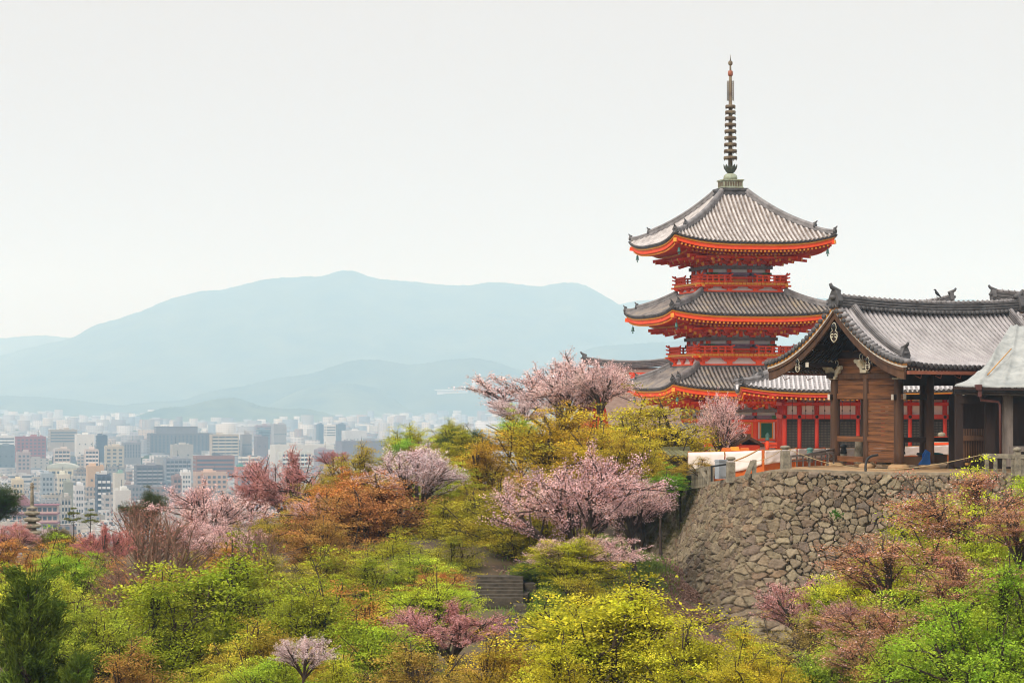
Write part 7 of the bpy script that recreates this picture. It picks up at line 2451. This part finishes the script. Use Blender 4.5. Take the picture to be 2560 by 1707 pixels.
TR("maple_tree", "lime maple peeping out under the wide pale cherry", "maple", 1, 1300, 1040, 160, 110, LIME)
TR("cherry_tree", "slim young pink cherry with a straight trunk in front of the pagoda's foot", "cherry", 2, 1800, 985, 146, 120, PINK, BLM, 0.4, ybase=1165)

# --- middle band
TR("maple_tree", "golden fan-shaped maple beneath the pagoda's lowest roof", "gold", 1, 1630, 1000, 143, 360, (0.62, 0.5, 0.03), None, 0.6, ybase=1190)
TR("maple_tree", "golden olive maple left of the fan-shaped one", "gold", 2, 1390, 1020, 146, 290, (0.60, 0.41, 0.026), ybase=1230)
TR("maple_tree", "bronze gold maple filling the slope below the dark evergreen", "gold", 0, 1215, 1100, 141, 240, (0.54, 0.34, 0.026))
TR("maple_tree", "golden maple between the pale cherry and the pink cherry", "gold", 1, 1500, 1060, 137, 260, (0.60, 0.42, 0.026))
TR("maple_tree", "yellow green maple edging the slope above the white-blossomed cherry", "maple", 3, 1150, 1080, 150, 140, (0.47, 0.45, 0.039))
TR("cherry_tree", "white-blossomed cherry with a dark leaning trunk amid the olive maples", "cherry", 0, 1058, 1116, 131, 230, (0.86, 0.72, 0.74), BLM, 2.0, ybase=1380)
TR("maple_tree", "lime maple behind the white-blossomed cherry", "maple", 1, 1075, 1140, 137, 200, (0.45, 0.52, 0.039))
TR("maple_tree", "large rust orange maple in the middle of the slope", "gold", 2, 925, 1195, 127, 330, RUST)
TR("maple_tree", "rust orange maple behind the large rust orange one, its top by the olive maples", "gold", 0, 862, 1175, 139, 200, (0.60, 0.23, 0.046))
TR("maple_tree", "orange maple at the lower left of the large rust orange one", "gold", 1, 800, 1290, 122, 200, ORNG)
TR("maple_tree", "olive maple left of the rust orange group", "gold", 2, 735, 1290, 136, 210, (0.43, 0.31, 0.033))
TR("maple_tree", "yellow olive maple above the rust orange group", "gold", 0, 815, 1200, 149, 190, (0.47, 0.37, 0.039))
TR("cherry_tree", "small pink cherry tucked between the olive and rust maples", "cherry", 3, 790, 1246, 133, 110, PINK, BLM)
TR("cherry_tree", "big pink cherry with bronze young leaves in front of the mossy wall", "cherry", 1, 1465, 1135, 117, 335, (0.80, 0.555, 0.54), BLM, 0.2, ybase=1490)
TR("cherry_tree", "second pink cherry trunk rising at the mossy wall's corner", "cherry", 2, 1580, 1185, 122, 200, PINK, BLM, 1.4, ybase=1475)
TR("cherry_tree", "low pink cherry sprays over the grass at the wall's foot", "cherry", 0, 1470, 1340, 113, 240, PINK, BLM, 0.9, ybase=1500)
TR("maple_tree", "olive yellow maple hanging over the upper stone steps", "maple", 2, 1270, 1200, 124, 300, (0.44, 0.37, 0.026), ybase=1470)
TR("maple_tree", "yellow green maple leaning across the slope below the upper steps", "maple", 0, 1440, 1345, 112, 200, (0.45, 0.44, 0.026), ybase=1540)
TR("maple_tree", "olive maple standing between the steps and the rust orange maple", "maple", 3, 1120, 1270, 126, 230, (0.43, 0.41, 0.026))
TR("maple_tree", "small lime maple beside the timber shed", "maple", 1, 1655, 1178, 131.5, 110, (0.24, 0.46, 0.039), ybase=1250)
TR("maple_tree", "small golden maple sapling in front of the sheeted fence", "sparse", 1, 1752, 1140, 131.2, 70, GOLD, ybase=1205)
TR("maple_tree", "low gold shrub behind the stone balustrade", "maple", 0, 1700, 1165, 133.5, 80, (0.54, 0.38, 0.039), ybase=1215)

# --- left slope
TR("maple_tree", "russet maple at the left edge below the stone pagoda", "gold", 1, 25, 1345, 128, 170, (0.57, 0.27, 0.065))
TR("maple_tree", "amber maple below the pruned pines", "gold", 2, 175, 1348, 134, 200, (0.60, 0.34, 0.039))
TR("cherry_tree", "reddish pink cherry right of the pruned pines", "cherry", 3, 262, 1322, 130, 140, (0.66, 0.28, 0.24), BLM2)
TR("maple_tree", "bright lime maple with upright clumps in front of the amber maple", "maple", 1, 165, 1362, 104, 180, (0.32, 0.46, 0.04))
TR("maple_tree", "yellow green maple at the left edge above the dark conifer", "maple", 2, 45, 1420, 96, 210, (0.43, 0.49, 0.039))
TR("maple_tree", "amber brown maple filling behind the bright lime clumps", "gold", 0, 300, 1400, 118, 220, (0.57, 0.31, 0.065))
TR("bare_tree", "tall leafless brown tree spreading thin twigs on the left slope", "bare", 1, 400, 1300, 110, 330, (0.46, 0.20, 0.12), BLM2, 0.7)
TR("bare_tree", "leafless tree with pale forked stems beside the yellow green maples", "bare", 0, 300, 1430, 102, 240, (0.40, 0.22, 0.12), BLM2, 2.6)
TR("cherry_tree", "half-open pink cherry behind the leafless brown tree", "cherry", 1, 560, 1310, 130, 160, PINK, BLM, 2.4)
TR("bare_tree", "thin pinkish leafless tree right of the half-open cherry", "bare", 1, 648, 1330, 120, 150, (0.50, 0.26, 0.18), BLM2, 1.9)
TR("maple_tree", "apricot maple behind the thin pinkish tree", "gold", 1, 570, 1360, 124, 180, (0.60, 0.30, 0.052))
TR("maple_tree", "olive gold maple at the centre left between bare and rust trees", "maple", 3, 690, 1395, 112, 210, (0.43, 0.37, 0.039))
TR("maple_tree", "broad moss green maple with dark forking limbs in the left foreground", "maple", 0, 560, 1392, 90, 410, (0.28, 0.34, 0.023), None, 0.3)
TR("maple_tree", "moss green maple left of the broad forking one", "maple", 3, 365, 1470, 85, 320, (0.30, 0.35, 0.023))
TR("maple_tree", "moss green maple right of the broad forking one", "maple", 1, 740, 1450, 86, 260, (0.31, 0.35, 0.026))
TR("maple_tree", "olive gold maple low in front of the broad forking one", "maple", 2, 655, 1560, 78, 230, (0.51, 0.38, 0.039))
TR("maple_tree", "fresh green maple at the bottom edge near the white blossom sprig", "maple", 0, 700, 1640, 66, 200, (0.34, 0.46, 0.04))
TR("maple_tree", "yellow green maple at the bottom edge left of centre", "maple", 1, 560, 1650, 68, 200, (0.45, 0.46, 0.039))
TR("maple_tree", "brown amber maple at the bottom edge right of the dark conifer", "gold", 0, 345, 1610, 72, 260, (0.45, 0.27, 0.052))
TR("maple_tree", "green maple between the dark conifer and the brown amber maple", "maple", 2, 215, 1500, 82, 200, (0.35, 0.42, 0.039))
TR("conifer_tree", "dark green feathery conifer in the bottom left corner", "conifer", 0, 75, 1455, 62, 500, NDL)
TR("conifer_tree", "small dark conifer tip beside the feathery corner conifer", "conifer", 0, 195, 1650, 60, 240, NDL, rot=1.5)
TR("cherry_tree", "thin spray of white pink blossom above the fresh green foreground maple", "cherry", 0, 762, 1592, 64, 125, PALE, BLM, 0.8)

# --- centre foreground
TR("maple_tree", "green maple below the large rust orange maple", "maple", 3, 905, 1400, 110, 250, (0.35, 0.39, 0.026))
TR("maple_tree", "reddish orange maple hanging low in the centre", "gold", 2, 870, 1470, 98, 260, (0.54, 0.26, 0.052))
TR("maple_tree", "lime maple in the centre in front of the steps", "maple", 1, 1075, 1445, 97, 190, (0.48, 0.58, 0.046))
TR("maple_tree", "small rusty maple left of the upper steps", "sparse", 0, 1105, 1415, 106, 130, (0.57, 0.24, 0.052))
TR("cherry_tree", "low spreading crimson pink cherry reaching over the lower steps", "cherry", 3, 1125, 1515, 90, 280, (0.72, 0.40, 0.39), BLM2, 1.2, ybase=1680)
TR("maple_tree", "fresh green maple left of the crimson pink cherry", "maple", 0, 905, 1550, 84, 240, (0.32, 0.42, 0.03))
TR("maple_tree", "olive amber maple at the bottom edge below the crimson pink cherry", "gold", 1, 1010, 1610, 74, 260, (0.48, 0.33, 0.052))
TR("maple_tree", "amber maple below the lower steps", "maple", 2, 1250, 1592, 80, 220, (0.60, 0.42, 0.039))
TR("maple_tree", "yellow green maple at the bottom edge left of the big yellow one", "maple", 3, 860, 1660, 66, 190, (0.47, 0.49, 0.039))
TR("maple_tree", "big bright yellow green maple in the centre foreground", "maple", 0, 1560, 1468, 74, 430, (0.52, 0.5, 0.03), None, 0.5)
TR("maple_tree", "yellow maple crown joined to the right of the big bright one", "maple", 2, 1725, 1560, 71, 300, (0.49, 0.47, 0.03), None, 1.1)
TR("maple_tree", "yellow maple crown joined to the left of the big bright one", "maple", 3, 1370, 1620, 67, 280, (0.52, 0.48, 0.03))
TR("maple_tree", "golden yellow maple at the bottom edge under the stone wall", "maple", 1, 1905, 1625, 68, 240, (0.58, 0.46, 0.03))

# --- right
TR("cherry_tree", "sparse pink cherry in front of the stone wall's lower face", "cherry", 0, 2025, 1450, 100, 220, (0.74, 0.46, 0.44), BLM2, 0.5)
TR("maple_tree", "olive leaved tree beneath the sparse pink cherry", "sparse", 1, 2020, 1530, 93, 260, (0.43, 0.31, 0.065))
TR("maple_tree", "leaf green maple at the bottom under the stone wall", "maple", 0, 2085, 1615, 78, 230, (0.24, 0.34, 0.03))
TR("cherry_tree", "tall bronze-leaved cherry with late blossom before the granite balustrade", "sparse", 1, 2420, 1175, 95, 340, BRONZE, BRZ, 0.4)
TR("maple_tree", "yellow green maple behind the tall bronze-leaved cherry", "maple", 1, 2395, 1225, 101, 300, (0.57, 0.63, 0.039))
TR("maple_tree", "yellow green maple cut by the right edge behind the bronze-leaved cherry", "maple", 3, 2560, 1200, 100, 240, (0.51, 0.60, 0.039))
TR("maple_tree", "yellow green maple spray reaching over the wall's middle", "maple", 2, 2205, 1365, 96, 200, (0.54, 0.57, 0.039))
TR("cherry_tree", "bronze-leaved cherry spreading low across the wall", "sparse", 2, 2235, 1325, 90, 330, (0.44, 0.235, 0.11), BRZ, 1.3)
TR("cherry_tree", "bronze-leaved cherry below the low spreading one", "sparse", 0, 2190, 1500, 82, 260, (0.44, 0.235, 0.11), BRZ, 2.2)
TR("cherry_tree", "bronze-leaved cherry cut by the right edge", "sparse", 2, 2545, 1255, 88, 240, (0.44, 0.235, 0.11), BRZ, 3.0)
TR("maple_tree", "lush green maple in the bottom right corner", "maple", 3, 2490, 1430, 66, 360, (0.27, 0.4, 0.03), None, 0.9)
TR("maple_tree", "lush green maple left of the corner one at the bottom edge", "maple", 1, 2345, 1560, 69, 260, (0.3, 0.42, 0.03))
TR("maple_tree", "olive brown tree at the bottom edge between the green maples", "sparse", 0, 2215, 1610, 72, 220, (0.45, 0.27, 0.065))

TR("maple_tree", "yellow green maple in the hollow below the white-blossomed cherry's trunk", "maple", 2, 985, 1335, 121, 230, (0.42, 0.42, 0.03))
TR("maple_tree", "olive maple under the white-blossomed cherry, left of the upper steps", "maple", 3, 1120, 1345, 117.5, 190, (0.37, 0.36, 0.03))
TR("maple_tree", "green maple in the hollow right of the large rust orange one", "maple", 0, 1030, 1385, 113, 210, (0.31, 0.38, 0.03))
TR("maple_tree", "olive gold maple beneath the rust orange maple's lower limbs", "maple", 2, 830, 1375, 116, 240, (0.42, 0.34, 0.03))
TR("maple_tree", "mossy olive maple behind the low spreading crimson cherry", "maple", 1, 1085, 1490, 100, 150, (0.36, 0.36, 0.03))
TR("maple_tree", "olive maple beside the white-blossomed cherry's foot", "gold", 0, 1160, 1215, 129, 210, (0.46, 0.36, 0.03))
TR("maple_tree", "olive gold maple between the domed rose cherry and the bare twigs", "gold", 1, 660, 1300, 138, 170, (0.44, 0.33, 0.03))
TR("maple_tree", "yellow olive maple below the soft pink cherry", "maple", 3, 480, 1390, 120, 210, (0.40, 0.36, 0.03))
TR("maple_tree", "amber maple low behind the moss green maples", "gold", 2, 440, 1430, 100, 230, (0.50, 0.30, 0.05))
TR("maple_tree", "yellow green maple between the conifer and the lime maple", "maple", 0, 125, 1445, 90, 200, (0.42, 0.46, 0.04))
TR("maple_tree", "deep green maple in the shade beside the upper steps", "dense", 1, 1335, 1395, 116, 90, (0.16, 0.24, 0.03))
TR("maple_tree", "olive green maple filling the slope left of the big pink cherry", "maple", 1, 1330, 1265, 121, 240, (0.40, 0.36, 0.03))
TR("maple_tree", "golden maple right of the big pink cherry's top", "gold", 2, 1560, 1085, 133, 180, (0.56, 0.42, 0.03))

TR("cherry_tree", "second pale cherry crown before the brown roof left of the pagoda", "cherry", 2, 1500, 902, 171, 170, (0.90, 0.70, 0.67), BLM, 0.3)

TR("maple_tree", "yellow green maple behind the low bronze-leaved cherry's left side", "maple", 0, 2140, 1430, 99, 210, (0.46, 0.52, 0.04))
TR("maple_tree", "yellow green maple between the two bronze-leaved cherries", "maple", 3, 2310, 1300, 98, 230, (0.46, 0.52, 0.04))
TR("maple_tree", "lime maple under the tall bronze-leaved cherry", "maple", 1, 2450, 1320, 91, 240, (0.44, 0.52, 0.04))
TR("maple_tree", "lime maple low behind the corner's lush green maples", "maple", 2, 2330, 1430, 86, 240, (0.40, 0.50, 0.04))
TR("maple_tree", "olive lime maple at the foot of the bronze-leaved cherries", "maple", 0, 2200, 1530, 84, 250, (0.38, 0.44, 0.04))
TR("cherry_tree", "bronze-leaved cherry bough over the corner's lush green maple", "sparse", 1, 2400, 1385, 79, 260, (0.45, 0.24, 0.115), BRZ, 2.7)
TR("cherry_tree", "bronze-leaved cherry bough low over the green maples at the bottom edge", "sparse", 0, 2200, 1570, 75, 260, (0.42, 0.23, 0.11), BRZ, 0.9)
TR("cherry_tree", "thin pink cherry in front of the wall's right foot", "cherry", 2, 2130, 1500, 92, 170, (0.76, 0.50, 0.47), BLM2, 1.7)

TR("maple_tree", "yellow green maple above the big bright foreground crown's left shoulder", "maple", 1, 1405, 1500, 97, 170, (0.44, 0.46, 0.03))
TR("maple_tree", "olive maple at the grassy bank's lower edge behind the big bright crown", "gold", 0, 1490, 1440, 104, 200, (0.42, 0.38, 0.03))

TR("maple_tree", "yellow green maple shoulder under the stone wall's foot, right of the big bright crown", "maple", 3, 1850, 1572, 84, 190, (0.50, 0.50, 0.03))
TR("maple_tree", "olive gold maple close beneath the pagoda terrace, left of the timber shed", "gold", 2, 1585, 1105, 138, 190, (0.56, 0.44, 0.03))

GROUP = {"maple_tree": "maples on the hillside", "cherry_tree": "cherries on the hillside", "bare_tree": "leafless trees of the left slope", "pine_tree": "evergreens by the stone pagoda", "conifer_tree": "dark conifers in the corner"}
CAT = {"maple_tree": "maple tree", "cherry_tree": "cherry tree", "bare_tree": "bare tree", "pine_tree": "pine tree", "conifer_tree": "conifer", "bush": "bush", "camphor_tree": "evergreen tree", "evergreen_tree": "evergreen tree"}
ZK = {"cherry": 0.8, "bare": 0.85}
ZS = {"broad moss green": 1.12, "tall bronze-leaved": 0.85, "bronze-leaved cherry": 0.7, "wide pale pink cherry": 0.62, "lower pale pink": 0.6, "second pale cherry": 0.8, "low spreading crimson": 0.5, "low pink cherry sprays": 0.5, "big pink cherry with": 0.88, "thin spray": 0.85,
      "slim young pink": 1.5, "deep rose domed": 0.8, "white-blossomed cherry with": 0.75, "large rust orange": 0.85}
tr_rnd = random.Random(77)
for name, label, kind, var, px, ytop, D, wpx, col, lm, rot, ybase in TREES:
    tm, cm = LIB[kind][var % len(LIB[kind])]
    x = (px - CX) / F * D
    zt = (HY - ytop) / F * D
    zg = ground(x, D) if ybase is None else (HY - ybase) / F * D
    nomw = {"conifer": 5.2, "pine": 3.6}.get(kind, 9.0); nomh = {"conifer": 9.0, "pine": 3.95}.get(kind, 9.0)
    wmul = {"conifer": 1.0, "pine": 1.0, "bare": 1.15}.get(kind, 1.32)
    if name == "maple_tree" and D < 100 and kind in ("maple", "gold"): wmul *= 1.16
    sxy = wpx * wmul / F * D / nomw
    sz = min(max(0.95 * sxy, (zt - zg) / nomh), 1.25 * sxy) if kind not in ZK else ZK[kind] * sxy
    for key, kk in ZS.items():
        if label.startswith(key): sz = kk * sxy
    zg = zt - sz * nomh
    if kind == "pine":
        sz = sxy * 1.05; zg = zt - sz * nomh
    t = thing(name, label, CAT[name], (x, D, zg), tr_rnd.uniform(0, 6.28) if rot is None else rot, GROUP.get(name))
    t.scale = (sxy, sxy, sz)
    to = link_mesh("trunk", tm, t)
    me = cm
    if lm is not None: me = crown_with(cm, lm)
    co = link_mesh("crown", me, t)
    if name == "maple_tree":
        ratio = col[0] / col[1]
        kr, kg = (1.0, 1.03) if ratio < 1.12 else ((0.86, 0.93) if ratio < 1.9 else (0.95, 1.08))
        col = (min(0.8, col[0] * kr), min(0.8, col[1] * kg), col[2] * 1.05)
    co.color = (*col, 1)

# ------------------------------------------------------------------ haze: one closed box of even air round the whole scene
hz_m = bpy.data.materials.new("spring_haze")
hz_m.use_nodes = True
hn, hl_ = hz_m.node_tree.nodes, hz_m.node_tree.links
hn.clear()
ho = hn.new("ShaderNodeOutputMaterial")
pv = hn.new("ShaderNodeVolumePrincipled")
pv.inputs["Color"].default_value = (0.46, 0.745, 1.0, 1)
pv.inputs["Absorption Color"].default_value = (1, 1, 1, 1)
pv.inputs["Density"].default_value = 1.7e-4
pv.inputs["Anisotropy"].default_value = 0.0
hl_.new(pv.outputs[0], ho.inputs["Volume"])
b = MB()
b.box((0, 6600, (-87 + 640) / 2), (16000, 14600, 640 + 87))
tag(b.build("haze", hz_m), kind="stuff")
